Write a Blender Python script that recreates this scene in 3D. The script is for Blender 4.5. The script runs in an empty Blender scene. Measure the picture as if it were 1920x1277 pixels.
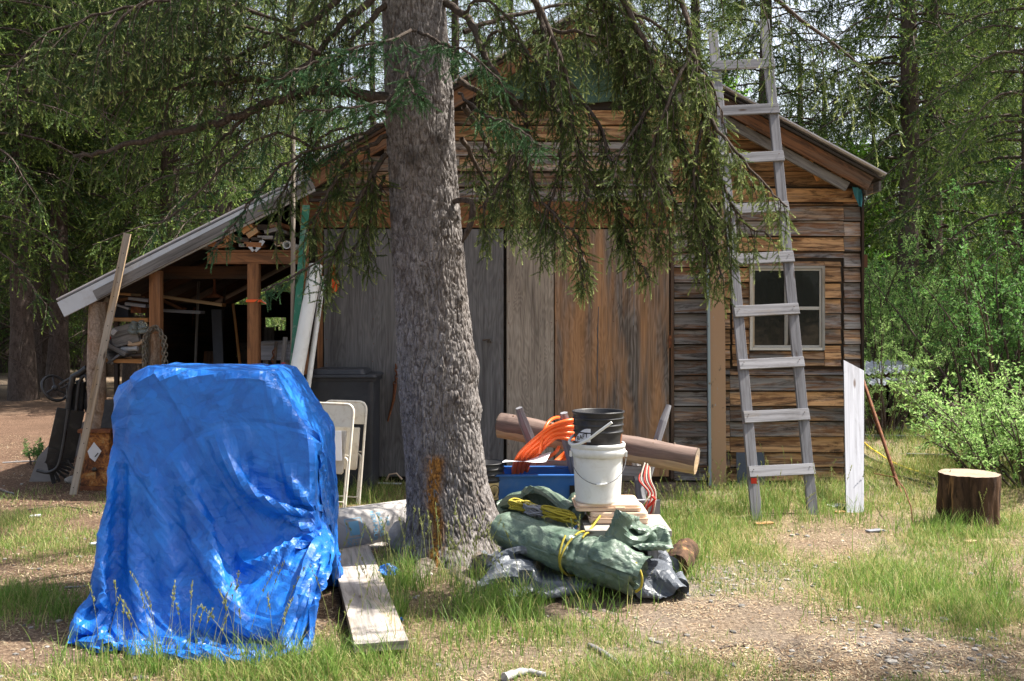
import bpy, bmesh, math, random
import numpy as np
from mathutils import Vector, Matrix
random.seed(7); RNG = np.random.default_rng(11)
S = bpy.context.scene
COL = S.collection
R = math.radians

# ------------------------------------------------------------ camera, world, sun, exposure
F, CX, HY, EYE = 1867.0, 960.0, 588.0, 1.6
cam = bpy.data.cameras.new('camera'); cam_o = bpy.data.objects.new('camera', cam); COL.objects.link(cam_o)
cam.sensor_width = 36.0; cam.lens = 36.0*F/1920.0
cam.shift_y = -(638.5-HY)/1920.0
cam.clip_start = 0.05; cam.clip_end = 2000
cam_o.location = (0, 0, EYE); cam_o.rotation_euler = (R(90), 0, 0)
cam.dof.use_dof = True; cam.dof.focus_distance = 7.2; cam.dof.aperture_fstop = 11.0
S.camera = cam_o
SUN = Vector((0.50, 0.13, 0.80)).normalized()
world = bpy.data.worlds.new('World'); S.world = world; world.use_nodes = True
wn = world.node_tree; bg = wn.nodes['Background']
sky = wn.nodes.new('ShaderNodeTexSky'); sky.sky_type = 'NISHITA'; sky.sun_disc = False
sky.sun_elevation = math.asin(SUN.z); sky.sun_rotation = math.atan2(SUN.x, SUN.y)
sky.dust_density = 3.5; sky.air_density = 1.0; sky.ozone_density = 0.8
hs = wn.nodes.new('ShaderNodeHueSaturation'); hs.inputs['Saturation'].default_value = .55
wn.links.new(sky.outputs[0], hs.inputs['Color']); wn.links.new(hs.outputs[0], bg.inputs[0]); bg.inputs[1].default_value = 0.105
sun = bpy.data.lights.new('sun', 'SUN'); sun.energy = 5.0; sun.angle = R(0.53); sun.color = (1.0, 0.94, 0.84)
sun_o = bpy.data.objects.new('sun', sun); COL.objects.link(sun_o)
sun_o.rotation_euler = SUN.to_track_quat('Z', 'Y').to_euler(); sun_o.location = (8, 3, 14)
S.view_settings.view_transform = 'Standard'; S.view_settings.look = 'None'
S.view_settings.exposure = 1.5; S.view_settings.gamma = 1.0
S.cycles.max_bounces = 7; S.cycles.diffuse_bounces = 4; S.cycles.transparent_max_bounces = 8
S.cycles.caustics_reflective = False; S.cycles.caustics_refractive = False

def P(px, py, Y): return Vector(((px-CX)/F*Y, Y, EYE-(py-HY)/F*Y))
def G(px, py):
    Y = EYE*F/(py-HY); return Vector(((px-CX)/F*Y, Y, 0))

# ------------------------------------------------------------ noise in numpy
def _h(ix, iy, iz, s):
    n = (ix.astype(np.int64)*374761393 + iy.astype(np.int64)*668265263 + iz.astype(np.int64)*2147483647 + s*974634777) & 0xffffffff
    n = ((n ^ (n >> 13))*1274126177) & 0xffffffff
    n = ((n ^ (n >> 16))*2246822519) & 0xffffffff
    return (n ^ (n >> 15)) / 4294967295.0
def vn(x, y, z=0, s=0):
    x = np.asarray(x, float); y = np.asarray(y, float)+0*x; z = np.asarray(z, float)+0*x
    ix, iy, iz = np.floor(x), np.floor(y), np.floor(z)
    fx, fy, fz = x-ix, y-iy, z-iz
    fx, fy, fz = [f*f*(3-2*f) for f in (fx, fy, fz)]
    r = 0
    for a in (0, 1):
        for b in (0, 1):
            for c in (0, 1):
                w = (fx if a else 1-fx)*(fy if b else 1-fy)*(fz if c else 1-fz)
                r = r + w*_h(ix+a, iy+b, iz+c, s)
    return r
def fbm(x, y, z=0, s=0, o=4):
    r, a, t = 0, 1.0, 0
    for k in range(o):
        r = r + a*vn(np.asarray(x)*2**k, np.asarray(y)*2**k, np.asarray(z)*2**k, s+k*7); t += a; a *= 0.5
    return r/t

# ------------------------------------------------------------ object bookkeeping
def setp(o, label=None, cat=None, group=None, kind=None):
    if label: o['label'] = label
    if cat: o['category'] = cat
    if group: o['group'] = group
    if kind: o['kind'] = kind
    return o
def thing(name, label, cat, loc=(0, 0, 0), group=None):
    o = bpy.data.objects.new(name, None); COL.objects.link(o); o.location = loc
    o.empty_display_size = 0.1
    return setp(o, label, cat, group)
def wl(o):
    v = Vector((0, 0, 0))
    while o is not None: v += o.location; o = o.parent
    return v
def copy_tree(o, parent=None):
    c = o.copy(); COL.objects.link(c); c.parent = parent
    for ch in o.children: copy_tree(ch, c)
    return c
def mesh_np(name, V, Fc, mat, parent=None, uv=None, col=None, smooth=False):
    """V (n,3); Fc (m,k) all faces with k corners, or list of such arrays; uv/col per vertex"""
    V = np.asarray(V, dtype=np.float32)
    if parent is not None: V = V - np.array(wl(parent), dtype=np.float32)
    Fl = Fc if isinstance(Fc, list) else [Fc]
    me = bpy.data.meshes.new(name)
    me.vertices.add(len(V)); me.vertices.foreach_set('co', V.ravel())
    vi = np.concatenate([f.ravel() for f in Fl]).astype(np.int32)
    cnt = np.concatenate([np.full(len(f), f.shape[1]) for f in Fl]).astype(np.int32)
    st = np.concatenate([[0], np.cumsum(cnt)[:-1]]).astype(np.int32)
    me.loops.add(len(vi)); me.loops.foreach_set('vertex_index', vi)
    me.polygons.add(len(cnt)); me.polygons.foreach_set('loop_start', st)
    me.polygons.foreach_set('use_smooth', np.full(len(cnt), bool(smooth)))
    me.update(calc_edges=True)
    if uv is not None:
        l = me.uv_layers.new(name='UVMap'); l.data.foreach_set('uv', np.asarray(uv, dtype=np.float32)[vi].ravel())
    if col is not None:
        a = me.color_attributes.new('Col', 'FLOAT_COLOR', 'POINT')
        c = np.asarray(col, dtype=np.float32)
        if c.shape[1] == 3: c = np.concatenate([c, np.ones((len(c), 1), np.float32)], 1)
        a.data.foreach_set('color', c.ravel())
    me.materials.append(mat)
    o = bpy.data.objects.new(name, me); COL.objects.link(o); o.parent = parent
    return o

class MB:
    """collects shapes, links them as one mesh"""
    def __init__(s): s.v = []; s.f = []; s.uv = []; s.c = []; s.sm = []
    def _add(s, vs, fs, uvs, c, smooth=False):
        b = len(s.v); s.v += [tuple(v) for v in vs]
        for f, u in zip(fs, uvs):
            s.f.append([b+i for i in f]); s.uv.append(u); s.c.append(c); s.sm.append(smooth)
    def box(s, o, ax, ay, az, c=None, taper=None):
        """o centre; ax, ay, az full-length vectors; u runs along the longest"""
        o, A = Vector(o), [Vector(ax), Vector(ay), Vector(az)]
        if A[0].cross(A[1]).dot(A[2]) < 0: A[2] = -A[2]
        if c is None: c = (random.random(), random.random(), random.random())
        L = [a.length for a in A]; li = L.index(max(L))
        vs = []
        for i in (-.5, .5):
            for j in (-.5, .5):
                for k in (-.5, .5): vs.append(o+A[0]*i+A[1]*j+A[2]*k)
        fs = [(0, 1, 3, 2), (4, 6, 7, 5), (0, 4, 5, 1), (2, 3, 7, 6), (0, 2, 6, 4), (1, 5, 7, 3)]
        off = (random.random()*50, random.random()*50)
        uvs = []
        for n, f in enumerate(fs):
            na = n//2
            rem = [a for a in range(3) if a != na]
            ua, va = (li, [a for a in rem if a != li][0]) if li in rem else (rem[0], rem[1])
            u = []
            for q in f:
                cc = ((q >> 2) & 1, (q >> 1) & 1, q & 1)
                if li in rem: u.append((cc[ua]*L[ua]+off[0], cc[va]*L[va]+off[1]+n*.37))
                else: u.append((cc[ua]*L[ua]*.2+off[0], cc[va]*L[va]+off[1]))
            uvs.append(u)
        s._add(vs, fs, uvs, c)
        return s
    def bx(s, x0, x1, y0, y1, z0, z1, c=None):
        return s.box(((x0+x1)/2, (y0+y1)/2, (z0+z1)/2), (x1-x0, 0, 0), (0, y1-y0, 0), (0, 0, z1-z0), c)
    def bar(s, a, b, w, t, up=(0, 0, 1), c=None):
        """plank from a to b; w across, t along `up`"""
        a, b, up = Vector(a), Vector(b), Vector(up); d = b-a
        y = up.cross(d).normalized(); z = d.cross(y).normalized()
        return s.box((a+b)/2, d, y*w, z*t, c)
    def tube(s, pts, rad, n=8, cap=True, c=None, smooth=True, twist=0, jit=0, flat=1.0):
        pts = [Vector(p) for p in pts]; m = len(pts)
        if not hasattr(rad, '__len__'): rad = [rad]*m
        if c is None: c = (random.random(), random.random(), random.random())
        d0 = (pts[1]-pts[0]).normalized()
        up = Vector((0, 0, 1)) if abs(d0.z) < .9 else Vector((0, 1, 0))
        x = up.cross(d0).normalized(); y = d0.cross(x).normalized()
        vs = []; L = [0]
        for i, p in enumerate(pts):
            d = (pts[min(i+1, m-1)]-pts[max(i-1, 0)]).normalized()
            x = (x-d*x.dot(d)).normalized(); y = d.cross(x)
            if i: L.append(L[-1]+(p-pts[i-1]).length)
            for k in range(n):
                a = 2*math.pi*k/n+twist*i; r = rad[i]*(1+jit*(random.random()-.5))
                vs.append(p+x*math.cos(a)*r+y*math.sin(a)*r*flat)
        fs, uvs = [], []; o = (random.random()*40, random.random()*40)
        cr = 2*math.pi*max(rad)
        for i in range(m-1):
            for k in range(n):
                k2 = (k+1) % n
                fs.append((i*n+k, i*n+k2, (i+1)*n+k2, (i+1)*n+k))
                u0, u1, v0, v1 = L[i]+o[0], L[i+1]+o[0], k/n*cr+o[1], (k+1)/n*cr+o[1]
                uvs.append([(u0, v0), (u0, v1), (u1, v1), (u1, v0)])
        s._add(vs, fs, uvs, c, smooth)
        if cap:
            for q, rev in ((0, True), (m-1, False)):
                idx = list(range(q*n, q*n+n))
                if rev: idx = idx[::-1]
                b = len(s.v)
                s.v += [tuple(vs[i]) for i in idx]; s.f.append(list(range(b, b+n)))
                s.uv.append([(rad[q]*math.cos(2*math.pi*k/n), rad[q]*math.sin(2*math.pi*k/n)) for k in range(n)])
                s.c.append(c); s.sm.append(False)
        return s
    def lathe(s, prof, o=(0, 0, 0), n=32, ax=None, c=None, smooth=True, a0=0, a1=2*math.pi, sq=0):
        """prof list of (r, z); closed round unless a1-a0 < 2pi"""
        o = Vector(o); full = abs(a1-a0-2*math.pi) < 1e-6; nn = n if full else n+1
        if c is None: c = (random.random(), random.random(), random.random())
        X, Yv, Z = Vector((1, 0, 0)), Vector((0, 1, 0)), Vector((0, 0, 1))
        if ax is not None:
            Z = Vector(ax).normalized(); X = (Vector((0, 1, 0)) if abs(Z.y) < .9 else Vector((1, 0, 0))).cross(Z).normalized(); Yv = Z.cross(X)
        vs = []
        for r, z in prof:
            for k in range(nn):
                a = a0+(a1-a0)*k/n; vs.append(o+X*math.cos(a)*r+Yv*math.sin(a)*r+Z*z)
        fs, uvs = [], []; l = 0
        for i in range(len(prof)-1):
            dl = math.hypot(prof[i+1][0]-prof[i][0], prof[i+1][1]-prof[i][1])
            for k in range(n):
                k2 = (k+1) % nn
                fs.append((i*nn+k, i*nn+k2, (i+1)*nn+k2, (i+1)*nn+k)); 
                uvs.append([(k/n, l), ((k+1)/n, l), ((k+1)/n, l+dl), (k/n, l+dl)])
            l += dl
        s._add(vs, fs, uvs, c, smooth); return s
    def prism(s, poly, d, c=None):
        """poly: 3-D points of a flat outline; extruded by d"""
        poly = [Vector(p) for p in poly]; d = Vector(d); n = len(poly)
        if c is None: c = (random.random(), random.random(), random.random())
        vs = poly+[p+d for p in poly]
        e = (poly[1]-poly[0]).normalized(); nn = d.normalized(); e2 = nn.cross(e)
        q = [(p.dot(e), p.dot(e2)) for p in poly]
        nrm = sum(((poly[i]).cross(poly[(i+1) % n]) for i in range(n)), Vector())
        fl = nrm.dot(d) > 0
        fs = [tuple(range(n))[::-1] if fl else tuple(range(n)), tuple(range(n, 2*n)) if fl else tuple(range(n, 2*n))[::-1]]
        uvs = [q[::-1] if fl else q, q if fl else q[::-1]]
        for i in range(n):
            j = (i+1) % n
            f = (i, j, n+j, n+i) if fl else (j, i, n+i, n+j); fs.append(f)
            l = (poly[j]-poly[i]).length; u = [(0, 0), (l, 0), (l, d.length), (0, d.length)]
            uvs.append(u if fl else [u[1], u[0], u[3], u[2]])
        s._add(vs, fs, uvs, c); return s
    def ball(s, o, r, n=10, m=6, c=None, jit=0, sc=(1, 1, 1), smooth=True):
        o = Vector(o); vs = []
        if c is None: c = (random.random(), random.random(), random.random())
        for i in range(m+1):
            t = math.pi*i/m
            for k in range(n):
                a = 2*math.pi*k/n; q = r*(1+jit*(random.random()-.5))
                vs.append(o+Vector((math.sin(t)*math.cos(a)*q*sc[0], math.sin(t)*math.sin(a)*q*sc[1], math.cos(t)*q*sc[2])))
        fs = []; uvs = []
        for i in range(m):
            for k in range(n):
                fs.append((i*n+k, (i+1)*n+k, (i+1)*n+(k+1) % n, i*n+(k+1) % n)); uvs.append([(k/n, i/m)]*4)
        s._add(vs, fs, uvs, c, smooth); return s
    def build(s, name, mat, parent=None, bevel=0, subsurf=0):
        me = bpy.data.meshes.new(name); off = wl(parent) if parent else Vector((0, 0, 0))
        me.from_pydata([tuple(Vector(v)-off) for v in s.v], [], s.f)
        l = me.uv_layers.new(name='UVMap'); flat = [x for u in s.uv for p in u for x in p]
        l.data.foreach_set('uv', flat)
        a = me.color_attributes.new('Col', 'FLOAT_COLOR', 'CORNER')
        a.data.foreach_set('color', [x for f, c in zip(s.f, s.c) for _ in f for x in (c[0], c[1], c[2], 1.0)])
        me.polygons.foreach_set('use_smooth', s.sm)
        me.materials.append(mat); me.update()
        o = bpy.data.objects.new(name, me); COL.objects.link(o); o.parent = parent
        if bevel:
            b = o.modifiers.new('bevel', 'BEVEL'); b.width = bevel; b.segments = 2; b.limit_method = 'ANGLE'; b.angle_limit = R(50)
        if subsurf:
            b = o.modifiers.new('sub', 'SUBSURF'); b.levels = subsurf; b.render_levels = subsurf
        return o

def text_obj(body, size, name, mat, M4, parent, cyl=None, sx=1.0):
    """flat lettering as a thin mesh; cyl=(radius) bends it round the local Z axis"""
    cu = bpy.data.curves.new('t', 'FONT'); cu.body = body; cu.size = size; cu.align_x = 'CENTER'; cu.align_y = 'CENTER'
    cu.extrude = 0.0; cu.resolution_u = 3; cu.offset = size*0.012
    o = bpy.data.objects.new('t', cu); COL.objects.link(o)
    dg = bpy.context.evaluated_depsgraph_get(); dg.update()
    me = bpy.data.meshes.new_from_object(o.evaluated_get(dg)); COL.objects.unlink(o); bpy.data.objects.remove(o)
    bm = bmesh.new(); bm.from_mesh(me)
    bmesh.ops.triangulate(bm, faces=bm.faces)
    bmesh.ops.subdivide_edges(bm, edges=[e for e in bm.edges if e.calc_length() > size*.3], cuts=2)
    off = wl(parent)
    for v in bm.verts:
        x, y = v.co.x*sx, v.co.y
        if cyl: a = x/cyl; p = Vector((math.sin(a)*cyl, -math.cos(a)*cyl, y))
        else: p = Vector((x, 0, y))
        v.co = (M4 @ p)-off
    bm.to_mesh(me); bm.free(); me.name = name
    me.materials.clear(); me.materials.append(mat)
    r = bpy.data.objects.new(name, me); COL.objects.link(r); r.parent = parent
    return r

# ------------------------------------------------------------ materials
class NT:
    def __init__(s, name):
        m = bpy.data.materials.new(name); m.use_nodes = True; s.m = m; s.t = m.node_tree; s.t.nodes.clear()
        s.out = s.n('ShaderNodeOutputMaterial')
    def n(s, ty, **kw):
        nd = s.t.nodes.new(ty)
        for k, v in kw.items():
            if k.startswith('i_'): nd.inputs[k[2:].replace('_', ' ')].default_value = v
            else: setattr(nd, k, v)
        return nd
    def l(s, a, b): s.t.links.new(a, b)
    def val(s, x, sock):
        if hasattr(x, 'is_output') or isinstance(x, bpy.types.NodeSocket): s.l(x, sock)
        else: sock.default_value = x
    def coord(s, kind='Object', scale=(1, 1, 1)):
        c = s.n('ShaderNodeTexCoord').outputs[kind]; mp = s.n('ShaderNodeMapping'); s.l(c, mp.inputs[0]); mp.inputs['Scale'].default_value = scale
        return mp.outputs[0]
    def noise(s, v, sc=1, det=4, rough=.55, dist=0):
        n = s.n('ShaderNodeTexNoise'); s.l(v, n.inputs['Vector']); n.inputs['Scale'].default_value = sc
        n.inputs['Detail'].default_value = det; n.inputs['Roughness'].default_value = rough; n.inputs['Distortion'].default_value = dist
        return n.outputs['Fac']
    def ramp(s, f, pts):
        r = s.n('ShaderNodeValToRGB'); s.l(f, r.inputs[0]); e = r.color_ramp.elements
        while len(e) < len(pts): e.new(.5)
        for k, (p, c) in enumerate(pts):
            e[k].position = p; e[k].color = (c[0], c[1], c[2], 1) if hasattr(c, '__len__') else (c, c, c, 1)
        return r.outputs[0]
    def mix(s, f, a, b, mode='MIX'):
        m = s.n('ShaderNodeMix', data_type='RGBA', blend_type=mode)
        s.val(f, m.inputs[0])
        for x, k in ((a, 6), (b, 7)):
            if isinstance(x, tuple): x = (x[0], x[1], x[2], 1)
            s.val(x, m.inputs[k])
        return m.outputs[2]
    def math(s, op, a, b=0.0, c=None):
        m = s.n('ShaderNodeMath', operation=op); s.val(a, m.inputs[0]); s.val(b, m.inputs[1])
        if c is not None: s.val(c, m.inputs[2])
        return m.outputs[0]
    def attr(s, name='Col'):
        a = s.n('ShaderNodeAttribute', attribute_name=name); sp = s.n('ShaderNodeSeparateColor'); s.l(a.outputs['Color'], sp.inputs[0])
        return sp.outputs
    def bump(s, h, st=.3, d=.01, nrm=None):
        b = s.n('ShaderNodeBump'); s.l(h, b.inputs['Height']); b.inputs['Strength'].default_value = st; b.inputs['Distance'].default_value = d
        if nrm is not None: s.l(nrm, b.inputs['Normal'])
        return b.outputs[0]
    def pbr(s, col, rough=.8, nrm=None, metal=0, spec=.4, **kw):
        p = s.n('ShaderNodeBsdfPrincipled'); 
        if isinstance(col, tuple): col = (col[0], col[1], col[2], 1)
        s.val(col, p.inputs['Base Color']); s.val(rough, p.inputs['Roughness']); s.val(metal, p.inputs['Metallic'])
        p.inputs['Specular IOR Level'].default_value = spec
        for k, v in kw.items(): s.val(v, p.inputs[k.replace('_', ' ')])
        if nrm is not None: s.l(nrm, p.inputs['Normal'])
        s.l(p.outputs[0], s.out.inputs[0]); return s.m
    def leaf(s, col, tr=.35, rough=.6, tcol=None, nrm=None):
        p = s.n('ShaderNodeBsdfPrincipled'); s.val(col, p.inputs['Base Color']); p.inputs['Roughness'].default_value = rough
        p.inputs['Specular IOR Level'].default_value = .3
        t = s.n('ShaderNodeBsdfTranslucent'); s.val(tcol if tcol is not None else col, t.inputs[0])
        m = s.n('ShaderNodeMixShader'); m.inputs[0].default_value = tr
        s.l(p.outputs[0], m.inputs[1]); s.l(t.outputs[0], m.inputs[2]); s.l(m.outputs[0], s.out.inputs[0]); return s.m

def wood(name, grey=(.27, .26, .26), warm=(.40, .20, .085), warmth=0.0, dark=.5, rough=.85, gscale=42, knots=True, bump=.35, lo=.35, mid=None):
    """weathered board: Col.r shifts warmth, Col.g lightness; UV u runs along the grain"""
    t = NT(name); a = t.attr()
    uv = t.coord('UV', (1.3, gscale, 1)); g = t.noise(uv, 1, 6, .65)
    uv2 = t.coord('UV', (.9, 5, 1)); st = t.noise(uv2, 1.2, 5, .6, .6)
    w = t.math('ADD', t.math('MULTIPLY', t.math('SUBTRACT', st, .5), 3.2), t.math('ADD', t.math('MULTIPLY', t.math('SUBTRACT', a[0], .5), 1.0), warmth))
    w = t.ramp(w, [(0.25, 0), (.75, 1)])
    c = t.mix(w, grey, warm)
    if mid: c = t.mix(t.ramp(t.noise(t.coord('UV', (1.4, 11, 1)), 1.3, 6, .7, .9), [(.47, 0), (.60, .9)]), c, mid)
    gr = t.ramp(g, [(.28, lo), (.5, .95), (.75, 1.25)])
    c = t.mix(1.0, c, gr, 'MULTIPLY')
    st2 = t.noise(t.coord('UV', (1.0, 7, 1)), 1.9, 7, .75, 1.2)
    c = t.mix(t.ramp(st2, [(.50, 0), (.63, dark)]), c, (.035, .025, .02))
    if knots:
        v = t.n('ShaderNodeTexVoronoi'); t.l(t.coord('UV', (2.2, 7, 1)), v.inputs['Vector']); v.inputs['Scale'].default_value = 1.0
        c = t.mix(t.ramp(v.outputs['Distance'], [(.05, .85), (.11, 0)]), c, (.05, .03, .02))
    li = t.math('ADD', .58, t.math('MULTIPLY', a[1], .78))
    c = t.mix(1.0, c, li, 'MULTIPLY')
    return t.pbr(c, rough, t.bump(g, bump, .004), spec=.25)

def plain(name, col, rough=.5, var=.25, sc=8, metal=0, spec=.4, bump=0.05, dirt=None, dsc=5, damt=.5):
    t = NT(name); v = t.coord('Object'); n = t.noise(v, sc, 5, .6)
    c = t.mix(1.0, (col[0], col[1], col[2]), t.ramp(n, [(.3, 1-var), (.7, 1+var*.4)]), 'MULTIPLY')
    if dirt:
        d = t.noise(v, dsc, 7, .7, .5); c = t.mix(t.ramp(d, [(.5, 0), (.68, damt)]), c, dirt)
    return t.pbr(c, t.math('ADD', rough-.1, t.math('MULTIPLY', n, .2)), t.bump(n, bump*4, .004) if bump else None, metal, spec)

M = {}
M['grey_wood'] = wood('grey_wood', warmth=-.15)
M['siding'] = wood('siding', grey=(.27, .255, .25), warm=(.58, .34, .17), warmth=.50, dark=.85, mid=(.20, .095, .045))
M['ladder_wood'] = wood('ladder_wood', grey=(.20, .20, .22), warm=(.23, .19, .15), warmth=.0, dark=.3, bump=.4)
M['new_wood'] = wood('new_wood', grey=(.42, .30, .18), warm=(.50, .24, .09), warmth=.6, dark=.2)
M['orange_wood'] = wood('orange_wood', grey=(.15, .10, .075), warm=(.26, .12, .055), warmth=.75, dark=.5)
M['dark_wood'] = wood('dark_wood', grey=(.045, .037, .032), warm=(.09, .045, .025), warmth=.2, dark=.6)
M['white_wood'] = wood('white_wood', grey=(.205, .21, .235), warm=(.22, .20, .18), warmth=-.1, dark=.25, lo=.7)
M['plank'] = wood('plank', grey=(.27, .245, .225), warm=(.33, .25, .17), warmth=.25, dark=.35, gscale=22)
M['lath'] = wood('lath', grey=(.36, .31, .26), warm=(.40, .28, .17), warmth=.35, dark=.2)
M['metal_roof'] = plain('metal_roof', (.60, .58, .60), .42, .2, 3, metal=.35, dirt=(.3, .2, .16), dsc=2, damt=.35)
M['white_metal'] = plain('white_metal', (.50, .53, .58), .5, .12, 3, metal=.1, dirt=(.25, .2, .17), dsc=6, damt=.4)
M['black_plastic'] = plain('black_plastic', (.022, .022, .026), .42, .3, 9, dirt=(.12, .11, .10), dsc=9, damt=.3)
M['bin_plastic'] = plain('bin_plastic', (.028, .031, .040), .5, .3, 5, dirt=(.09, .09, .09), dsc=4, damt=.3)
M['white_plastic'] = plain('white_plastic', (.72, .73, .72), .45, .06, 6, dirt=(.38, .35, .27), dsc=7, damt=.35)
M['pvc'] = plain('pvc', (.70, .71, .70), .35, .08, 4, dirt=(.35, .33, .28), dsc=5, damt=.3)
M['tan_plastic'] = plain('tan_plastic', (.74, .55, .40), .45, .08, 5, dirt=(.4, .3, .2), dsc=6, damt=.3)
M['blue_plastic'] = plain('blue_plastic', (.02, .10, .33), .4, .15, 4, dirt=(.12, .18, .3), dsc=6, damt=.3)
M['cream_paint'] = plain('cream_paint', (.70, .66, .58), .4, .06, 12, dirt=(.3, .2, .12), dsc=14, damt=.35)
M['rust'] = plain('rust', (.16, .055, .025), .8, .5, 30, dirt=(.33, .13, .04), dsc=18, damt=.8, bump=.15)
M['iron'] = plain('iron', (.10, .085, .075), .55, .4, 20, metal=.6, dirt=(.2, .09, .04), dsc=20, damt=.6)
M['chain'] = plain('chain', (.16, .145, .12), .5, .3, 25, metal=.5, dirt=(.18, .1, .05), dsc=20, damt=.6)
M['orange_hose'] = plain('orange_hose', (.85, .13, .025), .35, .1, 10)
M['orange_cloth'] = plain('orange_cloth', (.90, .13, .03), .7, .1, 30)
M['red'] = plain('red', (.6, .035, .02), .4, .15, 10)
M['green_paint'] = plain('green_paint', (.02, .16, .10), .5, .2, 8, dirt=(.35, .36, .33), dsc=11, damt=.6)
M['rock'] = plain('rock', (.36, .33, .30), .9, .5, 14, bump=.3, dirt=(.12, .1, .08), dsc=8, damt=.6)
M['paper'] = plain('paper', (.72, .73, .78), .7, .1, 6, dirt=(.4, .35, .3), dsc=5, damt=.3)
M['slate'] = plain('slate', (.07, .085, .12), .6, .2, 12)
M['teal_cloth'] = plain('teal_cloth', (.06, .28, .38), .7, .2, 30)
M['wire'] = plain('wire', (.16, .16, .17), .4, .2, 10, metal=.7)
M['ink_blue'] = plain('ink_blue', (.13, .30, .45), .8, .1, 10, bump=0)
M['black_ink'] = plain('black_ink', (.02, .015, .012), .7, .1, 10, bump=0)
M['yellow'] = plain('yellow', (.78, .58, .03), .5, .15, 12)
M['recess_shade'] = plain('recess_shade', (.012, .010, .009), .9, .3, 3)
M['rake_wood'] = wood('rake_wood', grey=(.15, .115, .09), warm=(.23, .105, .05), warmth=.35, dark=.7)
M['window_paint'] = wood('window_paint', grey=(.46, .45, .43), warm=(.40, .33, .25), warmth=0, dark=.2, lo=.8)
# ------------------------------------------------------------ special materials
def plywood(name, c1, c2, amt=.5, dark=.6, rings=46, warm=None):
    t = NT(name); v = t.coord('Object', (5.5, 1, .75)); a = t.attr()
    n = t.noise(v, 1.0, 3, .5, .5)
    r = t.math('SINE', t.math('MULTIPLY', n, rings*2.6))
    fine = t.noise(t.coord('Object', (70, 70, 2.2)), 1, 5, .6)
    g = t.math('ADD', t.math('MULTIPLY', r, .10), t.math('MULTIPLY', fine, 1.0))
    c = t.mix(t.ramp(g, [(.2, 1), (.75, 0)]), c1, c2)
    big = t.noise(t.coord('Object', (5, 1, .7)), 1, 5, .65, .5)
    c = t.mix(t.ramp(big, [(.5, 0), (.68, dark)]), c, (.035, .03, .03))
    if warm:
        b2 = t.noise(t.coord('Object', (4.2, 3, .5)), 1, 4, .6, .3)
        c = t.mix(t.ramp(b2, [(.42, 0), (.60, .9)]), c, warm)
        c = t.mix(1.0, c, t.ramp(g, [(.1, .55), (.7, 1.1)]), 'MULTIPLY')
    return t.pbr(c, .85, t.bump(g, .4, .003), spec=.2)
M['ply_grey'] = plywood('ply_grey', (.19, .185, .19), (.09, .087, .09), dark=.45)
M['ply_pale'] = plywood('ply_pale', (.44, .38, .32), (.19, .155, .13), dark=.45, rings=70)
M['ply_brown'] = plywood('ply_brown', (.25, .22, .205), (.10, .08, .065), dark=.6, rings=52, warm=(.44, .24, .12))

def m_peel():
    t = NT('peeling_paint'); v = t.coord('Object', (1, 1, .5)); n = t.noise(v, 9, 7, .75, .8); e = t.attr()
    f = t.math('ADD', n, t.math('MULTIPLY', t.math('SUBTRACT', e[0], .5), .5))
    c = t.mix(t.ramp(f, [(.505, 0), (.52, 1)]), (.42, .27, .17), (.30, .38, .43))
    c = t.mix(t.ramp(t.noise(v, 16, 6, .7), [(.62, 0), (.66, .9)]), c, (.20, .15, .11))
    return t.pbr(c, .75, t.bump(f, .5, .005))
M['peel'] = m_peel()
def m_log():
    t = NT('painted_log'); uv = t.coord('UV', (1.2, 9, 1)); v = t.coord('Object')
    a = t.attr(); n = t.noise(v, 7, 7, .72, .4)
    g = t.noise(uv, 4, 6, .6)
    c = t.mix(t.ramp(t.math('ADD', n, t.math('MULTIPLY', a[0], .6)), [(.82, 0), (.90, 1)]), (.19, .135, .115), (.44, .32, .20))
    c = t.mix(1.0, c, t.ramp(g, [(.3, .65), (.65, 1.1)]), 'MULTIPLY')
    return t.pbr(c, .8, t.bump(g, .4, .006), spec=.2)
M['log'] = m_log()
def m_bark(name, c1, c2, c3, sc=1.0, bump=.8, stain=False):
    t = NT(name); v = t.coord('Object', (sc, sc, sc*.42)); a = t.attr()
    n = t.noise(v, 22, 7, .68, .9); b = t.noise(v, 6, 3, .5)
    c = t.mix(t.ramp(n, [(.36, 0), (.60, 1)]), c1, c2)
    c = t.mix(t.ramp(b, [(.5, 0), (.75, .6)]), c, c3)
    sp = t.noise(t.coord('Object'), 60, 4, .7)
    c = t.mix(1.0, c, t.ramp(sp, [(.3, .7), (.7, 1.25)]), 'MULTIPLY')
    if stain:
        c = t.mix(t.ramp(t.math('MULTIPLY', a[2], t.math('ADD', .5, n)), [(.30, 0), (.95, .7)]), c, (.035, .03, .027))      # dark knots
        c = t.mix(a[1], c, t.mix(t.ramp(sp, [(.35, 0), (.6, 1)]), (.10, .035, .012), (.42, .20, .05)))   # resin run
        c = t.mix(t.ramp(a[0], [(.0, .75), (.30, 0)]), c, (.06, .042, .034))
    return t.pbr(c, .9, t.bump(n, bump, .012), spec=.15)
M['bark_main'] = m_bark('bark_main', (.07, .06, .055), (.265, .245, .24), (.16, .135, .12), 1.6, .6, stain=True)
M['bark_dark'] = m_bark('bark_dark', (.05, .037, .03), (.115, .09, .078), (.08, .055, .045), .8)
M['bark_limb'] = m_bark('bark_limb', (.040, .030, .025), (.105, .082, .068), (.08, .07, .06), 2.0)
M['bark_root'] = m_bark('bark_root', (.07, .055, .045), (.19, .16, .14), (.12, .09, .07), 2.0)
M['bark_post'] = m_bark('bark_post', (.15, .10, .07), (.34, .27, .22), (.36, .18, .08), 1.0)
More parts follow.
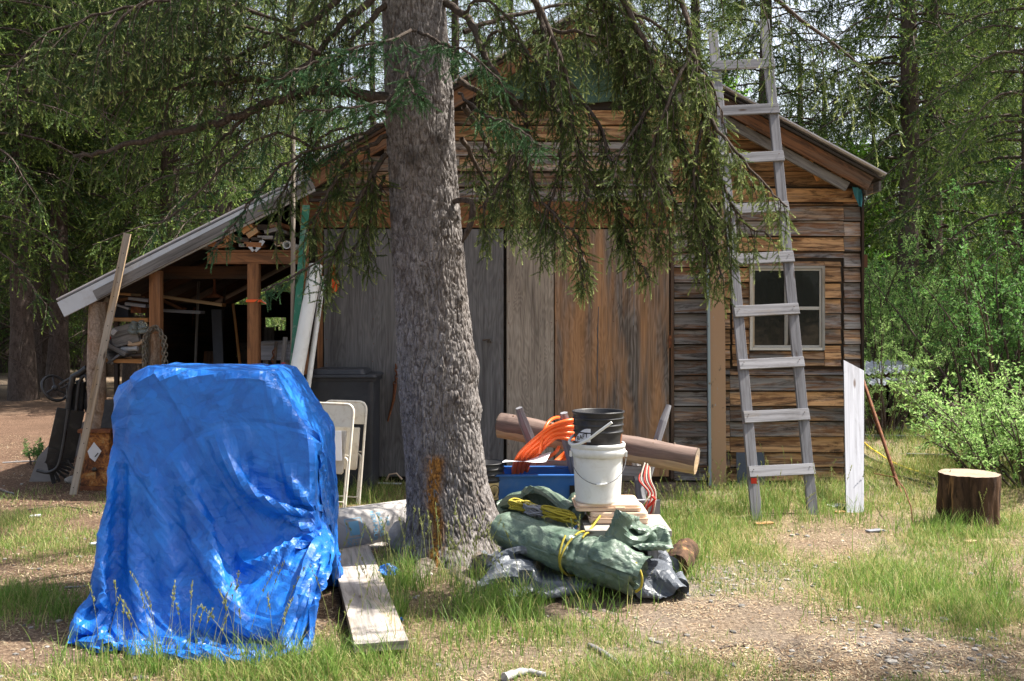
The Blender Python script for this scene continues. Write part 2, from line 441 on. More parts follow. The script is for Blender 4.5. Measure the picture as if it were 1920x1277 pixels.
def m_stump(top):
    t = NT('stump_top' if top else 'stump_side')
    if top:
        v = t.coord('UV'); s = t.n('ShaderNodeVectorMath', operation='LENGTH'); t.l(v, s.inputs[0])
        n = t.noise(v, 14, 5, .7); r = t.math('SINE', t.math('MULTIPLY', t.math('ADD', s.outputs['Value'], t.math('MULTIPLY', n, .012)), 210))
        c = t.mix(t.ramp(r, [(.1, .25), (.9, 0)]), (.30, .245, .195), (.13, .085, .06))
        c = t.mix(t.ramp(t.noise(v, 5, 6, .7), [(.5, 0), (.66, .6)]), c, (.25, .14, .08))
        return t.pbr(c, .9, t.bump(n, .3, .006), spec=.1)
    v = t.coord('Object', (1, 1, .25)); n = t.noise(v, 12, 7, .7, .4); a = t.attr()
    c = t.mix(t.ramp(n, [(.38, 0), (.60, 1)]), (.030, .018, .013), (.10, .058, .036))
    c = t.mix(t.ramp(t.noise(t.coord('Object', (1, 1, .12)), 9, 4, .6), [(.60, 0), (.66, .85)]), c, (.36, .20, .09)); c = t.mix(t.ramp(t.noise(t.coord('Object', (1, 1, .10)), 26, 4, .7), [(.36, .9), (.42, 0)]), c, (.012, .008, .006))
    return t.pbr(c, .9, t.bump(n, .7, .015), spec=.15)
M['stump_top'] = m_stump(True); M['stump_side'] = m_stump(False)
def m_rusty_tin():
    t = NT('rusty_tin'); v = t.coord('Object'); n = t.noise(v, 11, 7, .75, .6); m = t.noise(v, 34, 5, .7)
    c = t.ramp(n, [(.34, (.035, .018, .012)), (.45, (.17, .06, .025)), (.55, (.42, .17, .045)), (.66, (.50, .36, .17))])
    c = t.mix(t.ramp(m, [(.35, .6), (.5, 0)]), c, (.06, .03, .02))
    return t.pbr(c, .8, t.bump(m, .4, .004), .2)
M['rusty_tin'] = m_rusty_tin()
def m_tarp(name, col, col2, rough=.34, wsc=1.0, bump=.6, spec=.5):
    t = NT(name); v = t.coord('Object')
    n1 = t.noise(v, 5*wsc, 6, .6, 1.2)
    w = t.n('ShaderNodeTexNoise'); t.l(v, w.inputs['Vector']); w.inputs['Scale'].default_value = 3*wsc; w.inputs['Detail'].default_value = 2
    mv = t.n('ShaderNodeVectorMath', operation='MULTIPLY_ADD'); t.l(w.outputs['Color'], mv.inputs[0]); mv.inputs[1].default_value = (.35, .35, .35); t.l(v, mv.inputs[2])
    vo = t.n('ShaderNodeTexVoronoi', feature='DISTANCE_TO_EDGE'); t.l(mv.outputs[0], vo.inputs['Vector']); vo.inputs['Scale'].default_value = 13*wsc
    cr = t.ramp(vo.outputs['Distance'], [(0, 1), (.16, 0)])
    vo2 = t.n('ShaderNodeTexVoronoi', feature='F1'); t.l(mv.outputs[0], vo2.inputs['Vector']); vo2.inputs['Scale'].default_value = 26*wsc
    rid = t.math('ABSOLUTE', t.math('SUBTRACT', n1, .5))
    def facet(sc, w_):
        sv = t.n('ShaderNodeVectorMath', operation='SCALE'); t.l(mv.outputs[0], sv.inputs[0]); sv.inputs['Scale'].default_value = sc
        f = t.n('ShaderNodeTexVoronoi', feature='F1'); t.l(sv.outputs[0], f.inputs['Vector']); f.inputs['Scale'].default_value = 1.0
        a_ = t.n('ShaderNodeVectorMath', operation='SUBTRACT'); t.l(sv.outputs[0], a_.inputs[0]); t.l(f.outputs['Position'], a_.inputs[1])
        b_ = t.n('ShaderNodeVectorMath', operation='SUBTRACT'); t.l(f.outputs['Color'], b_.inputs[0]); b_.inputs[1].default_value = (.5, .5, .5)
        d_ = t.n('ShaderNodeVectorMath', operation='DOT_PRODUCT'); t.l(a_.outputs[0], d_.inputs[0]); t.l(b_.outputs[0], d_.inputs[1]); return t.math('MULTIPLY', d_.outputs['Value'], w_)
    h = t.math('ADD', t.math('ADD', t.math('MULTIPLY', cr, .14), t.math('MULTIPLY', rid, -1.6)), t.math('ADD', facet(8*wsc, 3.8), facet(21*wsc, 2.4)))
    c = t.mix(t.ramp(n1, [(.35, 0), (.7, 1)]), col, col2)
    wv = t.n('ShaderNodeTexChecker'); t.l(t.coord('UV'), wv.inputs['Vector']); wv.inputs['Scale'].default_value = 480
    c = t.mix(.06, c, wv.outputs['Color'], 'MULTIPLY')
    d = t.noise(v, 3.3, 7, .75)
    c = t.mix(t.ramp(d, [(.56, 0), (.76, .10)]), c, (.4, .48, .6))
    return t.pbr(c, t.math('ADD', rough, t.math('MULTIPLY', t.math('SUBTRACT', d, .5), .3)), t.bump(h, bump, .006), spec=spec)
M['tarp_blue'] = m_tarp('tarp_blue', (.005, .115, .50), (.010, .17, .62), .43, 1.0, 1.0)
M['tarp_green'] = m_tarp('tarp_green', (.075, .12, .09), (.15, .20, .155), .42, 1.3, .5)
M['tarp_silver'] = m_tarp('tarp_silver', (.065, .075, .095), (.12, .135, .16), .40, 1.3, .5)
def m_rope(name, a, b):
    t = NT(name); uv = t.coord('UV', (1, 1, 1)); w = t.n('ShaderNodeTexWave'); mp = t.n('ShaderNodeMapping'); t.l(uv, mp.inputs[0])
    mp.inputs['Rotation'].default_value = (0, 0, R(40)); t.l(mp.outputs[0], w.inputs[0]); w.inputs['Scale'].default_value = 55
    return t.pbr(t.mix(w.outputs['Fac'], a, b), .6, t.bump(w.outputs['Fac'], .8, .003))
M['rope_yellow'] = m_rope('rope_yellow', (.20, .15, .01), (.60, .50, .05))
M['rope_grey'] = m_rope('rope_grey', (.12, .12, .14), (.42, .42, .46))
M['rope_white'] = m_rope('rope_white', (.35, .28, .22), (.62, .55, .48))
M['rope_red'] = m_rope('rope_red', (.35, .02, .02), (.65, .08, .05))
def m_foliage(name, c1, c2, tr=.3, tip=None):
    """Col.r picks between the two greens, Col.g marks the tips: new growth, coloured paler to look sunlit"""
    t = NT(name); a = t.attr(); c = t.mix(a[0], c1, c2)
    if tip: c = t.mix(a[1], c, tip)
    return t.leaf(c, tr)
M['needles'] = m_foliage('needles', (.036, .070, .022), (.155, .205, .050), .34, tip=(.46, .52, .20))  # tip colour raised beyond new growth to imitate sunlit tips
M['needles_cool'] = m_foliage('needles_cool', (.030, .085, .034), (.060, .14, .050), .25, tip=(.10, .20, .075))
M['needles_far'] = m_foliage('needles_far', (.020, .055, .018), (.125, .195, .040), .34, tip=(.30, .40, .08))
M['leaf_bright'] = m_foliage('leaf_bright', (.14, .33, .03), (.30, .55, .07), .5)
M['leaf_willow'] = m_foliage('leaf_willow', (.17, .34, .08), (.42, .58, .22), .44)
M['leaf_mid'] = m_foliage('leaf_mid', (.07, .19, .05), (.18, .34, .09), .42)
def m_grass():
    t = NT('grass_blades'); a = t.attr()
    c = t.mix(a[0], (.09, .19, .03), (.24, .35, .08)); c = t.mix(a[1], c, (.50, .42, .20))
    return t.leaf(c, .4, .5)
M['grass'] = m_grass()
def m_chips():
    t = NT('litter'); a = t.attr(); c = t.ramp(a[0], [(0, (.08, .05, .035)), (.3, (.24, .15, .09)), (.6, (.34, .26, .165)), (1, (.48, .41, .28))])
    return t.pbr(c, .9, spec=.1)
M['litter'] = m_chips()
def m_pebble():
    t = NT('pebbles'); a = t.attr(); n = t.noise(t.coord('Object'), 60, 4, .6)
    c = t.ramp(a[0], [(0, (.11, .105, .10)), (.6, (.22, .205, .19)), (1, (.38, .35, .31))]); c = t.mix(1.0, c, t.ramp(n, [(.3, .75), (.7, 1.1)]), 'MULTIPLY')
    return t.pbr(c, .85, spec=.2)
M['pebble'] = m_pebble()
def m_ground():
    t = NT('ground_soil'); v = t.coord('Object'); a = t.attr()
    n = t.noise(v, 2.2, 8, .7); f = t.noise(v, 45, 6, .75); f2 = t.noise(v, 130, 4, .7)
    soil = t.ramp(f, [(.30, (.08, .057, .04)), (.47, (.20, .145, .10)), (.60, (.36, .275, .195)), (.75, (.54, .45, .33))])
    straw = t.ramp(f, [(.30, (.13, .10, .05)), (.5, (.30, .25, .12)), (.7, (.50, .42, .24))])
    grav = t.ramp(f2, [(.35, (.13, .12, .115)), (.5, (.27, .25, .24)), (.66, (.45, .43, .41))])
    c = t.mix(a[0], soil, straw); c = t.mix(a[1], c, grav)
    red = t.ramp(f, [(.3, (.05, .033, .025)), (.5, (.145, .088, .06)), (.66, (.30, .20, .14))])
    c = t.mix(a[2], c, red)
    c = t.mix(1.0, c, t.ramp(n, [(.3, .58), (.7, .95)]), 'MULTIPLY')
    return t.pbr(c, .95, t.bump(t.math('ADD', f, t.math('MULTIPLY', f2, .5)), .9, .02), spec=.1)
M['ground'] = m_ground()
def m_glass():
    t = NT('window_glass'); n = t.noise(t.coord('Object'), 3, 3, .5)
    return t.pbr((.010, .012, .012), .10, t.bump(n, .22, .02), spec=.5)
M['glass'] = m_glass()
def m_insul():
    t = NT('clear_glass'); return t.pbr((.75, .88, .86), .05, Transmission_Weight=.75, IOR=1.45)
M['clear'] = m_insul()
def m_tube():
    t = NT('paper_tube'); v = t.coord('UV', (1, 1, 1)); n = t.noise(t.coord('Object'), 9, 6, .65)
    c = t.mix(t.ramp(n, [(.35, 0), (.75, 1)]), (.37, .345, .325), (.30, .295, .305))
    w = t.n('ShaderNodeTexWave'); mp = t.n('ShaderNodeMapping'); t.l(t.coord('UV'), mp.inputs[0]); mp.inputs['Rotation'].default_value = (0, 0, R(38)); t.l(mp.outputs[0], w.inputs[0]); w.inputs['Scale'].default_value = 2.2
    c = t.mix(t.ramp(w.outputs['Fac'], [(0, .35), (.04, 0)]), c, (.2, .18, .17))
    return t.pbr(c, .7, t.bump(n, .1, .004))
M['tube'] = m_tube()
def m_shingle():
    t = NT('green_roll_siding'); f = t.noise(t.coord('Object'), 90, 4, .7); n = t.noise(t.coord('Object'), 3, 4, .6)
    c = t.mix(t.ramp(f, [(.4, 0), (.6, 1)]), (.045, .10, .08), (.13, .22, .18)); c = t.mix(1.0, c, t.ramp(n, [(.3, .7), (.7, 1.1)]), 'MULTIPLY')
    return t.pbr(c, .9, t.bump(f, .3, .004))
M['shingle'] = m_shingle()

# ------------------------------------------------------------ ground
TX, TY = -.36, 6.35          # foot of the big spruce
def gz(x, y):
    x = np.asarray(x, float); y = np.asarray(y, float)
    r2 = (x-TX)**2+(y-TY)**2
    z = .11*np.exp(-r2/.65)+.05*(fbm(x*.5, y*.5, 0, 3, 3)-.5)*np.clip((np.hypot(x, y-8)-1)/5, 0, 1)
    z = z+.016*(fbm(x*2.2, y*2.2, 0, 9, 3)-.5)
    return z
def gzf(x, y): return float(gz(np.array([x]), np.array([y]))[0])
# places (picture px at ground level, spread in px, strength) where grass stands or the soil is bare
GR = [(420, 1268, 260, 24, .8), (700, 925, 90, 30, .8), (1000, 1190, 170, 40, .55), (800, 1160, 70, 55, .7), (1420, 955, 230, 35, .55),
      (1790, 1000, 150, 45, .6), (1320, 1035, 90, 32, .65), (110, 1000, 160, 35, .45), (70, 1140, 150, 32, .85), (1800, 860, 200, 70, .7),
      (1650, 1080, 320, 45, .5), (1150, 1262, 260, 28, .4), (1850, 1150, 150, 60, .45), (560, 1250, 200, 40, .6)]
BA = [(1010, 1100, 90, 28, 1.0), (1330, 1150, 200, 26, .5), (60, 800, 320, 60, 1.2), (90, 1220, 130, 30, 1.0), (150, 890, 150, 25, .8), (1600, 1230, 380, 45, .45), (1100, 1140, 160, 30, .5)]
GV = [(1330, 1085, 170, 28, .7), (1680, 1210, 260, 45, .5), (1420, 905, 220, 25, .5)]
def pxof(x, y):
    y = np.maximum(y, .5); return CX+F*x/y, HY+F*EYE/y
def gsum(L, x, y):
    px, py = pxof(x, y); r = 0
    for a, b, sa, sb, k in L: r = r+k*np.exp(-((px-a)/sa)**2-((py-b)/sb)**2)
    return r
def grassmask(x, y):
    n = fbm(x*1.3, y*1.3, 0, 21, 4)
    return np.clip(gsum(GR, x, y)*.85-gsum(BA, x, y)+(n-.5)*1.6+.19, 0, 1)
def make_ground():
    def warp(n, a, b):
        u = np.linspace(-1, 1, n); return np.sinh(u*b)/np.sinh(b)*a
    xs = warp(421, 420, 6.3)
    t = np.linspace(0, 1, 430); ys = np.concatenate([[-60, -20, -6, 0, 1.5, 2.5, 3.2], 3.6+.0195*np.arange(330), 3.6+.0195*330+(np.exp(np.linspace(0, 6.0, 120)[1:])-1)*1.05])
    X, Y = np.meshgrid(xs, ys); Z = gz(X, Y)
    near = np.exp(-((X/8)**4)-(((Y-7)/7)**4))
    Z = Z+near*.010*(fbm(X*14, Y*14, 0, 5, 3)-.5)
    V = np.stack([X, Y, Z], -1).reshape(-1, 3)
    ny, nx = X.shape; i = np.arange(ny-1)[:, None]*nx+np.arange(nx-1)[None]
    Fc = np.stack([i, i+1, i+nx+1, i+nx], -1).reshape(-1, 4)
    g = grassmask(X, Y); v = np.clip(gsum(GV, X, Y)+(fbm(X*2, Y*2, 0, 33)-.5)*1.2, 0, 1)
    red = np.clip(np.exp(-((X+5)/4.5)**2)*np.exp(-((Y-13)/9)**2)*1.6+(fbm(X*.9, Y*.9, 0, 44)-.5)*.8, 0, 1)
    col = np.stack([g, v*.8, red], -1).reshape(-1, 3)
    o = mesh_np('ground', V, Fc, M['ground'], col=col, smooth=True); o['kind'] = 'structure'
make_ground()

# ------------------------------------------------------------ the shed
WY = 9.43                                    # front wall plane
def W(px, py, dy=0): return P(px, py, WY+dy)
def wx(px): return (px-CX)/F*WY
def wz(py): return EYE-(py-HY)/F*WY
shed = thing('wooden_shed', 'weathered board-sided gable shed with plywood doors and a low lean-to on its left', 'shed', (.65, WY+2.2, 0))
XL, XR = wx(566), wx(1614); BY = WY+4.4
def roofz(x):          # underside of the roof at X (at the wall)
    return min(4.33-.536*(x-.62), 4.33-.575*(.62-x))
# hidden core: walls behind the boards
core = MB()
def core_poly(x0, x1):
    xs = [x0]+([.62] if x0 < .62 < x1 else [])+[x1]
    return [(x0, 0), (x1, 0)]+[(x, roofz(x)-.03) for x in xs[::-1]]
def wallpoly(mb, pts, y0, y1): mb.prism([(p[0], y0, p[1]) for p in pts], (0, y1-y0, 0), (.3, .5, .5))
wnx0, wnx1, wnz0, wnz1 = wx(1412), wx(1540), wz(652), wz(503)
wallpoly(core, core_poly(XL, wnx0), WY+.03, WY+.12); core.build('wall_frame', M['dark_wood'], shed); core = MB(); wallpoly(core, core_poly(wnx1, XR), WY+.03, WY+.12); core.build('wall_frame', M['dark_wood'], shed); core = MB()
wallpoly(core, [(wnx0, 0), (wnx1, 0), (wnx1, wnz0), (wnx0, wnz0)], WY+.03, WY+.12); core.build('wall_frame', M['dark_wood'], shed); core = MB()
wallpoly(core, [(wnx0, wnz1), (wnx1, wnz1), (wnx1, roofz(wnx1)-.03), (wnx0, roofz(wnx0)-.03)], WY+.03, WY+.12)
core.build('wall_frame', M['dark_wood'], shed); core = MB(); wallpoly(core, core_poly(XL, XR), BY-.1, BY)
core.build('wall_frame', M['dark_wood'], shed)
for x, s in ((XL, 1), (XR, -1)):
    side = MB(); z = 0.02
    while z < roofz(x)-.1:
        h = min(.185, roofz(x)-.08-z); side.bx(x if s > 0 else x-.035, x+.035 if s > 0 else x, WY+.12, BY-.1, z, z+h-.008); z += .187
    side.build('side_siding', M['siding'], shed)
# front siding boards
sd = MB(); rs = random.Random(5)
def boards(mb, x0, x1, z0, z1, proud=0.0, r=.146, warm=(0, 1), seg=1.6, zoff=0):
    k = math.ceil((z0-zoff)/r-1e-6); z = zoff+k*r
    rows = []
    zz = z0
    while zz < z1-.01:
        nz = min(zoff+(math.floor((zz-zoff)/r+1e-6)+1)*r, z1); rows.append((zz, nz)); zz = nz
    for a, b in rows:
        if b-a < .03: continue
        x = x0
        while x < x1-.005:
            e = x1 if x1-x < seg*1.3 else x+seg*rs.uniform(.6, 1.1)
            gap = rs.uniform(.008, .02); w = rs.uniform(*warm)
            cz = (a+b-gap)/2; h = (b-a-gap)
            tilt = rs.uniform(.010, .018)
            # lapped board: foot proud of the head, with a cove along the top
            ya = WY+.03-proud
            y0 = ya-.026-tilt; y1 = ya-.014+rs.uniform(-.003, .003)
            dz = rs.uniform(-.003, .003)
            hc = h*.76
            c = (w, rs.random(), rs.random())
            mb.prism([(x+.002, y0, a+dz), (x+.002, ya-.001, a+dz), (x+.002, ya-.001, a+dz+h), (x+.002, ya-.012, a+dz+h), (x+.002, y1, a+dz+hc)], (e-x-.004, 0, 0), c)
            nv = len(mb.uv)
            # grain along X for the long faces of this board
            ou, ov = rs.random()*60, rs.random()*60
            for q in range(nv-7, nv):
                f = mb.f[q]; mb.uv[q] = [(mb.v[i][0]+ou, mb.v[i][2]+mb.v[i][1]*.7+ov) for i in f]
            x = e
doorT = wz(428); xd0, xd1 = wx(604), wx(1258)
# above the doors, clipped under the gable row by row
r_ = .146; z = wz(378)
beamZ0, beamZ1 = doorT, wz(378)
while z < 4.2:
    z1 = min(z+r_, 4.25); zm = z1+.02
    xa = max(XL, .62-(4.33-zm)/.575+.02); xb = min(wx(1262) if z < wz(378)+1e-3 else XR, .62+(4.33-zm)/.536-.02)
    xb = min(XR, .62+(4.33-zm)/.536-.02)
    if xb-xa > .1 and z1 < wz(190):
        greyrow = wz(380) <= z < wz(275)
        if greyrow: boards(sd, xa, wx(1262), z, z1, warm=(.0, .35), zoff=z)
        else: boards(sd, xa, wx(1262), z, z1, warm=(.6, 1.1), zoff=z)
        boards(sd, wx(1262), xb, z, z1, warm=(.75, 1.15), zoff=z)
    z += r_
# right of the doors
pz0, pz1, pxa, pxb = wz(686), wz(487), wx(1373), wx(1577)
zt = wz(378)
boards(sd, wx(1264), wx(1326), .02, zt, warm=(-.1, .2))
boards(sd, wx(1354), pxa-.02, .02, pz0-.02, warm=(.2, .9)); 
boards(sd, pxa-.02, wx(1583), .02, pz0-.02, warm=(.1, 1.05))
boards(sd, wx(1583), XR, .02, zt, warm=(-.1, .55))
boards(sd, wx(1354), pxa-.018, pz0-.02, zt, warm=(.5, 1.0))
boards(sd, pxa-.018, wx(1583), pz1+.02, zt, warm=(.2, 1.0))
# the cut-out hatch round the window
fx0, fx1, fz0, fz1 = wx(1405), wx(1546), wz(657), wz(498)
boards(sd, pxa, fx0, pz0, pz1, .006, warm=(.7, 1.1)); boards(sd, fx1, pxb, pz0, pz1, .006, warm=(.5, 1.1))
boards(sd, fx0, fx1, pz0, fz0, .006, warm=(.1, .8)); boards(sd, fx0, fx1, fz1, pz1, .006, warm=(.4, 1))
sd.build('front_siding', M['siding'], shed)
tr = MB()
tr.bx(XL+.0, wx(1262), WY-.03, WY+.02, beamZ0+.005, beamZ1-.005, (.9, .35, .5))
tr.build('door_header', M['orange_wood'], shed)
tr = MB(); tr.bx(XR-.09, XR, WY-.035, WY-.012, zt+.02, wz(362), (.9, .5, .5)); tr.build('corner_post', M['orange_wood'], shed)
tr = MB(); tr.bx(XR+.001, XR+.022, WY-.03, WY+.06, 0.02, wz(365)); tr.bx(XR+.023, XR+.10, WY+.1, WY+.2, wz(500), wz(476)); tr.build('corner_trim', M['dark_wood'], shed)
# gable cladding
g = MB(); zb = wz(186)
pts = [(wx(962), wz(186)), (wx(1090), wz(196)), (wx(1190), wz(186)), (wx(1300), wz(184)), (wx(1300), roofz(wx(1300))-.05), (.62, 4.22), (wx(940), roofz(wx(940))-.06)]
g.prism([(p[0], WY-.035, p[1]) for p in pts], (0, .03, 0)); g.build('gable_cladding', M['shingle'], shed)
# plywood doors
def panel(name, x0, x1, z0, z1, mat, proud=.0):
    b = MB(); b.bx(x0, x1, WY-.02-proud, WY+.025, z0, z1); return b.build(name, M[mat], shed, bevel=.002)
d1 = panel('door', xd0+.02, wx(868), .06, doorT-.01, 'ply_grey'); d2 = panel('door', wx(871), wx(944), .06, doorT-.01, 'ply_grey', .004)
d3 = panel('door', wx(950), wx(1038), .06, doorT-.01, 'ply_pale', .004); d4 = panel('door', wx(1040), wx(1254), .06, doorT-.01, 'ply_brown')
d1['label'] = 'grey plywood door leaf behind the bin'; d3['label'] = 'pale rippled plywood door leaf'; d4['label'] = 'brown stained plywood door leaf'
tr = MB(); tr.bx(wx(596), wx(606), WY-.03, WY+.02, .04, doorT, (1, .4, .5)); tr.build('door_jamb', M['orange_wood'], shed); tr = MB(); tr.bx(wx(1257), wx(1263), WY-.028, WY+.0, .04, doorT, (.0, .2, .5)); tr.build('door_jamb', M['orange_wood'], shed)
for pz in (640, 470, 850): h = MB(); h.bx(wx(1253), wx(1258), WY-.035, WY-.02, wz(pz+12), wz(pz-12)); h.build('hinge', M['rust'], d4)
h = MB(); h.tube([W(905, 638, -.05), W(918, 636, -.06), W(921, 643, -.05)], .008, 6); h.tube([W(916, 640, -.03), W(918, 640, -.06)], .012, 8); h.build('handle', M['iron'], d2)
h = MB()
for a, b, c_ in ((W(1122, 575, -.021), W(1119, 770, -.021), .010), (W(1190, 470, -.021), W(1188, 610, -.021), .008), (W(1160, 640, -.021), W(1230, 642, -.021), .004), (W(1178, 500, -.021), W(1228, 499, -.021), .006)):
    n_ = 14; pts = [a.lerp(b, i/n_)+Vector((random.uniform(-.004, .004), 0, random.uniform(-.004, .004))) for i in range(n_+1)]
    h.tube(pts, [c_*random.uniform(.25, .6) for _ in pts], 4, flat=.15)
h.build('scratch', M['white_wood'], d4)
# roof: corrugated sheets over boards, rake boards
def roof_sheet(x0, z0, x1, z1, y0, y1, name, corr=True, th=.02, lift=0):
    n = 90 if corr else 2; a = Vector((x0, 0, z0)); b = Vector((x1, 0, z1)); d = (b-a).normalized(); nr = Vector((-d.z, 0, d.x))
    if nr.z < 0: nr = -nr
    ys = np.linspace(y0, y1, 45*5 if corr else 2); V = []
    for t_, tp in ((0, 1), (1, 1), (1, 0), (0, 0)):
        for y in ys:
            p = a.lerp(b, t_)+nr*(lift+(th if tp else 0)+(.008*math.sin(y*2*math.pi/.076) if corr else 0)); V.append((p.x, y, p.z))
    m = len(ys); i = np.arange(m-1); F_ = []
    for k in range(4):
        k2 = (k+1) % 4; F_.append(np.stack([k*m+i, k2*m+i, k2*m+i+1, k*m+i+1], -1))
    F_.append(np.array([[0, m, 2*m, 3*m], [4*m-1, 3*m-1, 2*m-1, m-1]]))
    return mesh_np(name, np.array(V), np.concatenate(F_), M['metal_roof'], shed)
YF = 9.0
pk = P(1089, 22, YF); re = P(1660, 331, YF); le = P(560, 334, YF)
roof_sheet(pk.x, pk.z, re.x, re.z, YF, BY+.3, 'roof', True, .012, .02)
lx_ = P(575, 330, YF)
roof_sheet(pk.x, pk.z, lx_.x-.12, pk.z-.575*(pk.x-lx_.x+.12), YF, BY+.3, 'roof', True, .012, .02)
lo = P(108, 567, YF); lj = P(578, 331, YF)
roof_sheet(lj.x, lj.z, lo.x, lo.z, YF, BY+.3, 'roof', True, .012, .02)
dk = MB()
def slope_board(mb, a, b, y0, y1, t, drop, c=None):
    a, b = Vector(a), Vector(b); d = (b-a).normalized(); nr = Vector((-d.z, 0, d.x)); nr = nr if nr.z > 0 else -nr
    o = (a+b)/2-nr*(drop+t/2); mb.box((o.x, (y0+y1)/2, o.z), b-a, (0, y1-y0, 0), nr*t, c)
nb = 16
for (a, b) in ((pk, re), (pk, Vector((lx_.x-.1, YF, pk.z-.575*(pk.x-lx_.x+.1)))), (lj, lo)):
    yy = YF+.03
    while yy < BY+.25:
        w_ = random.uniform(.17, .24); slope_board(dk, (a.x, 0, a.z), (b.x, 0, b.z), yy, min(yy+w_-.008, BY+.27), .022, .012); yy += w_
dk.build('roof_deck', M['dark_wood'], shed)
rk = MB()
slope_board(rk, (pk.x, 0, pk.z), (re.x-.06, 0, re.z+.035), YF+.06, YF+.10, .125, .04, (.75, .25, .5))
slope_board(rk, (pk.x, 0, pk.z), (lx_.x-.1, 0, pk.z-.575*(pk.x-lx_.x+.1)), YF+.06, YF+.10, .125, .04, (.9, .6, .5))
o_ = rk.build('rake_board', M['rake_wood'], shed)
rk = MB()
slope_board(rk, (pk.x+.1, 0, pk.z-.055), (re.x-.20, 0, re.z+.105), YF+.12, YF+.16, .085, .165, (.1, .3, .5))
rk.build('rafter', M['grey_wood'], shed)
rk = MB()
for k in range(14):        # eave boards seen from below at the right
    yy = YF+.05+k*.16; p = Vector(re); rk.box((p.x-.03, yy+.07, p.z-.08), (0.02, 0, .0), (0, .15, 0), (0, 0, .09))
rk.build('eave_board', M['grey_wood'], shed)
rk = MB(); rk.bar(P(1516, 300, WY-.06), P(1536, 338, WY-.055), .05, .02, (0, -1, 0), (1, .8, .5)); rk.build('brace', M['new_wood'], shed)
# lean-to: white metal rake trim with a grey board over it
d_ = Vector((lo.x-lj.x, 0, lo.z-lj.z)).normalized()
rk = MB(); slope_board(rk, (lj.x, 0, lj.z), (lo.x, 0, lo.z), YF-.012, YF+.02, .145, .0); rk.build('rake_trim', M['white_metal'], shed)
a_ = Vector(lj); b_ = P(176, 541, YF)
rk = MB(); slope_board(rk, (a_.x+.02, 0, a_.z-.012), (b_.x, 0, b_.z-.012), YF-.045, YF-.014, .088, .012, (-.4, .15, .5)); rk.build('rake_board', M['grey_wood'], shed)
# lean-to posts, beam, back wall with gaps, left wall
LP = YF+.12
def post(px0, px1, ptop, name, mat, Y=LP, rnd=False):
    x0, x1 = (px0-CX)/F*Y, (px1-CX)/F*Y; zt_ = EYE-(ptop-HY)/F*Y; b = MB()
    if rnd:
        xm, r = (x0+x1)/2, (x1-x0)/2; b.tube([(xm+.01, Y, -.05), (xm, Y, .5), (xm-.012, Y, 1.1), (xm, Y, zt_)], [r*1.05, r, r*.98, r*.92], 14, jit=.05)
    else: b.bx(x0, x1, Y-.045, Y+.045, -.03, zt_, (.7, .6, .5))
    o = b.build(name, M[mat], shed); return o
post(166, 200, 566, 'post', 'bark_post', rnd=True); post(283, 303, 508, 'post', 'orange_wood'); post(466, 487, 484, 'post', 'orange_wood'); post(565, 577, 350, 'post', 'orange_wood')
bm_ = MB(); bm_.bx((392-CX)/F*LP, (562-CX)/F*LP, LP-.05, LP+.05, EYE-(495-HY)/F*LP, EYE-(474-HY)/F*LP, (.9, .5, .5)); 
bm_.build('beam', M['orange_wood'], shed)
bm_ = MB(); bm_.bx((200-CX)/F*LP+.02, (466-CX)/F*LP, LP+.35, LP+.40, 1.93, 2.05, (.9, .3, .5)); bm_.build('beam', M['dark_wood'], shed)
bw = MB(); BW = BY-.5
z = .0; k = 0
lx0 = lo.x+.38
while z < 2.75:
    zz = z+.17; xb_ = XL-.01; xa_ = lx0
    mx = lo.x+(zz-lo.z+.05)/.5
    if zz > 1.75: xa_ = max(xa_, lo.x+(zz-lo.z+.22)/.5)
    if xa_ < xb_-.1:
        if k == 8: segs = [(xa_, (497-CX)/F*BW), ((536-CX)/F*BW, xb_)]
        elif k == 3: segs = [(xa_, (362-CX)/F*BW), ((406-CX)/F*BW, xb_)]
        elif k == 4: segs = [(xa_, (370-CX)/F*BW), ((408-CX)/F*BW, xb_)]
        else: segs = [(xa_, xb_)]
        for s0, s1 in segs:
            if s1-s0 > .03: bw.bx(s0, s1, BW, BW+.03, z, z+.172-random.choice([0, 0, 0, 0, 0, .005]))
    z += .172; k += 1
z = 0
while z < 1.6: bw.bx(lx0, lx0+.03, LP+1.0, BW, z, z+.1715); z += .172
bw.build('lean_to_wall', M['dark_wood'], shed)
for k in range(4):
    yy = LP+.9+k*1.0; rf = MB(); slope_board(rf, (lj.x-.1, 0, lj.z-.06), (lo.x+.15, 0, lo.z+.02), yy, yy+.05, .09, .05, (.9, .2, .5)); rf.build('rafter', M['dark_wood'], shed)
# window
fr = MB(); t_ = .022*2
def frame(mb, x0, x1, z0, z1, t, y0, y1):
    mb.bx(x0, x0+t, y0, y1, z0, z1); mb.bx(x1-t, x1, y0, y1, z0, z1)
    mb.bx(x0+t, x1-t, y0, y1, z0, z0+t); mb.bx(x0+t, x1-t, y0, y1, z1-t, z1)
frame(fr, fx0+.002, fx1-.002, fz0+.002, fz1-.002, .026, WY-.022, WY+.05)
win = fr.build('window', M['window_paint'], shed)
fr = MB(); xm = wx(1474); frame(fr, fx0+.03, fx1-.03, fz0+.03, fz1-.03, .018, WY-.004, WY+.04)
fr.bx(xm-.016, xm+.016, WY-.006, WY+.038, fz0+.05, fz1-.05); fr.bx(fx0+.05, xm-.017, WY-.003, WY+.036, wz(580), wz(575)); fr.bx(xm+.017, fx1-.05, WY-.003, WY+.036, wz(581), wz(575))
fr.build('sash', M['window_paint'], win)
fr = MB(); fr.bx(fx0+.032, fx1-.032, WY+.012, WY+.018, fz0+.032, fz1-.032); fr.build('pane', M['glass'], win)
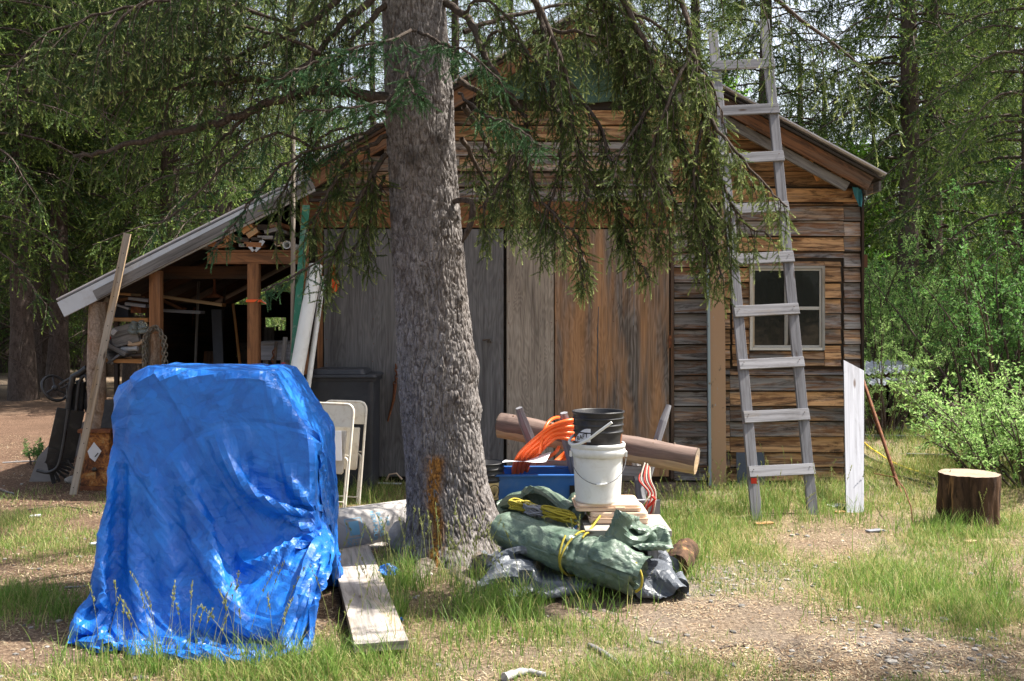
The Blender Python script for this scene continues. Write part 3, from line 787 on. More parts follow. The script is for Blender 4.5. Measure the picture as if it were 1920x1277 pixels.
# ------------------------------------------------------------ foliage tools
def twig_tpl(seed, L=.12, n=46, nl=.016, nw=.0028, spread=.95, flat=False):
    """a needled twig along +X; returns vertices, tris, per-vertex tip value"""
    r = np.random.default_rng(seed); V = []; tip = []
    for i in range(n):
        t = (i+r.random())/n; x = L*t; a = r.random()*2*np.pi
        if flat and np.sin(a) < -.2: a = -a
        sp = spread*(1-.45*t); l = nl*(1-.3*t)*r.uniform(.8, 1.15)
        d = np.array([np.cos(sp), np.sin(sp)*np.cos(a), np.sin(sp)*np.sin(a)])
        s = np.cross(d, [np.cos(a*3), np.sin(a*5), .5]); s /= np.linalg.norm(s)
        b = np.array([x, 0, 0]); V += [b-s*nw/2, b+s*nw/2, b+d*l]; tip += [t, t, t]
    s = L*.006+.0012
    V += [[0, -s, 0], [0, s, 0], [L, 0, 0], [0, 0, -s], [0, 0, s], [L, 0, 0]]; tip += [0, 0, 1, 0, 0, 1]
    V = np.array(V); return V, np.arange(len(V)).reshape(-1, 3), np.array(tip)
def frames(D, up=None):
    """orthonormal frames (n,3,3) with columns x=D"""
    D = D/np.linalg.norm(D, axis=1, keepdims=True)
    U = np.tile([0., 0., 1.], (len(D), 1)); U[np.abs(D[:, 2]) > .95] = [0, 1, 0]
    Yv = np.cross(U, D); Yv /= np.linalg.norm(Yv, axis=1, keepdims=True); Z = np.cross(D, Yv)
    return np.stack([D, Yv, Z], -1)
def scatter(tpls, Pn, Dn, Sn, rng, roll=True, tint=None, tipk=1.0, tips=None):
    Vs, Fs, Cs = [], [], []; off = 0
    pick = rng.integers(0, len(tpls), len(Pn)); Fr = frames(Dn)
    if roll:
        a = rng.uniform(-.6, .6, len(Pn)); ca, sa = np.cos(a)[:, None], np.sin(a)[:, None]
        y, z = Fr[:, :, 1].copy(), Fr[:, :, 2].copy(); Fr[:, :, 1] = y*ca+z*sa; Fr[:, :, 2] = z*ca-y*sa
    if tint is None: tint = rng.random(len(Pn))
    if tips is None: tips = np.ones(len(Pn))
    for k, (V, Fc, tp) in enumerate(tpls):
        m = pick == k; n = m.sum()
        if n == 0: continue
        W_ = np.einsum('nij,vj->nvi', Fr[m], V)*Sn[m][:, None, None]+Pn[m][:, None, :]
        Vs.append(W_.reshape(-1, 3)); Fs.append((Fc[None]+(np.arange(n)*len(V))[:, None, None]+off).reshape(-1, Fc.shape[1])); off += n*len(V)
        c = np.zeros((n, len(V), 3)); c[:, :, 0] = tint[m][:, None]; c[:, :, 1] = np.clip((tp[None]-.62)*2.5, 0, 1)*tips[m][:, None]*tipk
        Cs.append(c.reshape(-1, 3))
    return np.concatenate(Vs), np.concatenate(Fs), np.concatenate(Cs)
def tubes_np(L, n=5):
    """L: list of (pts (k,3), radii (k,)) -> V, F quads, uv-less"""
    Vs, Fs, off = [], [], 0
    an = np.arange(n)*2*np.pi/n; ca, sa = np.cos(an), np.sin(an)
    for pts, rad in L:
        pts = np.asarray(pts); k = len(pts); D = np.gradient(pts, axis=0); Fr = frames(D+1e-9)
        ring = pts[:, None, :]+(Fr[:, :, 1][:, None, :]*ca[None, :, None]+Fr[:, :, 2][:, None, :]*sa[None, :, None])*np.asarray(rad)[:, None, None]
        Vs.append(ring.reshape(-1, 3)); i = np.arange(k-1)[:, None]*n; j = np.arange(n)[None]; j2 = (j+1) % n
        Fs.append((np.stack([i+j, i+j2, i+n+j2, i+n+j], -1).reshape(-1, 4))+off); off += k*n
    return np.concatenate(Vs), np.concatenate(Fs)
def smooth_path(pts, m):
    pts = np.array(pts, float); k = len(pts); t = np.linspace(0, k-1, m); i = np.clip(t.astype(int), 0, k-2); f = (t-i)[:, None]
    p0, p1, p2, p3 = pts[np.maximum(i-1, 0)], pts[i], pts[i+1], pts[np.minimum(i+2, k-1)]
    return .5*((2*p1)+(-p0+p2)*f+(2*p0-5*p1+4*p2-p3)*f*f+(-p0+3*p1-3*p2+p3)*f**3)
def grow(paths, rng, tub, tw, dens=16, slen=(.25, .6), droop=1.0, tden=55, tlen=1.0, r0=.03, r1=.006, need=1.0, fan=False, start=.12, subr=.0035, hue=0., third=True):
    """secondary and third order shoots along one limb; twig positions go to tw"""
    pts = smooth_path(paths, max(12, len(paths)*5)); seg = np.linalg.norm(np.diff(pts, axis=0), axis=1); L = seg.sum()
    cum = np.concatenate([[0], np.cumsum(seg)])/L
    wob = (rng.random((len(pts), 3))-.5)*.02; wob[0] = 0; pts = pts+wob
    tub.append((pts, r0+(r1-r0)*cum**.8))
    n = int(L*dens*(1.08 if dens > 12 else 1))
    for q in range(n):
        u = start+(1-start)*(q+rng.random())/n; p = np.array([np.interp(u, cum, pts[:, k]) for k in range(3)])
        i = min(np.searchsorted(cum, u), len(pts)-1); d = pts[i]-pts[i-1 if i else 0]; d = d/(np.linalg.norm(d)+1e-9)
        sd = np.cross(d, [0, 0, 1.]); sd /= (np.linalg.norm(sd)+1e-9); sgn = 1 if q % 2 else -1
        l = rng.uniform(*slen)*(1-.35*u) if not fan else rng.uniform(*slen)*(1.05-.75*u)
        v = d*rng.uniform(.4, .9)+sd*sgn*rng.uniform(.4, 1.0)+np.array([0, 0, -1.])*rng.uniform(.2, .9)*droop+(rng.random(3)-.5)*.5
        dv = droop*rng.uniform(.25, 1.15); v /= np.linalg.norm(v); k = 7; sp = [p]; w = v.copy()
        for s in range(k-1):
            w = w+np.array([0, 0, -1.])*dv*.34+(rng.random(3)-.5)*.34; w /= np.linalg.norm(w); sp.append(sp[-1]+w*l/(k-1))
        sp = np.array(sp); tub.append((sp, np.linspace(subr, subr*.4, k)))
        if rng.random() > need: continue
        nt = max(3, int(l*tden*(.62 if tden > 40 else 1)))
        for j in range(nt):
            t = .12+.88*(j+rng.random())/nt; x = t*(k-1); a = min(int(x), k-2); b = sp[a]+(sp[a+1]-sp[a])*(x-a)
            dd = sp[a+1]-sp[a]; dd = dd/np.linalg.norm(dd); rr = rng.standard_normal(3); rr -= dd*rr.dot(dd); rr /= np.linalg.norm(rr)
            if fan: rr[2] *= .3
            tv = dd*.62+rr*rng.uniform(.5, 1.2)+np.array([0, 0, -1.])*rng.uniform(-.25, .5)*droop
            tw.append((b, tv, tlen*rng.uniform(.6, 1.25)*(1.1-.35*t), np.clip(hue+rng.uniform(-.3, .3), 0, 1), 1.0 if rng.random() < .6 else 0.))
        tw.append((sp[-2], sp[-1]-sp[-2], tlen*1.05, np.clip(hue+.2, 0, 1), 1.))

# ------------------------------------------------------------ the big spruce
spruce = thing('spruce_tree', 'big old spruce with thick grey trunk standing in front of the shed', 'tree', (TX, TY, 0))
TYY = 6.2
TC = [(-900, 742, 46), (-400, 758, 52), (0, 775, 56), (200, 787, 61), (400, 798, 63), (600, 812, 67), (700, 817, 71), (800, 823, 71), (900, 834, 74), (960, 842, 82), (1010, 849, 94), (1045, 856, 118), (1075, 860, 158), (1100, 862, 190)]
tcz = np.array([EYE-(p-HY)/F*TYY for p, _, _ in TC])[::-1]; tcx = np.array([(c-CX)/F*TYY for _, c, _ in TC])[::-1]; tcr = np.array([w/F*TYY for _, _, w in TC])[::-1]
def make_trunk():
    na = 520; zs = np.concatenate([np.arange(-.12, 3.75, .0085), np.linspace(3.76, 14, 60)]); A = np.arange(na)*2*np.pi/na
    a, z = np.meshgrid(A, zs)
    cx = np.interp(z, tcz, tcx); r = np.interp(z, tcz, tcr)
    up = z > tcz[-1]; r = np.where(up, tcr[-1]*(1-(z-tcz[-1])/(14.3-tcz[-1])), r); cx = np.where(up, tcx[-1]+0*z, cx)
    cy = TYY+.15-.04*np.clip(z, 0, 3)
    # root lobes low down
    lob = 1+.10*np.clip(1-z/.5, 0, 1)**1.5*(np.cos(a*5+.6)+.6*np.cos(a*3-1.1))+.03*np.cos(a*3+z*1.3)+.02*(fbm(np.cos(a)*2+5, np.sin(a)*2, z*1.5, 61)-.5)
    X, Yc = np.cos(a), np.sin(a)
    w = .05*(fbm(X*2.2, Yc*2.2, z*5, 70, 3)-.5)
    q = r*0+.235
    px_, py_, pz_ = X*q*56+w*60, Yc*q*56, z*20
    n1 = vn(px_, py_, pz_, 81); n2 = vn(px_*2.1+3, py_*2.1, pz_*2.0+vn(px_, py_, pz_, 5)*2, 82); n3 = vn(px_*5, py_*5, pz_*5, 83)
    rid = np.minimum(np.abs(n1-.5)*2, np.abs(n2-.5)*2+.06)          # 0 in the cracks
    plate = np.clip(rid*4.2, 0, 1); h = .011*plate+.005*(n3-.5)+.006*(n2-.5)+.012*(vn(X*5, Yc*5, z*4, 99)-.5)
    kn = np.zeros_like(z); 
    for kx, ky, kr in ((780, 305, .05), (822, 268, .034), (742, 405, .03), (850, 405, .035), (860, 175, .03), (856, 745, .030), (750, 120, .03), (780, 160, .025), (860, 560, .02), (760, 520, .014), (880, 905, .03), (858, 470, .02), (830, 690, .018)):
        Z0 = EYE-(ky-HY)/F*TYY; c0 = np.interp(Z0, tcz, tcx); r0 = np.interp(Z0, tcz, tcr); s = np.clip(((kx-CX)/F*TYY-c0)/r0, -.98, .98)
        a0 = -np.arccos(s); da = np.angle(np.exp(1j*(a-a0)))*r0; d = np.hypot(da, (z-Z0)*.9); g = np.exp(-(d/kr)**2)
        h = h+.020*g-.016*np.exp(-(d/(kr*.42))**2)+.008*g*(n2-.5); kn = kn+np.exp(-(d/(kr*1.5))**2)*.95
    # healed bulge on the right side
    a1 = np.angle(np.exp(1j*(a+.15))); h = h+.028*np.exp(-(a1/.5)**2-((z-1.27)/.10)**2)+.02*np.exp(-(a1/.4)**2-((z-1.0)/.07)**2)
    R_ = r*lob+h*np.clip(r/.2, .3, 1)
    V = np.stack([cx+X*R_, cy+Yc*R_, z], -1)
    ny = len(zs); i = np.arange(ny-1)[:, None]*na; j = np.arange(na)[None]; j2 = (j+1) % na
    Fc = np.stack([i+j, i+j2, i+na+j2, i+na+j], -1).reshape(-1, 4)
    Zt = EYE-(845-HY)/F*TYY; Zb = EYE-(1075-HY)/F*TYY
    sx = (cx+X*r-((812+(EYE-(z)) * 0 + (z < 1.6)*0-CX)/F*TYY)); m = np.exp(-((sx+.012*np.sin(z*16)-(.03*(.8-z)/.8+.012))/(.024+.014*n1+.02*np.clip((z-.35)/.5, 0, 1)))**2)*(Yc < 0)
    st = m*np.clip((Zt-z)/.05, 0, 1)*np.clip((z-Zb)/.1, 0, 1); st = st*(n2 > .25)
    col = np.stack([np.clip(rid*2.2, 0, 1), np.clip(st*1.4, 0, 1), np.clip(kn, 0, 1)], -1).reshape(-1, 3)
    mesh_np('trunk', V.reshape(-1, 3), Fc, M['bark_main'], spruce, col=col, smooth=True)
make_trunk()
# surface roots
def root(pts, r0, r1, name='root', mat='bark_root', flat=.8):
    pp = smooth_path(pts, 26); mb = MB(); n = len(pp); rad = [r0+(r1-r0)*(i/(n-1))**.7 for i in range(n)]
    for i in range(n): pp[i][2] = gzf(pp[i][0], pp[i][1])+pp[i][2]-rad[i]*.52
    mb.tube([Vector(p) for p in pp], rad, 12, jit=.16, flat=flat, c=(.8, 0, 0)); return mb.build(name, M[mat], spruce)
def gp(px, py, dz=0): g = G(px, py); return (g.x, g.y, dz)
root([gp(880, 1078, .05), gp(960, 1100, .03), gp(1040, 1118, .015), gp(1130, 1145, .0), gp(1190, 1160, -.02)], .085, .02)
root([gp(860, 1095, .01), gp(900, 1130, -.01), gp(935, 1150, -.03)], .08, .03)
root([gp(800, 1085, .02), gp(775, 1115, -.02), gp(765, 1150, -.05)], .08, .03)
root([gp(1060, 1125, .0), gp(1110, 1160, .0), gp(1145, 1175, -.02)], .035, .015)
root([gp(760, 1040, .03), gp(700, 1050, .0), gp(660, 1060, -.03)], .06, .02)
mb = MB(); q = [P(850, 378, 6.15), P(870, 375, 6.03), P(886, 384, 5.98), P(882, 420, 5.98), P(866, 455, 6.0)]
mb.tube([Vector(v) for v in smooth_path(q, 16)], [.017, .017, .018, .016, .017, .018, .016, .016, .018, .02, .02, .019, .018, .016, .012, .006], 9, jit=.2); mb.build('broken_branch', M['bark_limb'], spruce)
mb = MB(); mb.tube([P(740, 40, 5.98), P(735, 60, 5.93), P(738, 95, 5.95)], [.008, .009, .01], 7, jit=.3); mb.build('broken_branch', M['bark_limb'], spruce)

TWN = [twig_tpl(s, .105, 96, .0175, .0030, .95) for s in range(6)]
RB = np.random.default_rng(3)
def px_path(L, Y0): return [tuple(P(l[0], l[1], l[2] if len(l) > 2 else Y0)) for l in L]
tubs, tw_w, tw_c = [], [], []
warm = dict(rng=RB, tub=tubs, tw=tw_w, droop=1.35); cool = dict(rng=RB, tub=tubs, tw=tw_c)
# right side
grow(px_path([(835, 5, 6.2), (880, 40, 6.1), (905, 100, 6.0), (950, 168, 5.9), (985, 225, 5.9), (987, 290, 5.8), (1010, 370, 5.8), (1075, 435, 5.7)], 6), dens=20, slen=(.25, .55), r0=.028, hue=.3, need=.85, **warm)
grow(px_path([(840, -80, 6.2), (950, -60, 6.1), (1010, 20, 6.1), (1022, 100, 6.0), (1040, 185, 6.0), (1057, 245, 5.95), (1055, 300, 5.9), (1105, 322, 5.8), (1150, 380, 5.8), (1190, 430, 5.8)], 6), dens=20, slen=(.2, .5), r0=.034, hue=.35, need=.8, start=.3, **warm)
grow(px_path([(860, 150, 6.2), (925, 190, 6.1), (960, 250, 6.1), (950, 330, 6.0), (960, 400, 6.0)], 6), dens=20, slen=(.25, .5), r0=.022, hue=.4, need=.85, **warm)
grow(px_path([(840, -150, 6.2), (1000, -140, 6.0), (1120, -60, 5.9), (1200, 60, 5.8), (1240, 170, 5.8), (1275, 235, 5.7), (1290, 310, 5.7), (1330, 380, 5.7), (1370, 430, 5.6)], 6), dens=22, slen=(.3, .6), r0=.032, hue=.4, start=.25, **warm)
grow(px_path([(900, -190, 6.2), (1180, -120, 5.9), (1270, -10, 5.8), (1300, 90, 5.7), (1320, 200, 5.7), (1380, 285, 5.6), (1440, 350, 5.6), (1478, 385, 5.55)], 6), dens=22, slen=(.2, .5), r0=.032, hue=.6, start=.3, **warm)
grow(px_path([(1100, -110, 6.0), (1150, 40, 5.9), (1180, 170, 5.9), (1230, 290, 5.8), (1262, 370, 5.8), (1290, 430, 5.7)], 6), dens=21, slen=(.25, .55), r0=.02, hue=.4, **warm)
grow(px_path([(870, 200, 6.3), (930, 290, 6.6), (980, 370, 6.8), (1040, 430, 6.9), (1085, 470, 6.9)], 6), dens=20, slen=(.25, .55), r0=.022, hue=.35, **warm)
grow(px_path([(865, 260, 6.25), (905, 330, 6.4), (925, 400, 6.5), (905, 430, 6.5)], 6), dens=20, slen=(.2, .45), r0=.018, hue=.35, **warm)
grow(px_path([(1040, 120, 6.0), (1120, 230, 5.9), (1150, 330, 5.8), (1165, 400, 5.8), (1178, 460, 5.8)], 6), dens=21, slen=(.2, .45), r0=.016, hue=.4, **warm)
grow(px_path([(1290, 310, 5.7), (1320, 400, 5.7), (1345, 470, 5.65), (1350, 520, 5.6)], 6), dens=22, slen=(.15, .4), r0=.012, hue=.6, **warm)
grow(px_path([(1320, 200, 5.7), (1350, 330, 5.6), (1400, 420, 5.6), (1440, 440, 5.6)], 6), dens=22, slen=(.15, .4), r0=.012, hue=.65, **warm)
grow(px_path([(1000, 60, 6.1), (1080, 60, 6.0), (1160, 90, 6.0), (1220, 170, 6.0)], 6), dens=18, slen=(.2, .5), r0=.015, hue=.4, **warm)
grow(px_path([(870, 60, 6.3), (960, 30, 6.5), (1080, 10, 6.7), (1200, 60, 6.8)], 6), dens=20, slen=(.25, .6), r0=.02, hue=.3, **warm)
grow(px_path([(1085, 470, 6.9), (1100, 500, 6.8), (1090, 530, 6.8)], 6), dens=20, slen=(.12, .25), r0=.006, hue=.5, **warm)
grow(px_path([(1150, 420, 5.9), (1190, 480, 5.8), (1205, 500, 5.8), (1215, 520, 5.7)], 6), dens=18, slen=(.08, .2), r0=.006, hue=.5, start=.3, fan=True, **warm)
grow(px_path([(1000, -20, 5.8), (1060, 130, 5.7), (1075, 230, 5.7), (1100, 330, 5.7), (1095, 400, 5.7)], 6), dens=20, slen=(.2, .5), r0=.014, hue=.35, **warm)
# left side
grow(px_path([(730, 186, 6.15), (680, 178, 6.1), (592, 171, 6.0), (545, 180, 5.95), (480, 202, 5.9), (420, 228, 5.85), (350, 243, 5.8), (262, 264, 5.7), (190, 286, 5.65), (135, 296, 5.6)], 6), dens=15, slen=(.15, .45), r0=.040, r1=.012, hue=.2, need=.45, start=.25, **warm)
grow(px_path([(545, 178, 5.95), (500, 152, 5.9), (430, 152, 5.85), (340, 163, 5.8), (240, 172, 5.7), (185, 177, 5.6)], 6), dens=18, slen=(.2, .55), r0=.024, r1=.006, hue=.1, need=.5, **warm)
grow(px_path([(720, -20, 6.15), (650, 38, 6.0), (600, 95, 5.95), (560, 130, 5.9), (490, 152, 5.9), (400, 130, 5.8)], 6), dens=18, slen=(.2, .55), r0=.028, r1=.008, hue=.1, need=.6, **warm)
grow(px_path([(715, -60, 6.15), (640, -5, 6.0), (560, 55, 5.9), (440, 105, 5.8), (300, 110, 5.7), (180, 90, 5.6)], 6), dens=22, slen=(.25, .6), r0=.028, r1=.006, hue=.1, need=.75, **warm)
grow(px_path([(725, 10, 6.15), (670, 60, 6.05), (630, 120, 6.0), (600, 190, 6.0), (580, 260, 6.0)], 6), dens=18, slen=(.2, .5), r0=.022, r1=.005, hue=.2, need=.6, **warm)
grow(px_path([(725, 255, 6.2), (690, 275, 6.15), (650, 300, 6.1), (610, 370, 6.0), (575, 430, 6.0)], 6), dens=24, slen=(.2, .5), r0=.018, hue=.3, **warm)
grow(px_path([(725, 290, 6.2), (690, 340, 6.1), (655, 410, 6.05), (625, 480, 6.0), (605, 540, 6.0)], 6), dens=24, slen=(.15, .38), r0=.018, hue=.5, **warm)
grow(px_path([(720, 330, 6.3), (700, 400, 6.3), (680, 440, 6.3), (700, 480, 6.3)], 6), dens=22, slen=(.12, .35), r0=.012, hue=.45, **warm)
grow(px_path([(720, 235, 6.2), (640, 265, 6.0), (545, 300, 5.9), (485, 355, 5.85), (440, 420, 5.8), (395, 470, 5.8)], 6), dens=15, slen=(.08, .28), r0=.014, hue=.15, start=.2, fan=True, droop=.7, **cool)
grow(px_path([(620, 480, 6.0), (570, 505, 5.9), (520, 535, 5.85), (490, 548, 5.8)], 6), dens=18, slen=(.06, .18), r0=.007, hue=.4, fan=True, droop=.5, **cool)
grow(px_path([(590, 280, 6.0), (520, 250, 5.9), (430, 300, 5.8), (350, 380, 5.75), (300, 420, 5.7)], 6), dens=14, slen=(.08, .3), r0=.010, hue=.2, fan=True, droop=.8, need=.7, **cool)
# front sprigs, seen against the trunk
grow(px_path([(780, 55, 6.0), (740, 70, 5.75), (660, 92, 5.5), (590, 118, 5.35), (525, 148, 5.25)], 6), dens=24, slen=(.10, .34), r0=.012, hue=.5, fan=True, droop=.45, start=.2, **cool)
grow(px_path([(785, 60, 6.0), (825, 80, 5.7), (880, 100, 5.5), (940, 158, 5.4)], 6), dens=24, slen=(.10, .32), r0=.011, hue=.5, fan=True, droop=.5, start=.2, **cool)
grow(px_path([(745, 165, 6.05), (720, 190, 5.7), (640, 203, 5.45), (560, 210, 5.35)], 6), dens=24, slen=(.10, .30), r0=.010, hue=.9, fan=True, droop=.35, start=.3, **cool)
grow(px_path([(860, 175, 6.05), (910, 215, 5.7), (960, 235, 5.5), (1015, 275, 5.4)], 6), dens=22, slen=(.08, .26), r0=.010, hue=.7, fan=True, droop=.5, start=.3, **cool)
grow(px_path([(780, 110, 5.95), (765, 140, 5.7), (775, 170, 5.5), (795, 188, 5.4)], 6), dens=24, slen=(.06, .18), r0=.008, hue=.9, fan=True, droop=.4, start=.3, **cool)
grow(px_path([(700, 110, 6.1), (650, 150, 5.8), (590, 130, 5.6)], 6), dens=22, slen=(.10, .28), r0=.010, hue=.3, fan=True, droop=.6, **cool)
for L_, dn_, sl_, hu_ in (([(1075, 435, 5.7), (1090, 470, 5.7), (1088, 520, 5.7)], 26, (.12, .3), .5), ([(1178, 300, 5.8), (1215, 400, 5.75), (1240, 440, 5.7)], 24, (.2, .45), .45),
        ([(985, 260, 5.9), (940, 340, 5.8), (900, 390, 5.8)], 24, (.2, .42), .35), ([(1055, 300, 5.9), (1030, 390, 5.8), (1010, 430, 5.8)], 24, (.2, .45), .4), ([(1240, 170, 5.8), (1190, 240, 5.7), (1150, 300, 5.6)], 24, (.25, .5), .35),
        ([(1300, 90, 5.7), (1250, 200, 5.6), (1220, 300, 5.6), (1240, 380, 5.6)], 24, (.2, .5), .45), ([(1320, 200, 5.7), (1300, 330, 5.6), (1310, 430, 5.6), (1330, 480, 5.6)], 24, (.2, .45), .55), ([(1180, 20, 5.9), (1250, 60, 5.8), (1330, 150, 5.7), (1355, 230, 5.7)], 22, (.25, .5), .4),
        ([(905, 100, 6.0), (930, 60, 6.0), (1000, 110, 5.9), (1030, 200, 5.9)], 20, (.2, .4), .3), ([(1085, 40, 6.0), (1120, 0, 5.9), (1180, 40, 5.9), (1200, 140, 5.8), (1210, 230, 5.8)], 22, (.25, .5), .35), ([(870, 30, 6.1), (900, 0, 6.0), (960, 40, 5.9), (990, 120, 5.9)], 18, (.2, .4), .3),
        ([(725, 210, 6.2), (670, 230, 6.1), (600, 260, 6.0), (545, 330, 6.0), (520, 400, 6.0)], 18, (.2, .5), .3), ([(690, 280, 6.15), (700, 340, 6.1), (690, 420, 6.1), (660, 470, 6.1)], 24, (.15, .35), .4), ([(600, 100, 5.9), (500, 60, 5.8), (380, 50, 5.7), (250, 80, 5.6), (120, 120, 5.5)], 20, (.3, .6), .1),
        ([(560, 60, 5.9), (420, 0, 5.7), (260, 10, 5.5), (100, 60, 5.4), (10, 140, 5.3)], 22, (.3, .65), .1), ([(700, -40, 6.1), (560, -60, 5.7), (400, -40, 5.4), (260, 10, 5.2), (180, 90, 5.1)], 20, (.3, .6), .05), ([(480, 202, 5.9), (430, 250, 5.9), (380, 300, 5.9), (330, 320, 5.9)], 16, (.15, .4), .2)):
    grow(px_path(L_, 6), dens=dn_, slen=sl_, r0=.012, hue=hu_, need=.9, **warm)
# the rest of the crown, above the picture
TWB = [twig_tpl(s, .22, 34, .026, .0060) for s in range(40, 44)]
tub_u, tw_u = [], []
for k in range(56):
    z = 3.9+9.4*(k/56)**1.1; a = k*2.399+RB.uniform(-.3, .3); Lb = (2.7*(1-(z-3.9)/10.2)+.35)*RB.uniform(.8, 1.1)
    if z < 5.2: Lb *= .95
    d = np.array([math.cos(a), math.sin(a)]); x0 = float(np.interp(z, tcz, tcx)); 
    if d[0] < -.2 and z < 6.5: Lb *= 1.25
    if z < 6 and d[1] < -.75: Lb *= .75
    pts = [(x0+d[0]*Lb*t, 6.1+d[1]*Lb*t, z+Lb*(.30*t-.62*t*t)) for t in (.03, .25, .5, .75, 1.0)]
    tmp = []; grow(pts, RB, tub_u, tmp, dens=11 if z > 5.2 else 12, slen=(.3, .75), droop=1.1, tden=11 if z > 5.8 else (36 if d[0] < .1 else 20), tlen=1.15, r0=.034*(1-(z-3.9)/11)+.006, hue=.25, need=.8 if d[0] > .2 else .95)
    tw_u += tmp
def emit(tw, tpl, mat, name, parent, rng):
    Pn = np.array([t[0] for t in tw]); Dn = np.array([t[1] for t in tw]); Sn = np.array([t[2] for t in tw]); ti = np.array([t[3] for t in tw]); tp = np.array([t[4] for t in tw])
    V, Fc, C = scatter(tpl, Pn, Dn, Sn, rng, tint=ti, tips=tp); return mesh_np(name, V, Fc, mat, parent, col=C)
V, Fc = tubes_np(tubs+tub_u, 6); mesh_np('branches', V, Fc, M['bark_limb'], spruce, smooth=True)
emit(tw_w+[], TWN, M['needles'], 'foliage', spruce, RB); emit(tw_c, TWN, M['needles_cool'], 'foliage', spruce, RB)
emit(tw_u, TWB, M['needles'], 'foliage', spruce, RB)
print('twigs', len(tw_w), len(tw_c), len(tw_u))
# ------------------------------------------------------------ background trees
def spruce_mesh(seed, Hh=15., crown0=2.0, nb=120, wid=2.6, tl=.30, dead=10, tden=12, tw_n=26, nl=.050, nw=.017):
    r = np.random.default_rng(seed); tub, tw = [], []
    zz = np.linspace(0, Hh, 14); cx = np.cumsum(r.uniform(-.03, .03, 14)); cy = np.cumsum(r.uniform(-.03, .03, 14))
    tr_ = (np.stack([cx-cx[0], cy-cy[0], zz], -1), .20*(1-zz/Hh)**.8*(1+.35*np.exp(-zz/.35))+.008)
    for k in range(nb):
        t = (k/nb)**.9; z = crown0+(Hh-.4-crown0)*t; a = k*2.399+r.uniform(-.4, .4)
        Lb = (wid*(1-t)**.75+.25)*r.uniform(.65, 1.15)*(1 if t > .12 else r.uniform(.5, 1.0)); d = np.array([math.cos(a), math.sin(a)])
        x0, y0 = np.interp(z, zz, tr_[0][:, 0]), np.interp(z, zz, tr_[0][:, 1]); dr = r.uniform(.35, .75)*(1.1-t*.7)
        pts = [(x0+d[0]*Lb*u, y0+d[1]*Lb*u, z+Lb*(.22*u-dr*u*u)) for u in (0, .3, .6, 1.)]
        grow(pts, r, tub, tw, dens=8, slen=(.2, .55), droop=.55, tden=tden, tlen=1.0, r0=.028*(1-t)+.008, r1=.004, hue=r.uniform(.1, .7), need=.97, subr=.005)
    for k in range(dead):
        z = r.uniform(1.0, crown0+1.5); a = r.uniform(0, 6.28); Lb = r.uniform(.4, 1.3)
        tub.append((np.array([(math.cos(a)*Lb*u, math.sin(a)*Lb*u, z+Lb*(-.15*u-.25*u*u)) for u in (0, .3, .6, 1.)]), np.array([.013, .01, .006, .003])))
    V, Fc = tubes_np([tr_], 14); V2, F2 = tubes_np(tub, 4)
    tp = [twig_tpl(seed*10+s, tl, tw_n, nl, nw) for s in range(3)]
    Pn = np.array([t[0] for t in tw]); Dn = np.array([t[1] for t in tw]); Sn = np.array([t[2] for t in tw]); ti = np.array([t[3] for t in tw]); tps = np.array([t[4] for t in tw])
    V3, F3, C3 = scatter(tp, Pn, Dn, Sn, r, tint=ti, tips=tps)
    return (V, Fc), (V2, F2), (V3, F3, C3)
def spruce_tpl(seed, mat='needles_far', **kw):
    a, b, c = spruce_mesh(seed, **kw); e = thing('spruce_tree', 'x', 'tree')
    mesh_np('trunk', a[0], a[1], M['bark_dark'], e, smooth=True); mesh_np('branches', b[0], b[1], M['bark_dark'], e, smooth=True)
    mesh_np('crown', c[0], c[1], M[mat], e, col=c[2]); return e
def leaf_tpl(seed, n=1, L=.05, w=.026):
    r = np.random.default_rng(seed); V = [[0, 0, 0], [L*.45, -w/2, r.uniform(0, .2)*L], [L, 0, -.1*L], [L*.45, w/2, r.uniform(0, .2)*L]]
    return np.array(V), np.array([[0, 1, 2], [0, 2, 3]]), np.array([0, .6, .9, .6])
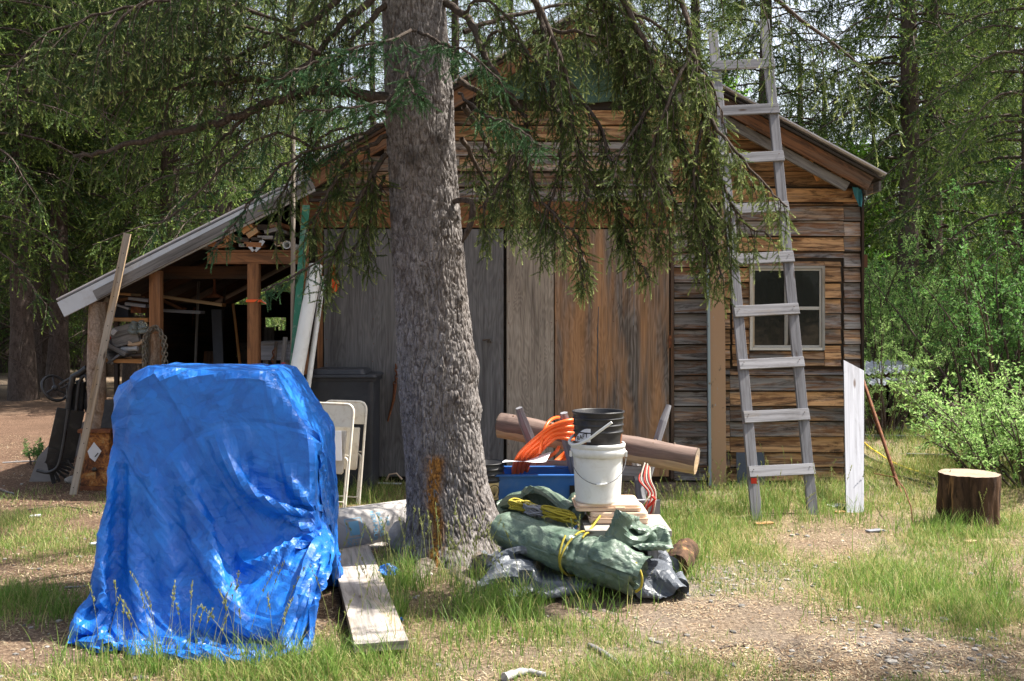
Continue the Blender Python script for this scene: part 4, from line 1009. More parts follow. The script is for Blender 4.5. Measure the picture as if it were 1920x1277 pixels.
def leafy_mesh(seed, hh, rad, nst, nl, L=.05, w=.026, base=.05, lean=.4, tree=False, sub=14, spl=.5):
    r = np.random.default_rng(seed); tub = []; Ps, Ds = [], []
    if tree:
        zz = np.linspace(0, hh, 10); tub.append((np.stack([np.cumsum(r.uniform(-.06, .06, 10)), np.cumsum(r.uniform(-.06, .06, 10)), zz], -1), .09*(1-zz/hh)+.01))
    for k in range(nst):
        a = r.uniform(0, 6.28)
        if tree: z0 = hh*r.uniform(.25, .97); p = np.array([0, 0, z0]); l = rad*r.uniform(.5, 1.1)*(1.15-z0/hh); v = np.array([math.cos(a), math.sin(a), r.uniform(.1, .7)]); rr = .015
        else: p = np.array([math.cos(a)*base, math.sin(a)*base, 0])*r.uniform(0, 1); l = hh*r.uniform(.6, 1.05); v = np.array([math.cos(a)*lean*r.uniform(.2, 1.3), math.sin(a)*lean*r.uniform(.2, 1.3), 1]); rr = .008+.006*hh
        v /= np.linalg.norm(v); pts = [p]; m = 9
        for i in range(m-1): v = v+(r.random(3)-.5)*.28+np.array([0, 0, -.02]); v /= np.linalg.norm(v); pts.append(pts[-1]+v*l/(m-1))
        pts = np.array(pts); tub.append((pts, np.linspace(rr, .003, m)))
        for j in range(sub):
            t = r.uniform(.25, 1) if not tree else r.uniform(.15, 1); x = t*(m-1); a_ = min(int(x), m-2); b = pts[a_]+(pts[a_+1]-pts[a_])*(x-a_)
            sv = r.standard_normal(3)*.6+np.array([0, 0, .35])+(pts[a_+1]-pts[a_])/l*(m-1)*.5; sv /= np.linalg.norm(sv); sl = spl*r.uniform(.4, 1.1)
            sp = np.stack([b, b+sv*sl*.5+np.array([0, 0, .02]), b+sv*sl+np.array([0, 0, -.06*sl])]); tub.append((sp, np.array([.004, .003, .0015])))
            q = r.uniform(.1, 1, nl)[:, None]; base_ = sp[0]+(sp[2]-sp[0])*q
            Ps.append(base_+r.standard_normal((nl, 3))*.012); Ds.append(sv[None]*.6+r.standard_normal((nl, 3))*.75)
    Ps = np.concatenate(Ps); Ds = np.concatenate(Ds); V2, F2 = tubes_np(tub, 4)
    V3, F3, C3 = scatter([leaf_tpl(seed+i, 1, L, w) for i in range(4)], Ps, Ds, r.uniform(.7, 1.25, len(Ps)), r)
    C3[:, 1] = 0; return (V2, F2), (V3, F3, C3)
def leafy_tpl(name, seed, mat, cat, **kw):
    b, c = leafy_mesh(seed, **kw); e = thing(name, 'x', cat); mesh_np('stems', b[0], b[1], M['bark_dark'], e, smooth=True); mesh_np('leaves', c[0], c[1], M[mat], e, col=c[2]); return e
used = {}
def put(tpl, px, Y, sc=1., rot=0., label=None, group=None, gnd=True, sx=1.0):
    o = copy_tree(tpl) if tpl.name in used else tpl; used[tpl.name] = 1
    x = (px-CX)/F*Y; o.location = (x, Y, gzf(x, Y)-.03); o.rotation_euler = (0, 0, rot); o.scale = (sc*sx, sc*sx, sc)
    if label: o['label'] = label
    if group: o['group'] = group
    return o
sA = spruce_tpl(101, Hh=16, crown0=2.6, nb=165, wid=2.7, dead=26); sB = spruce_tpl(102, Hh=14, crown0=1.6, nb=170, wid=2.3, dead=12)
sC = spruce_tpl(103, Hh=17, crown0=4.2, nb=140, wid=2.4, dead=45); sD = spruce_tpl(104, Hh=8, crown0=.4, nb=120, wid=1.5, dead=4, tl=.2, tw_n=22, nl=.035, nw=.012)
GL, GBk, GRt = 'spruces in the dark wood on the left', 'spruces behind the shed roof', 'spruces beyond the bushes on the right'
left = [(sC, 44, 18.5, 1., 'spruce trunk nearest the left edge, leaning slightly'), (sA, 78, 20.5, .95, 'dark spruce trunk beside the one nearest the left edge'), (sC, 108, 19.3, .9, 'slim dark spruce just left of the lean-to roof tip'),
        (sA, 172, 25, 1.05, 'straight brown spruce trunk above the lean-to roof tip'), (sC, 208, 25.5, 1.1, None), (sB, 298, 27, 1.1, None), (sA, -60, 17, 1., None), (sB, -190, 21, 1., None), (sB, 10, 27, 1.1, None),
        (sA, 380, 31, 1., None), (sC, 322, 19.5, 1.0, 'straight spruce trunk above the middle of the lean-to roof'), (sB, 415, 18.0, .95, None), (sA, 540, 21, .8, None), (sB, 250, 21.5, .9, None), (sD, 330, 23, .9, 'small bushy young spruce behind the lean-to roof'), (sD, 60, 26, 1., None), (sC, 140, 30, 1., None), (sB, 470, 26, .42, None), (sD, 500, 30, 1.0, None), (sD, 240, 29, .8, None), (sB, -20, 33, 1.1, None), (sA, 240, 38, 1., None)]
for i, (t, px, Y, sc, lb) in enumerate(left): put(t, px, Y, sc, i*1.7, lb or 'tall shaded spruce standing in the dark wood left of the shed', GL)
back = [(sB, 1120, 25, 1.0, None), (sB, 600, 33, .80, None), (sA, 700, 36, 1., None), (sC, 850, 28, 1., None), (sB, 960, 32, 1.1, None), (sA, 1080, 35, 1., None), (sB, 1180, 30, 1., None), (sC, 1308, 25, 1.0, 'spruce with a bare dark trunk seen behind the roof left of the ladder top'),
        (sA, 1432, 21, 1.0, 'dense spruce standing behind the top of the ladder'), (sD, 1500, 27, 1.15, None), (sD, 1545, 33, 1.25, 'narrow distant spruce in the sky gap right of the ladder')]
for i, (t, px, Y, sc, lb) in enumerate(back): put(t, px, Y, sc, i*2.3+.5, lb or 'spruce standing in the wood behind the shed', GBk)
right = [(sC, 1703, 19.0, 1.05, 'left one of the paired dark spruce trunks beyond the bushes'), (sA, 1748, 20.5, 1.1, 'right one of the paired dark spruce trunks beyond the bushes'), (sB, 1640, 27, .62, None), (sB, 1830, 27, 1.05, None), (sA, 1935, 15.5, .95, 'spruce with low sweeping boughs at the right edge'), (sC, 1890, 24, 1., None),
         (sA, 1780, 33, 1.1, None), (sB, 1990, 30, 1.1, None), (sD, 1700, 30, 1.1, None)]
for i, (t, px, Y, sc, lb) in enumerate(right): put(t, px, Y, sc, i*1.3+.2, lb or 'tall spruce in the wood on the right', GRt)
o_ = put(sC, 960+1867*6.6/5.1, 5.1, .70, 2.0, 'near spruce standing at the right of the yard, its boughs dappling the foreground', None); 
if 'group' in o_: del o_['group']
for k_, (x_, y_, s_) in enumerate(((4.5, -9., .9), (8.5, -12., 1.), (-3., -11., 1.), (13., -10., .9))):
    o_ = copy_tree(sB if k_ % 2 else sA); o_.location = (x_, y_, -.05); o_.scale = (s_,)*3; o_['label'] = 'spruce standing behind the photographer, mirrored in the window'; o_['group'] = 'spruces mirrored in the window'
# pale broad-leaved trees and bushes
aA = leafy_tpl('aspen_tree', 201, 'leaf_bright', 'tree', hh=7.5, rad=2.0, nst=46, nl=34, L=.085, w=.07, tree=True, sub=9, spl=.6)
for i, (px, Y, sc) in enumerate([(1375, 24, .95), (1255, 27, 1.0), (1600, 22.5, .75), (1480, 33, .85), (1660, 26, .75), (620, 38, .8), (540, 42, .95), (700, 31, .8), (1830, 24, .7), (1930, 22, .65), (440, 40, .9), (820, 38, .95)]):
    put(aA, px, Y, sc, i*1.9, ['bright green aspen showing between the ladder rails above the roof', 'bright green aspen showing just left of the ladder top'][i] if i < 2 else 'bright green aspen standing among the spruces', 'aspens among the spruces')
wA = leafy_tpl('willow_bush', 211, 'leaf_willow', 'bush', hh=3.0, rad=1.5, nst=26, nl=26, L=.055, w=.020, base=.5, lean=.45, sub=15, spl=.42)
wB = leafy_tpl('willow_bush', 212, 'leaf_mid', 'bush', hh=3.4, rad=1.6, nst=26, nl=24, L=.06, w=.024, base=.6, lean=.4, sub=15, spl=.45)
wb = [(wA, 1672, 15.6, .85, 'pale green willow bush rising beside the right corner of the shed'), (wA, 1630, 17.5, 1.1, 'pale willow bush behind the corner of the shed'), (wA, 1655, 13.0, .52, 'small pale willow growing in front of the metal sheets'), (wB, 1815, 16.0, .95, 'dark green bush in front of the paired spruce trunks'), (wB, 1905, 13.8, .95, 'dark green bush at the right edge of the clearing'),
      (wB, 1850, 18.5, 1.15, 'tall green bush behind the clearing, between two lower ones'), (wA, 1730, 17.5, .75, 'low pale bush in front of the paired spruce trunks'), (wB, 1990, 16, 1.1, 'leafy bush just outside the clearing on the far right'), (wB, 1690, 23, 1.2, 'leafy bush far back behind the metal sheets')]
for i, (t, px, Y, sc, lb) in enumerate(wb): put(t, px, Y, sc, i*2.1, lb, 'bushes beyond the clearing on the right')
for i, (px, Y, sc) in enumerate([(30, 31, .8), (150, 29, .7), (260, 31, .8), (360, 27, .8), (90, 36, 1.), (420, 33, .9), (500, 24, .75), (540, 20, .6), (-30, 26, .8), (450, 19, .55), (210, 36, 1.), (20, 38, 1.2), (320, 36, 1.1)]):
    put(wB if i % 3 else wA, px, Y, sc, i*1.1, 'green bush growing between the trunks of the left wood', 'bushes in the left wood')
wC = leafy_tpl('willow_shrub', 213, 'leaf_willow', 'bush', hh=1.15, rad=.9, nst=44, nl=16, L=.046, w=.019, base=.55, lean=.85, sub=11, spl=.28)
put(wC, 1925, 9.1, .92, .4, 'low bright willow shrub at the right edge near the stump'); put(wC, 1880, 10.6, .70, 2.2, 'low bright willow shrub just behind the one near the stump'); put(wC, 2010, 9.6, 1.1, 4.2, 'low bright willow shrub at the far right of the clearing')
# tall herbs
fA = leafy_tpl('tall_herb', 221, 'leaf_mid', 'plant', hh=.62, rad=.3, nst=9, nl=5, L=.12, w=.016, base=.22, lean=.35, sub=7, spl=.06)
for i in range(30):
    px, py = random.uniform(1640, 1905), random.uniform(705, 800)
    if i < 7: px, py = random.uniform(1650, 1700), random.uniform(760, 800)
    Y = EYE*F/(py-HY); put(fA, px, Y, random.uniform(.7, 1.15), random.random()*6, 'narrow-leaved green herb standing in the tall growth beyond the shed corner', 'tall herbs beyond the shed corner')
hb = copy_tree(fA); hb.location = (*G(70, 872).xy, 0); hb.scale = (.45,)*3; hb['label'] = 'small leafy herb growing in the litter beside the snow sled'; del hb['group']
# far wood closing the view: one mass
def far_wood():
    a, b, c = spruce_mesh(131, Hh=15, crown0=.6, nb=70, wid=2.7, dead=0, tden=4.5, tl=.42, tw_n=12, nl=.09, nw=.03); r = np.random.default_rng(8)
    Vs, Fs, Cs, o = [], [], [], 0; Vb, Fb, ob = [], [], 0
    for k in range(46):
        Y = r.uniform(42, 64); px = -150+2300*(k+r.random())/46
        if k % 2 == 0: Y = r.uniform(42, 48)
        x = (px-CX)/F*Y; an = r.uniform(0, 6.28); s = r.uniform(.6, .9); 
        if 1330 < px < 1640 or 480 < px < 720: s *= .62
        ca, sa = math.cos(an)*s, math.sin(an)*s; Rm = np.array([[ca, -sa, 0], [sa, ca, 0], [0, 0, s]])
        Vs.append(c[0]@Rm.T+[x, Y, 0]); Fs.append(c[1]+o); Cs.append(c[2]); o += len(c[0])
        Vb.append(a[0]@Rm.T+[x, Y, 0]); Fb.append(a[1]+ob); ob += len(a[0])
    C = np.concatenate(Cs); 
    w = mesh_np('far_forest', np.concatenate(Vs), np.concatenate(Fs), M['needles_far'], col=C); setp(w, 'far mass of spruces closing the view behind the clearing', 'forest', None, 'stuff')
    mesh_np('trunks', np.concatenate(Vb), np.concatenate(Fb), M['bark_dark'], w)
far_wood()
# ------------------------------------------------------------ cloth: position-based draping
class Convex:
    def __init__(s, planes, rnd=.02): s.n = np.array([Vector(p[0]).normalized() for p in planes]); s.o = np.array([p[1] for p in planes]); s.r = rnd; s.n = s.n.astype(np.float32); s.o = s.o.astype(np.float32)
    def fix(s, X):
        d = X@s.n.T-s.o-s.r; k = d.argmax(1); m = d.max(1); ins = m < 0
        X[ins] -= s.n[k[ins]]*m[ins][:, None]; return ins
def cbox(x0, x1, y0, y1, z1, extra=(), rnd=.02):
    pl = [((-1, 0, 0), -x0), ((1, 0, 0), x1), ((0, -1, 0), -y0), ((0, 1, 0), y1), ((0, 0, 1), z1)]+list(extra); return Convex(pl, rnd)
def plane_thru(a, b, ny=(0, 1, 0)):
    a, b = Vector(a), Vector(b); n = (b-a).cross(Vector(ny)); n = n if n.z > 0 else -n; n.normalize(); return (tuple(n), n.dot(a))
def drape(X, h, cols, steps=200, it=8, dt=.02, bend=.5, fric=.5, gnd=.006, damp=.985, bend4=.25, limit=None, swell=0.0, grav=3.0):
    X = X.astype(np.float32); H0 = h
    """X (a,b,3) start grid, h rest length"""
    Vl = np.zeros_like(X); a, b, _ = X.shape
    def con(A, B, L, k):
        d = B-A; l = np.sqrt((d*d).sum(-1))+1e-9; c = (d*((l-L)/l*.5*k)[..., None]); A += c; B -= c
    def lo(A, B, L, k):      # resists only shortening
        d = B-A; l = np.sqrt((d*d).sum(-1))+1e-9; e = np.minimum(l-L, 0); c = (d*(e/l*.5*k)[..., None]); A += c; B -= c
    for st in range(steps):
        if swell and st > steps*.6: h = H0*(1+swell*min(1, (st/steps-.6)/.2))
        Xo = X.copy(); X += Vl*dt; X[..., 2] -= grav*dt*dt
        for q in range(it):
            for o in (0, 1):
                n = (a-o)//2*2; con(X[o:o+n:2], X[o+1:o+n:2], h, 1.); n = (b-o)//2*2; con(X[:, o:o+n:2], X[:, o+1:o+n:2], h, 1.)
            for o in (0, 1):
                for p in (0, 1):
                    n, m = (a-o)//2*2, (b-p)//2*2
                    con(X[o:o+n:2, p:p+m:2], X[o+1:o+n:2, p+1:p+m:2], h*1.4142, .35); con(X[o+1:o+n:2, p:p+m:2], X[o:o+n:2, p+1:p+m:2], h*1.4142, .35)
            for g, kk in ((2, bend), (4, bend4)):
                for o in range(2*g):
                    n = (a-o-g+2*g-1)//(2*g)
                    A = X[o:a-g:2*g]; B = X[o+g::2*g][:len(A)]; 
                    if len(A): lo(A, B, h*g*.97, kk)
                    A = X[:, o:b-g:2*g]; B = X[:, o+g::2*g][:, :A.shape[1]]
                    if A.shape[1]: lo(A, B, h*g*.97, kk)
            F2 = X.reshape(-1, 3); hit = np.zeros(len(F2), bool)
            for c in cols: hit |= c.fix(F2)
            if limit: hit |= limit(F2, st/steps)
            gz_ = gnd; lowm = F2[:, 2] < gz_; F2[lowm, 2] = gz_; hit |= lowm
            if q == it-1:
                Fo = Xo.reshape(-1, 3); F2[hit] = F2[hit]*(1-fric)+Fo[hit]*fric
                for c in cols: c.fix(F2)
                F2[F2[:, 2] < gz_, 2] = gz_
        Vl = (X-Xo)/dt*damp; sp = np.sqrt((Vl*Vl).sum(-1, keepdims=True)); Vl *= np.minimum(1, 3.0/(sp+1e-9))
    return X
def worley(u, v, s):
    iu, iv = np.floor(u), np.floor(v); best = np.full(u.shape, 9.); 
    for da in (-1, 0, 1):
        for db in (-1, 0, 1):
            cu, cv = iu+da, iv+db; pu = cu+_h(cu, cv, cu*0, s); pv = cv+_h(cu, cv, cu*0, s+1)
            best = np.minimum(best, np.hypot(u-pu, v-pv)+.55*_h(cu, cv, cu*0, s+2))
    return best
def up2(X):
    Y = np.empty((X.shape[0]*2-1, X.shape[1], 3)); Y[::2] = X; Y[1::2] = (X[1:]+X[:-1])/2
    Z = np.empty((Y.shape[0], X.shape[1]*2-1, 3)); Z[:, ::2] = Y; Z[:, 1::2] = (Y[:, 1:]+Y[:, :-1])/2; return Z
def crumple(X, h, amps, seed=3, fold=0):
    '''creased-plastic relief: facets meeting in sharp ridges'''
    a, b, _ = X.shape; u, v = np.meshgrid(np.arange(a)*h, np.arange(b)*h, indexing='ij')
    du, dv = np.gradient(X, axis=0), np.gradient(X, axis=1); N = np.cross(du, dv); N /= np.linalg.norm(N, axis=-1, keepdims=True)+1e-9
    wu = u+.05*(fbm(u*5, v*5, 0, seed)-.5); wv = v+.05*(fbm(u*5+9, v*5, 0, seed)-.5); D = 0
    for k, (cell, amp) in enumerate(amps):
        c, s_ = math.cos(k*1.1+.4), math.sin(k*1.1+.4); p, q = (wu*c+wv*s_)/cell, (wv*c-wu*s_)/cell*.7; D = D+amp*(worley(p, q, seed+k*5)-.8)
    if fold:      # the square creases left from the packet
        for w_ in (u+.01*np.sin(v*4), v+.01*np.sin(u*5)): k_ = np.round(w_/fold); D = D+.006*np.maximum(0, 1-np.abs(w_-k_*fold)/.018)*np.where(k_ % 2 == 0, 1, -1)
    return X+N*D[..., None]
def cloth_obj(name, X, mat, parent=None, h=.03, sub=1, thick=0, smooth=True):
    a, b, _ = X.shape; X = X.copy(); X[..., 2] += gz(X[..., 0], X[..., 1])
    i = np.arange(a-1)[:, None]*b+np.arange(b-1)[None]; Fc = np.stack([i, i+b, i+b+1, i+1], -1).reshape(-1, 4)
    uu, vv = np.meshgrid(np.arange(a)*h, np.arange(b)*h, indexing='ij')
    o = mesh_np(name, X.reshape(-1, 3), Fc, mat, parent, uv=np.stack([uu, vv], -1).reshape(-1, 2), smooth=smooth)
    if thick:
        m = o.modifiers.new('t', 'SOLIDIFY'); m.thickness = thick; m.offset = 0
    if sub: m = o.modifiers.new('s', 'SUBSURF'); m.levels = sub; m.render_levels = sub
    return o
def grommets(par, X, idx, r=.014):
    for (i, j) in idx:
        a, b, _ = X.shape; p = Vector(X[i, j]); p.z += gzf(p.x, p.y)
        t1 = Vector(X[min(i+1, a-1), j]-X[max(i-1, 0), j]); t2 = Vector(X[i, min(j+1, b-1)]-X[i, max(j-1, 0)]); n = t1.cross(t2).normalized()
        if n.y > 0: n = -n
        mb = MB(); mb.lathe([(r*.5, 0), (r*.55, .004), (r*.8, .006), (r, .003), (r*1.05, 0)], p+n*.003, 16, ax=n); mb.lathe([(.0001, .001), (r*.5, .001)], p+n*.003, 12, ax=n, c=(0, 0, 0)); mb.build('grommet', M['white_metal'], par)
rn = np.random.default_rng(77)
# blue tarpaulin over machinery
cA = cbox(-1.94, -1.24, 5.08, 5.62, 1.31, [plane_thru((-1.94, 0, 1.31), (-1.24, 0, 1.285))]); cA2 = cbox(-2.04, -1.90, 5.12, 5.6, 1.24, [plane_thru((-2.04, 0, 1.20), (-1.92, 0, 1.28))])
cB = cbox(-1.30, -1.03, 5.10, 5.68, 1.28, [plane_thru((-1.24, 0, 1.27), (-1.03, 0, .93))]); cC = cbox(-2.02, -1.06, 5.06, 5.68, .50)
def nplane(a, b, za, zb=None):
    # a vertical or leaning face over the ground line a-b; (za at the line) leaning back to zb over .27 m
    d = Vector((b[0]-a[0], b[1]-a[1], 0)); n = Vector((d.y, -d.x, 0)).normalized(); n = n if n.y < 0 else -n
    if zb is not None: n = Vector((n.x*(zb-za), n.y*(zb-za), .27)).normalized()
    return (tuple(n), n.dot(Vector((a[0], a[1], za))))
fa, fb = (-2.13, 4.98), (-.78, 4.66)
cD = Convex([nplane(fa, fb, 0), nplane(fa, fb, .13, .40), ((-1, 0, 0), 2.13), ((1, 0, 0), -.84), ((0, 1, 0), 5.5), ((0, 0, 1), .40), plane_thru((-2.13, 0, .16), (-2.0, 0, .40)), plane_thru((-.80, 0, .06), (-1.04, 0, .46))])
h = .031; a, b = 112, 132
uu, vv = np.meshgrid((np.arange(a)-a*.50)*h, (np.arange(b)-b*.565)*h, indexing='ij'); an = R(-4)
X = np.stack([-1.53+uu*math.cos(an)-vv*math.sin(an), 5.32+uu*math.sin(an)+vv*math.cos(an), 1.42+.10*(fbm(uu*4, vv*4, 0, 9)-.5)], -1)
def tarp_limit(Q, t):
    g = (1-min(1, t/.55))*1.3
    x, y, z = Q[:, 0], Q[:, 1], Q[:, 2]; low = np.clip(1-z/.50, 0, 1)**.8; w = np.sin(x*7+z*3)*.035+np.sin(x*17+z*6)*.015
    ymin = 5.02*(1-low)+(4.52-.22*(x+1.45))*low-.05+w-g
    ymin = np.where(x > -1.0, ymin+.15*(1-low), ymin)
    xmin = -2.07-.14*np.clip(1-z/.35, 0, 1)+.02*np.sin(z*11+y*5)-g; xmax = -1.0+.26*low*np.clip((5.5-y)/.4, 0, 1)+np.clip((y-5.7)/.4, 0, 1)*.04+.02*np.sin(z*13+y*9)+g
    ymax = 5.9+.35*(x > -1.35)*low+g
    h0 = (y < ymin) | (x < xmin) | (x > xmax) | (y > ymax)
    Q[:, 1] = np.clip(y, np.minimum(ymin, ymax), ymax); Q[:, 0] = np.clip(Q[:, 0], xmin, xmax); return np.zeros(len(Q), bool)
X = X0 = drape(X, h, [cA, cA2, cB, cC, cD], steps=220, it=9, dt=.022, bend=.10, fric=.10, bend4=.0, limit=tarp_limit, swell=.035)
blue = thing('tarpaulin', 'big crinkled blue plastic tarpaulin draped over something square, its hem pooling in the grass', 'tarpaulin', (-1.55, 5.35, 0))
X = crumple(up2(X), h/2, [(.30, .012), (.11, .007), (.05, .0045)], fold=.36); cloth_obj('sheet', X, M['tarp_blue'], blue, h/2, 0, 0, False)
grommets(blue, X, [(20, 2), (60, 2), (100, 2), (140, 2), (180, 2), (2, 60)])
# ------------------------------------------------------------ tarps heaped right of the trunk
def one(name, label, cat, loc, group=None): return thing(name, label, cat, loc, group)
sA1 = cbox(-.14, .40, 5.70, 6.4, .17, [plane_thru((-.12, 0, .02), (.1, 0, .17)), ((0, -1, .55), -4.98)], rnd=.01); sA2 = cbox(.35, .95, 5.85, 6.45, .13, rnd=.01); sA3 = cbox(.02, .16, 5.62, 6.2, .17, [((0, -1, .8), -4.34)], .01)
h = .024; a, b = 66, 52
uu, vv = np.meshgrid((np.arange(a)-a*.5)*h, (np.arange(b)-b*.5)*h, indexing='ij')
def buckle(uu, vv, cx, cy, z, sx, sy, ang, amp, fr, seed):
    c, s = math.cos(ang), math.sin(ang); x, y = uu*sx, vv*sy
    return np.stack([cx+x*c-y*s, cy+x*s+y*c, z+amp*(fbm(uu*fr, vv*fr, 0, seed, 3)-.3)*2], -1)
def box_limit(x0, x1, y0, y1, sk=0.):
    def f(Q, t):
        Q[:, 0] = np.clip(Q[:, 0], x0, x1); yy0 = y0+sk*(Q[:, 0]-x0); Q[:, 1] = np.clip(Q[:, 1], yy0, y1); return np.zeros(len(Q), bool)
    return f
X = buckle(uu, vv, .34, 5.90, .30, .78, .66, R(-14), .16, 3.6, 31)
X = drape(X, h, [sA1, sA2, sA3], steps=85, it=8, dt=.02, bend=.35, fric=.5, bend4=.12, limit=box_limit(-.22, .93, 5.66, 6.5, -.12), swell=.0)
silv = one('tarpaulin', 'crumpled dark grey silver tarpaulin lying under the rolled green one', 'tarpaulin', (.4, 6.0, 0))
X = crumple(up2(X), h/2, [(.15, .016), (.06, .006)], 9); cloth_obj('sheet', X, M['tarp_silver'], silv, h/2, 0, 0, False); grommets(silv, X, [(2, 2), (40, 2), (80, 2), (129, 3), (129, 40)], .018)
# heap of green tarp behind the roll
gC = cbox(.0, .30, 6.10, 6.5, .36, [plane_thru((.0, 0, .24), (.16, 0, .42)), plane_thru((.16, 0, .42), (.4, 0, .2))]); gC2 = cbox(.30, .55, 6.05, 6.4, .38, [plane_thru((.30, 0, .2), (.42, 0, .42)), plane_thru((.42, 0, .42), (.6, 0, .22))])
gC4 = cbox(-.05, .55, 5.95, 6.5, .22)
def heap_cloth(name, label, a, b, cx, cy, sx, sy, ang, cols, lim, seed, z=.5, mat='tarp_green', parent=None, fr=3.6, amp=.13):
    uu, vv = np.meshgrid((np.arange(a)-a*.5)*h, (np.arange(b)-b*.5)*h, indexing='ij'); X = buckle(uu, vv, cx, cy, z, sx, sy, ang, amp, fr, seed)
    X = drape(X, h, cols, steps=80, it=8, dt=.02, bend=.25, fric=.5, bend4=.1, gnd=.02, limit=lim, swell=.0); t = parent or one(name, label, 'tarpaulin', (cx, cy, 0)); X = crumple(up2(X), h/2, [(.16, .014), (.06, .006)], seed); cloth_obj('sheet', X, M[mat], t, h/2, 0, 0, False); return t, X
heap_cloth('tarpaulin', 'loosely folded green tarpaulin heaped behind the green roll', 46, 36, .24, 6.16, .66, .74, R(-14), [gC, gC2, gC4, sA1, sA2], box_limit(-.10, .56, 6.12, 6.6, -.45), 55)
gF = cbox(.42, .86, 5.66, 5.86, .365, [plane_thru((.60, 0, .40), (.88, 0, .30))]); gF2 = cbox(.44, .66, 5.66, 5.84, .42, [plane_thru((.40, 0, .36), (.52, 0, .44)), plane_thru((.52, 0, .44), (.70, 0, .34))])
heap_cloth('tarpaulin', 'green tarpaulin flap folded over the plank in front of the tan cases', 34, 20, .63, 5.74, .74, .72, R(-10), [gF, gF2, cbox(.3, .92, 5.2, 5.70, .262)], box_limit(.40, .90, 5.56, 5.86, -.1), 71, z=.50)
heap_cloth('tarpaulin', 'dark silver tarpaulin fold with an eyelet between plank and roll end', 26, 18, .84, 5.74, 1.0, .9, R(-30), [cbox(.70, .92, 5.66, 5.9, .12, [plane_thru((.70, 0, .30), (.95, 0, .06))])], box_limit(.66, 1.0, 5.5, 5.95), 83, z=.42, mat='tarp_silver')
heap_cloth('tarpaulin', 'crumpled silver tarpaulin bulging out under the front of the green roll, with an eyelet', 34, 20, .14, 5.66, .86, .82, R(-20), [cbox(-.10, .12, 5.64, 5.85, .12, [plane_thru((-.1, 0, .06), (0, 0, .15))]), cbox(.12, .42, 5.60, 5.8, .06)], box_limit(-.20, .50, 5.50, 5.86, -.12), 97, z=.30, mat='tarp_silver', amp=.12)
# the roll
def make_roll():
    A, B = np.array(P(938, 990, 5.95)), np.array(P(1194, 1078, 5.50)); A[2] = .330; B[2] = .155
    n, m = 150, 120; d = (B-A)/np.linalg.norm(B-A); L = np.linalg.norm(B-A); up = np.array([0, 0, 1.]); s = np.cross(d, up); s /= np.linalg.norm(s); u2 = np.cross(s, d)
    t, th = np.meshgrid(np.linspace(0, 1, n), np.linspace(0, 2*np.pi, m, endpoint=False), indexing='ij')
    r = .112+.008*np.sin(t*3.1)+.010*np.cos(th*2+t*3)+.012*np.exp(-((np.sin((th-1.0)/2))/.12)**2)*(t < .97)
    r = r-.010*np.exp(-((t-.56)/.018)**2)-.010*np.exp(-((t-.62)/.018)**2)+.010*(fbm(t*9, np.cos(th)*1.5, np.sin(th)*1.5, 5)-.5)*2
    r = r+.006*np.abs(np.sin(th*3+t*6+2*fbm(t*5, np.cos(th), np.sin(th), 7)))
    r = r*np.where(t > .93, 1+.10*np.sin(th*4+1)*(t-.93)/.07, 1)*np.where(t < .05, .82+.18*t/.05, 1)
    C = A[None, None]+d*(t*L)[..., None]; sq = 1.0
    V = C+s*(np.cos(th)*r*1.12)[..., None]+u2*(np.sin(th)*r*.92)[..., None]
    u = t*L; v = th*.13; N = V-C; N /= np.linalg.norm(N, axis=-1, keepdims=True); D = .010*(worley(u/.13, th*1.1/.9, 4)-.8)+.005*(worley(u/.06, th*2.1, 14)-.8); V = V+N*D[..., None]
    i = np.arange(n-1)[:, None]*m; j = np.arange(m)[None]; j2 = (j+1) % m; Fc = np.stack([i+j, i+n*0+j2, i+m+j2, i+m+j], -1).reshape(-1, 4)[:, ::-1]
    Vv = V.reshape(-1, 3); parts = [Vv]; Fs = [Fc]; off = len(Vv)
    # spiral-folded end: nested collars stepping inward
    for k, (f, dd) in enumerate(((.88, .012), (.74, -.03), (.66, .022), (.50, -.03), (.40, .018), (.2, -.03))):
        e = C[-1, :1]+(V[-1]-C[-1])*f*(1+.06*np.sin(th[0]*3+k))[:, None]+d*(dd+.012*np.sin(th[0]*5+k*2))[:, None]; parts.append(e)
        prev = off-m; Fs.append(np.stack([prev+j[0], prev+j2[0], off+j2[0], off+j[0]], -1)[:, ::-1]); off += m
    e = C[0, :1]+(V[0]-C[0])*.3+d*(.02); parts.append(e); Fs.append(np.stack([j[0], j2[0], off+j2[0], off+j[0]], -1)); off += m
    return mesh_np('roll', np.concatenate(parts), np.concatenate(Fs), M['tarp_green'], rollT, smooth=False, uv=np.zeros((off, 2))), A, d, L, s, u2
rollT = one('rolled_tarpaulin', 'rolled-up green tarpaulin tied with yellow rope, lying slanting down to the ground', 'tarpaulin', (.35, 5.95, 0))
_, rA, rd, rL, rs_, ru = make_roll()
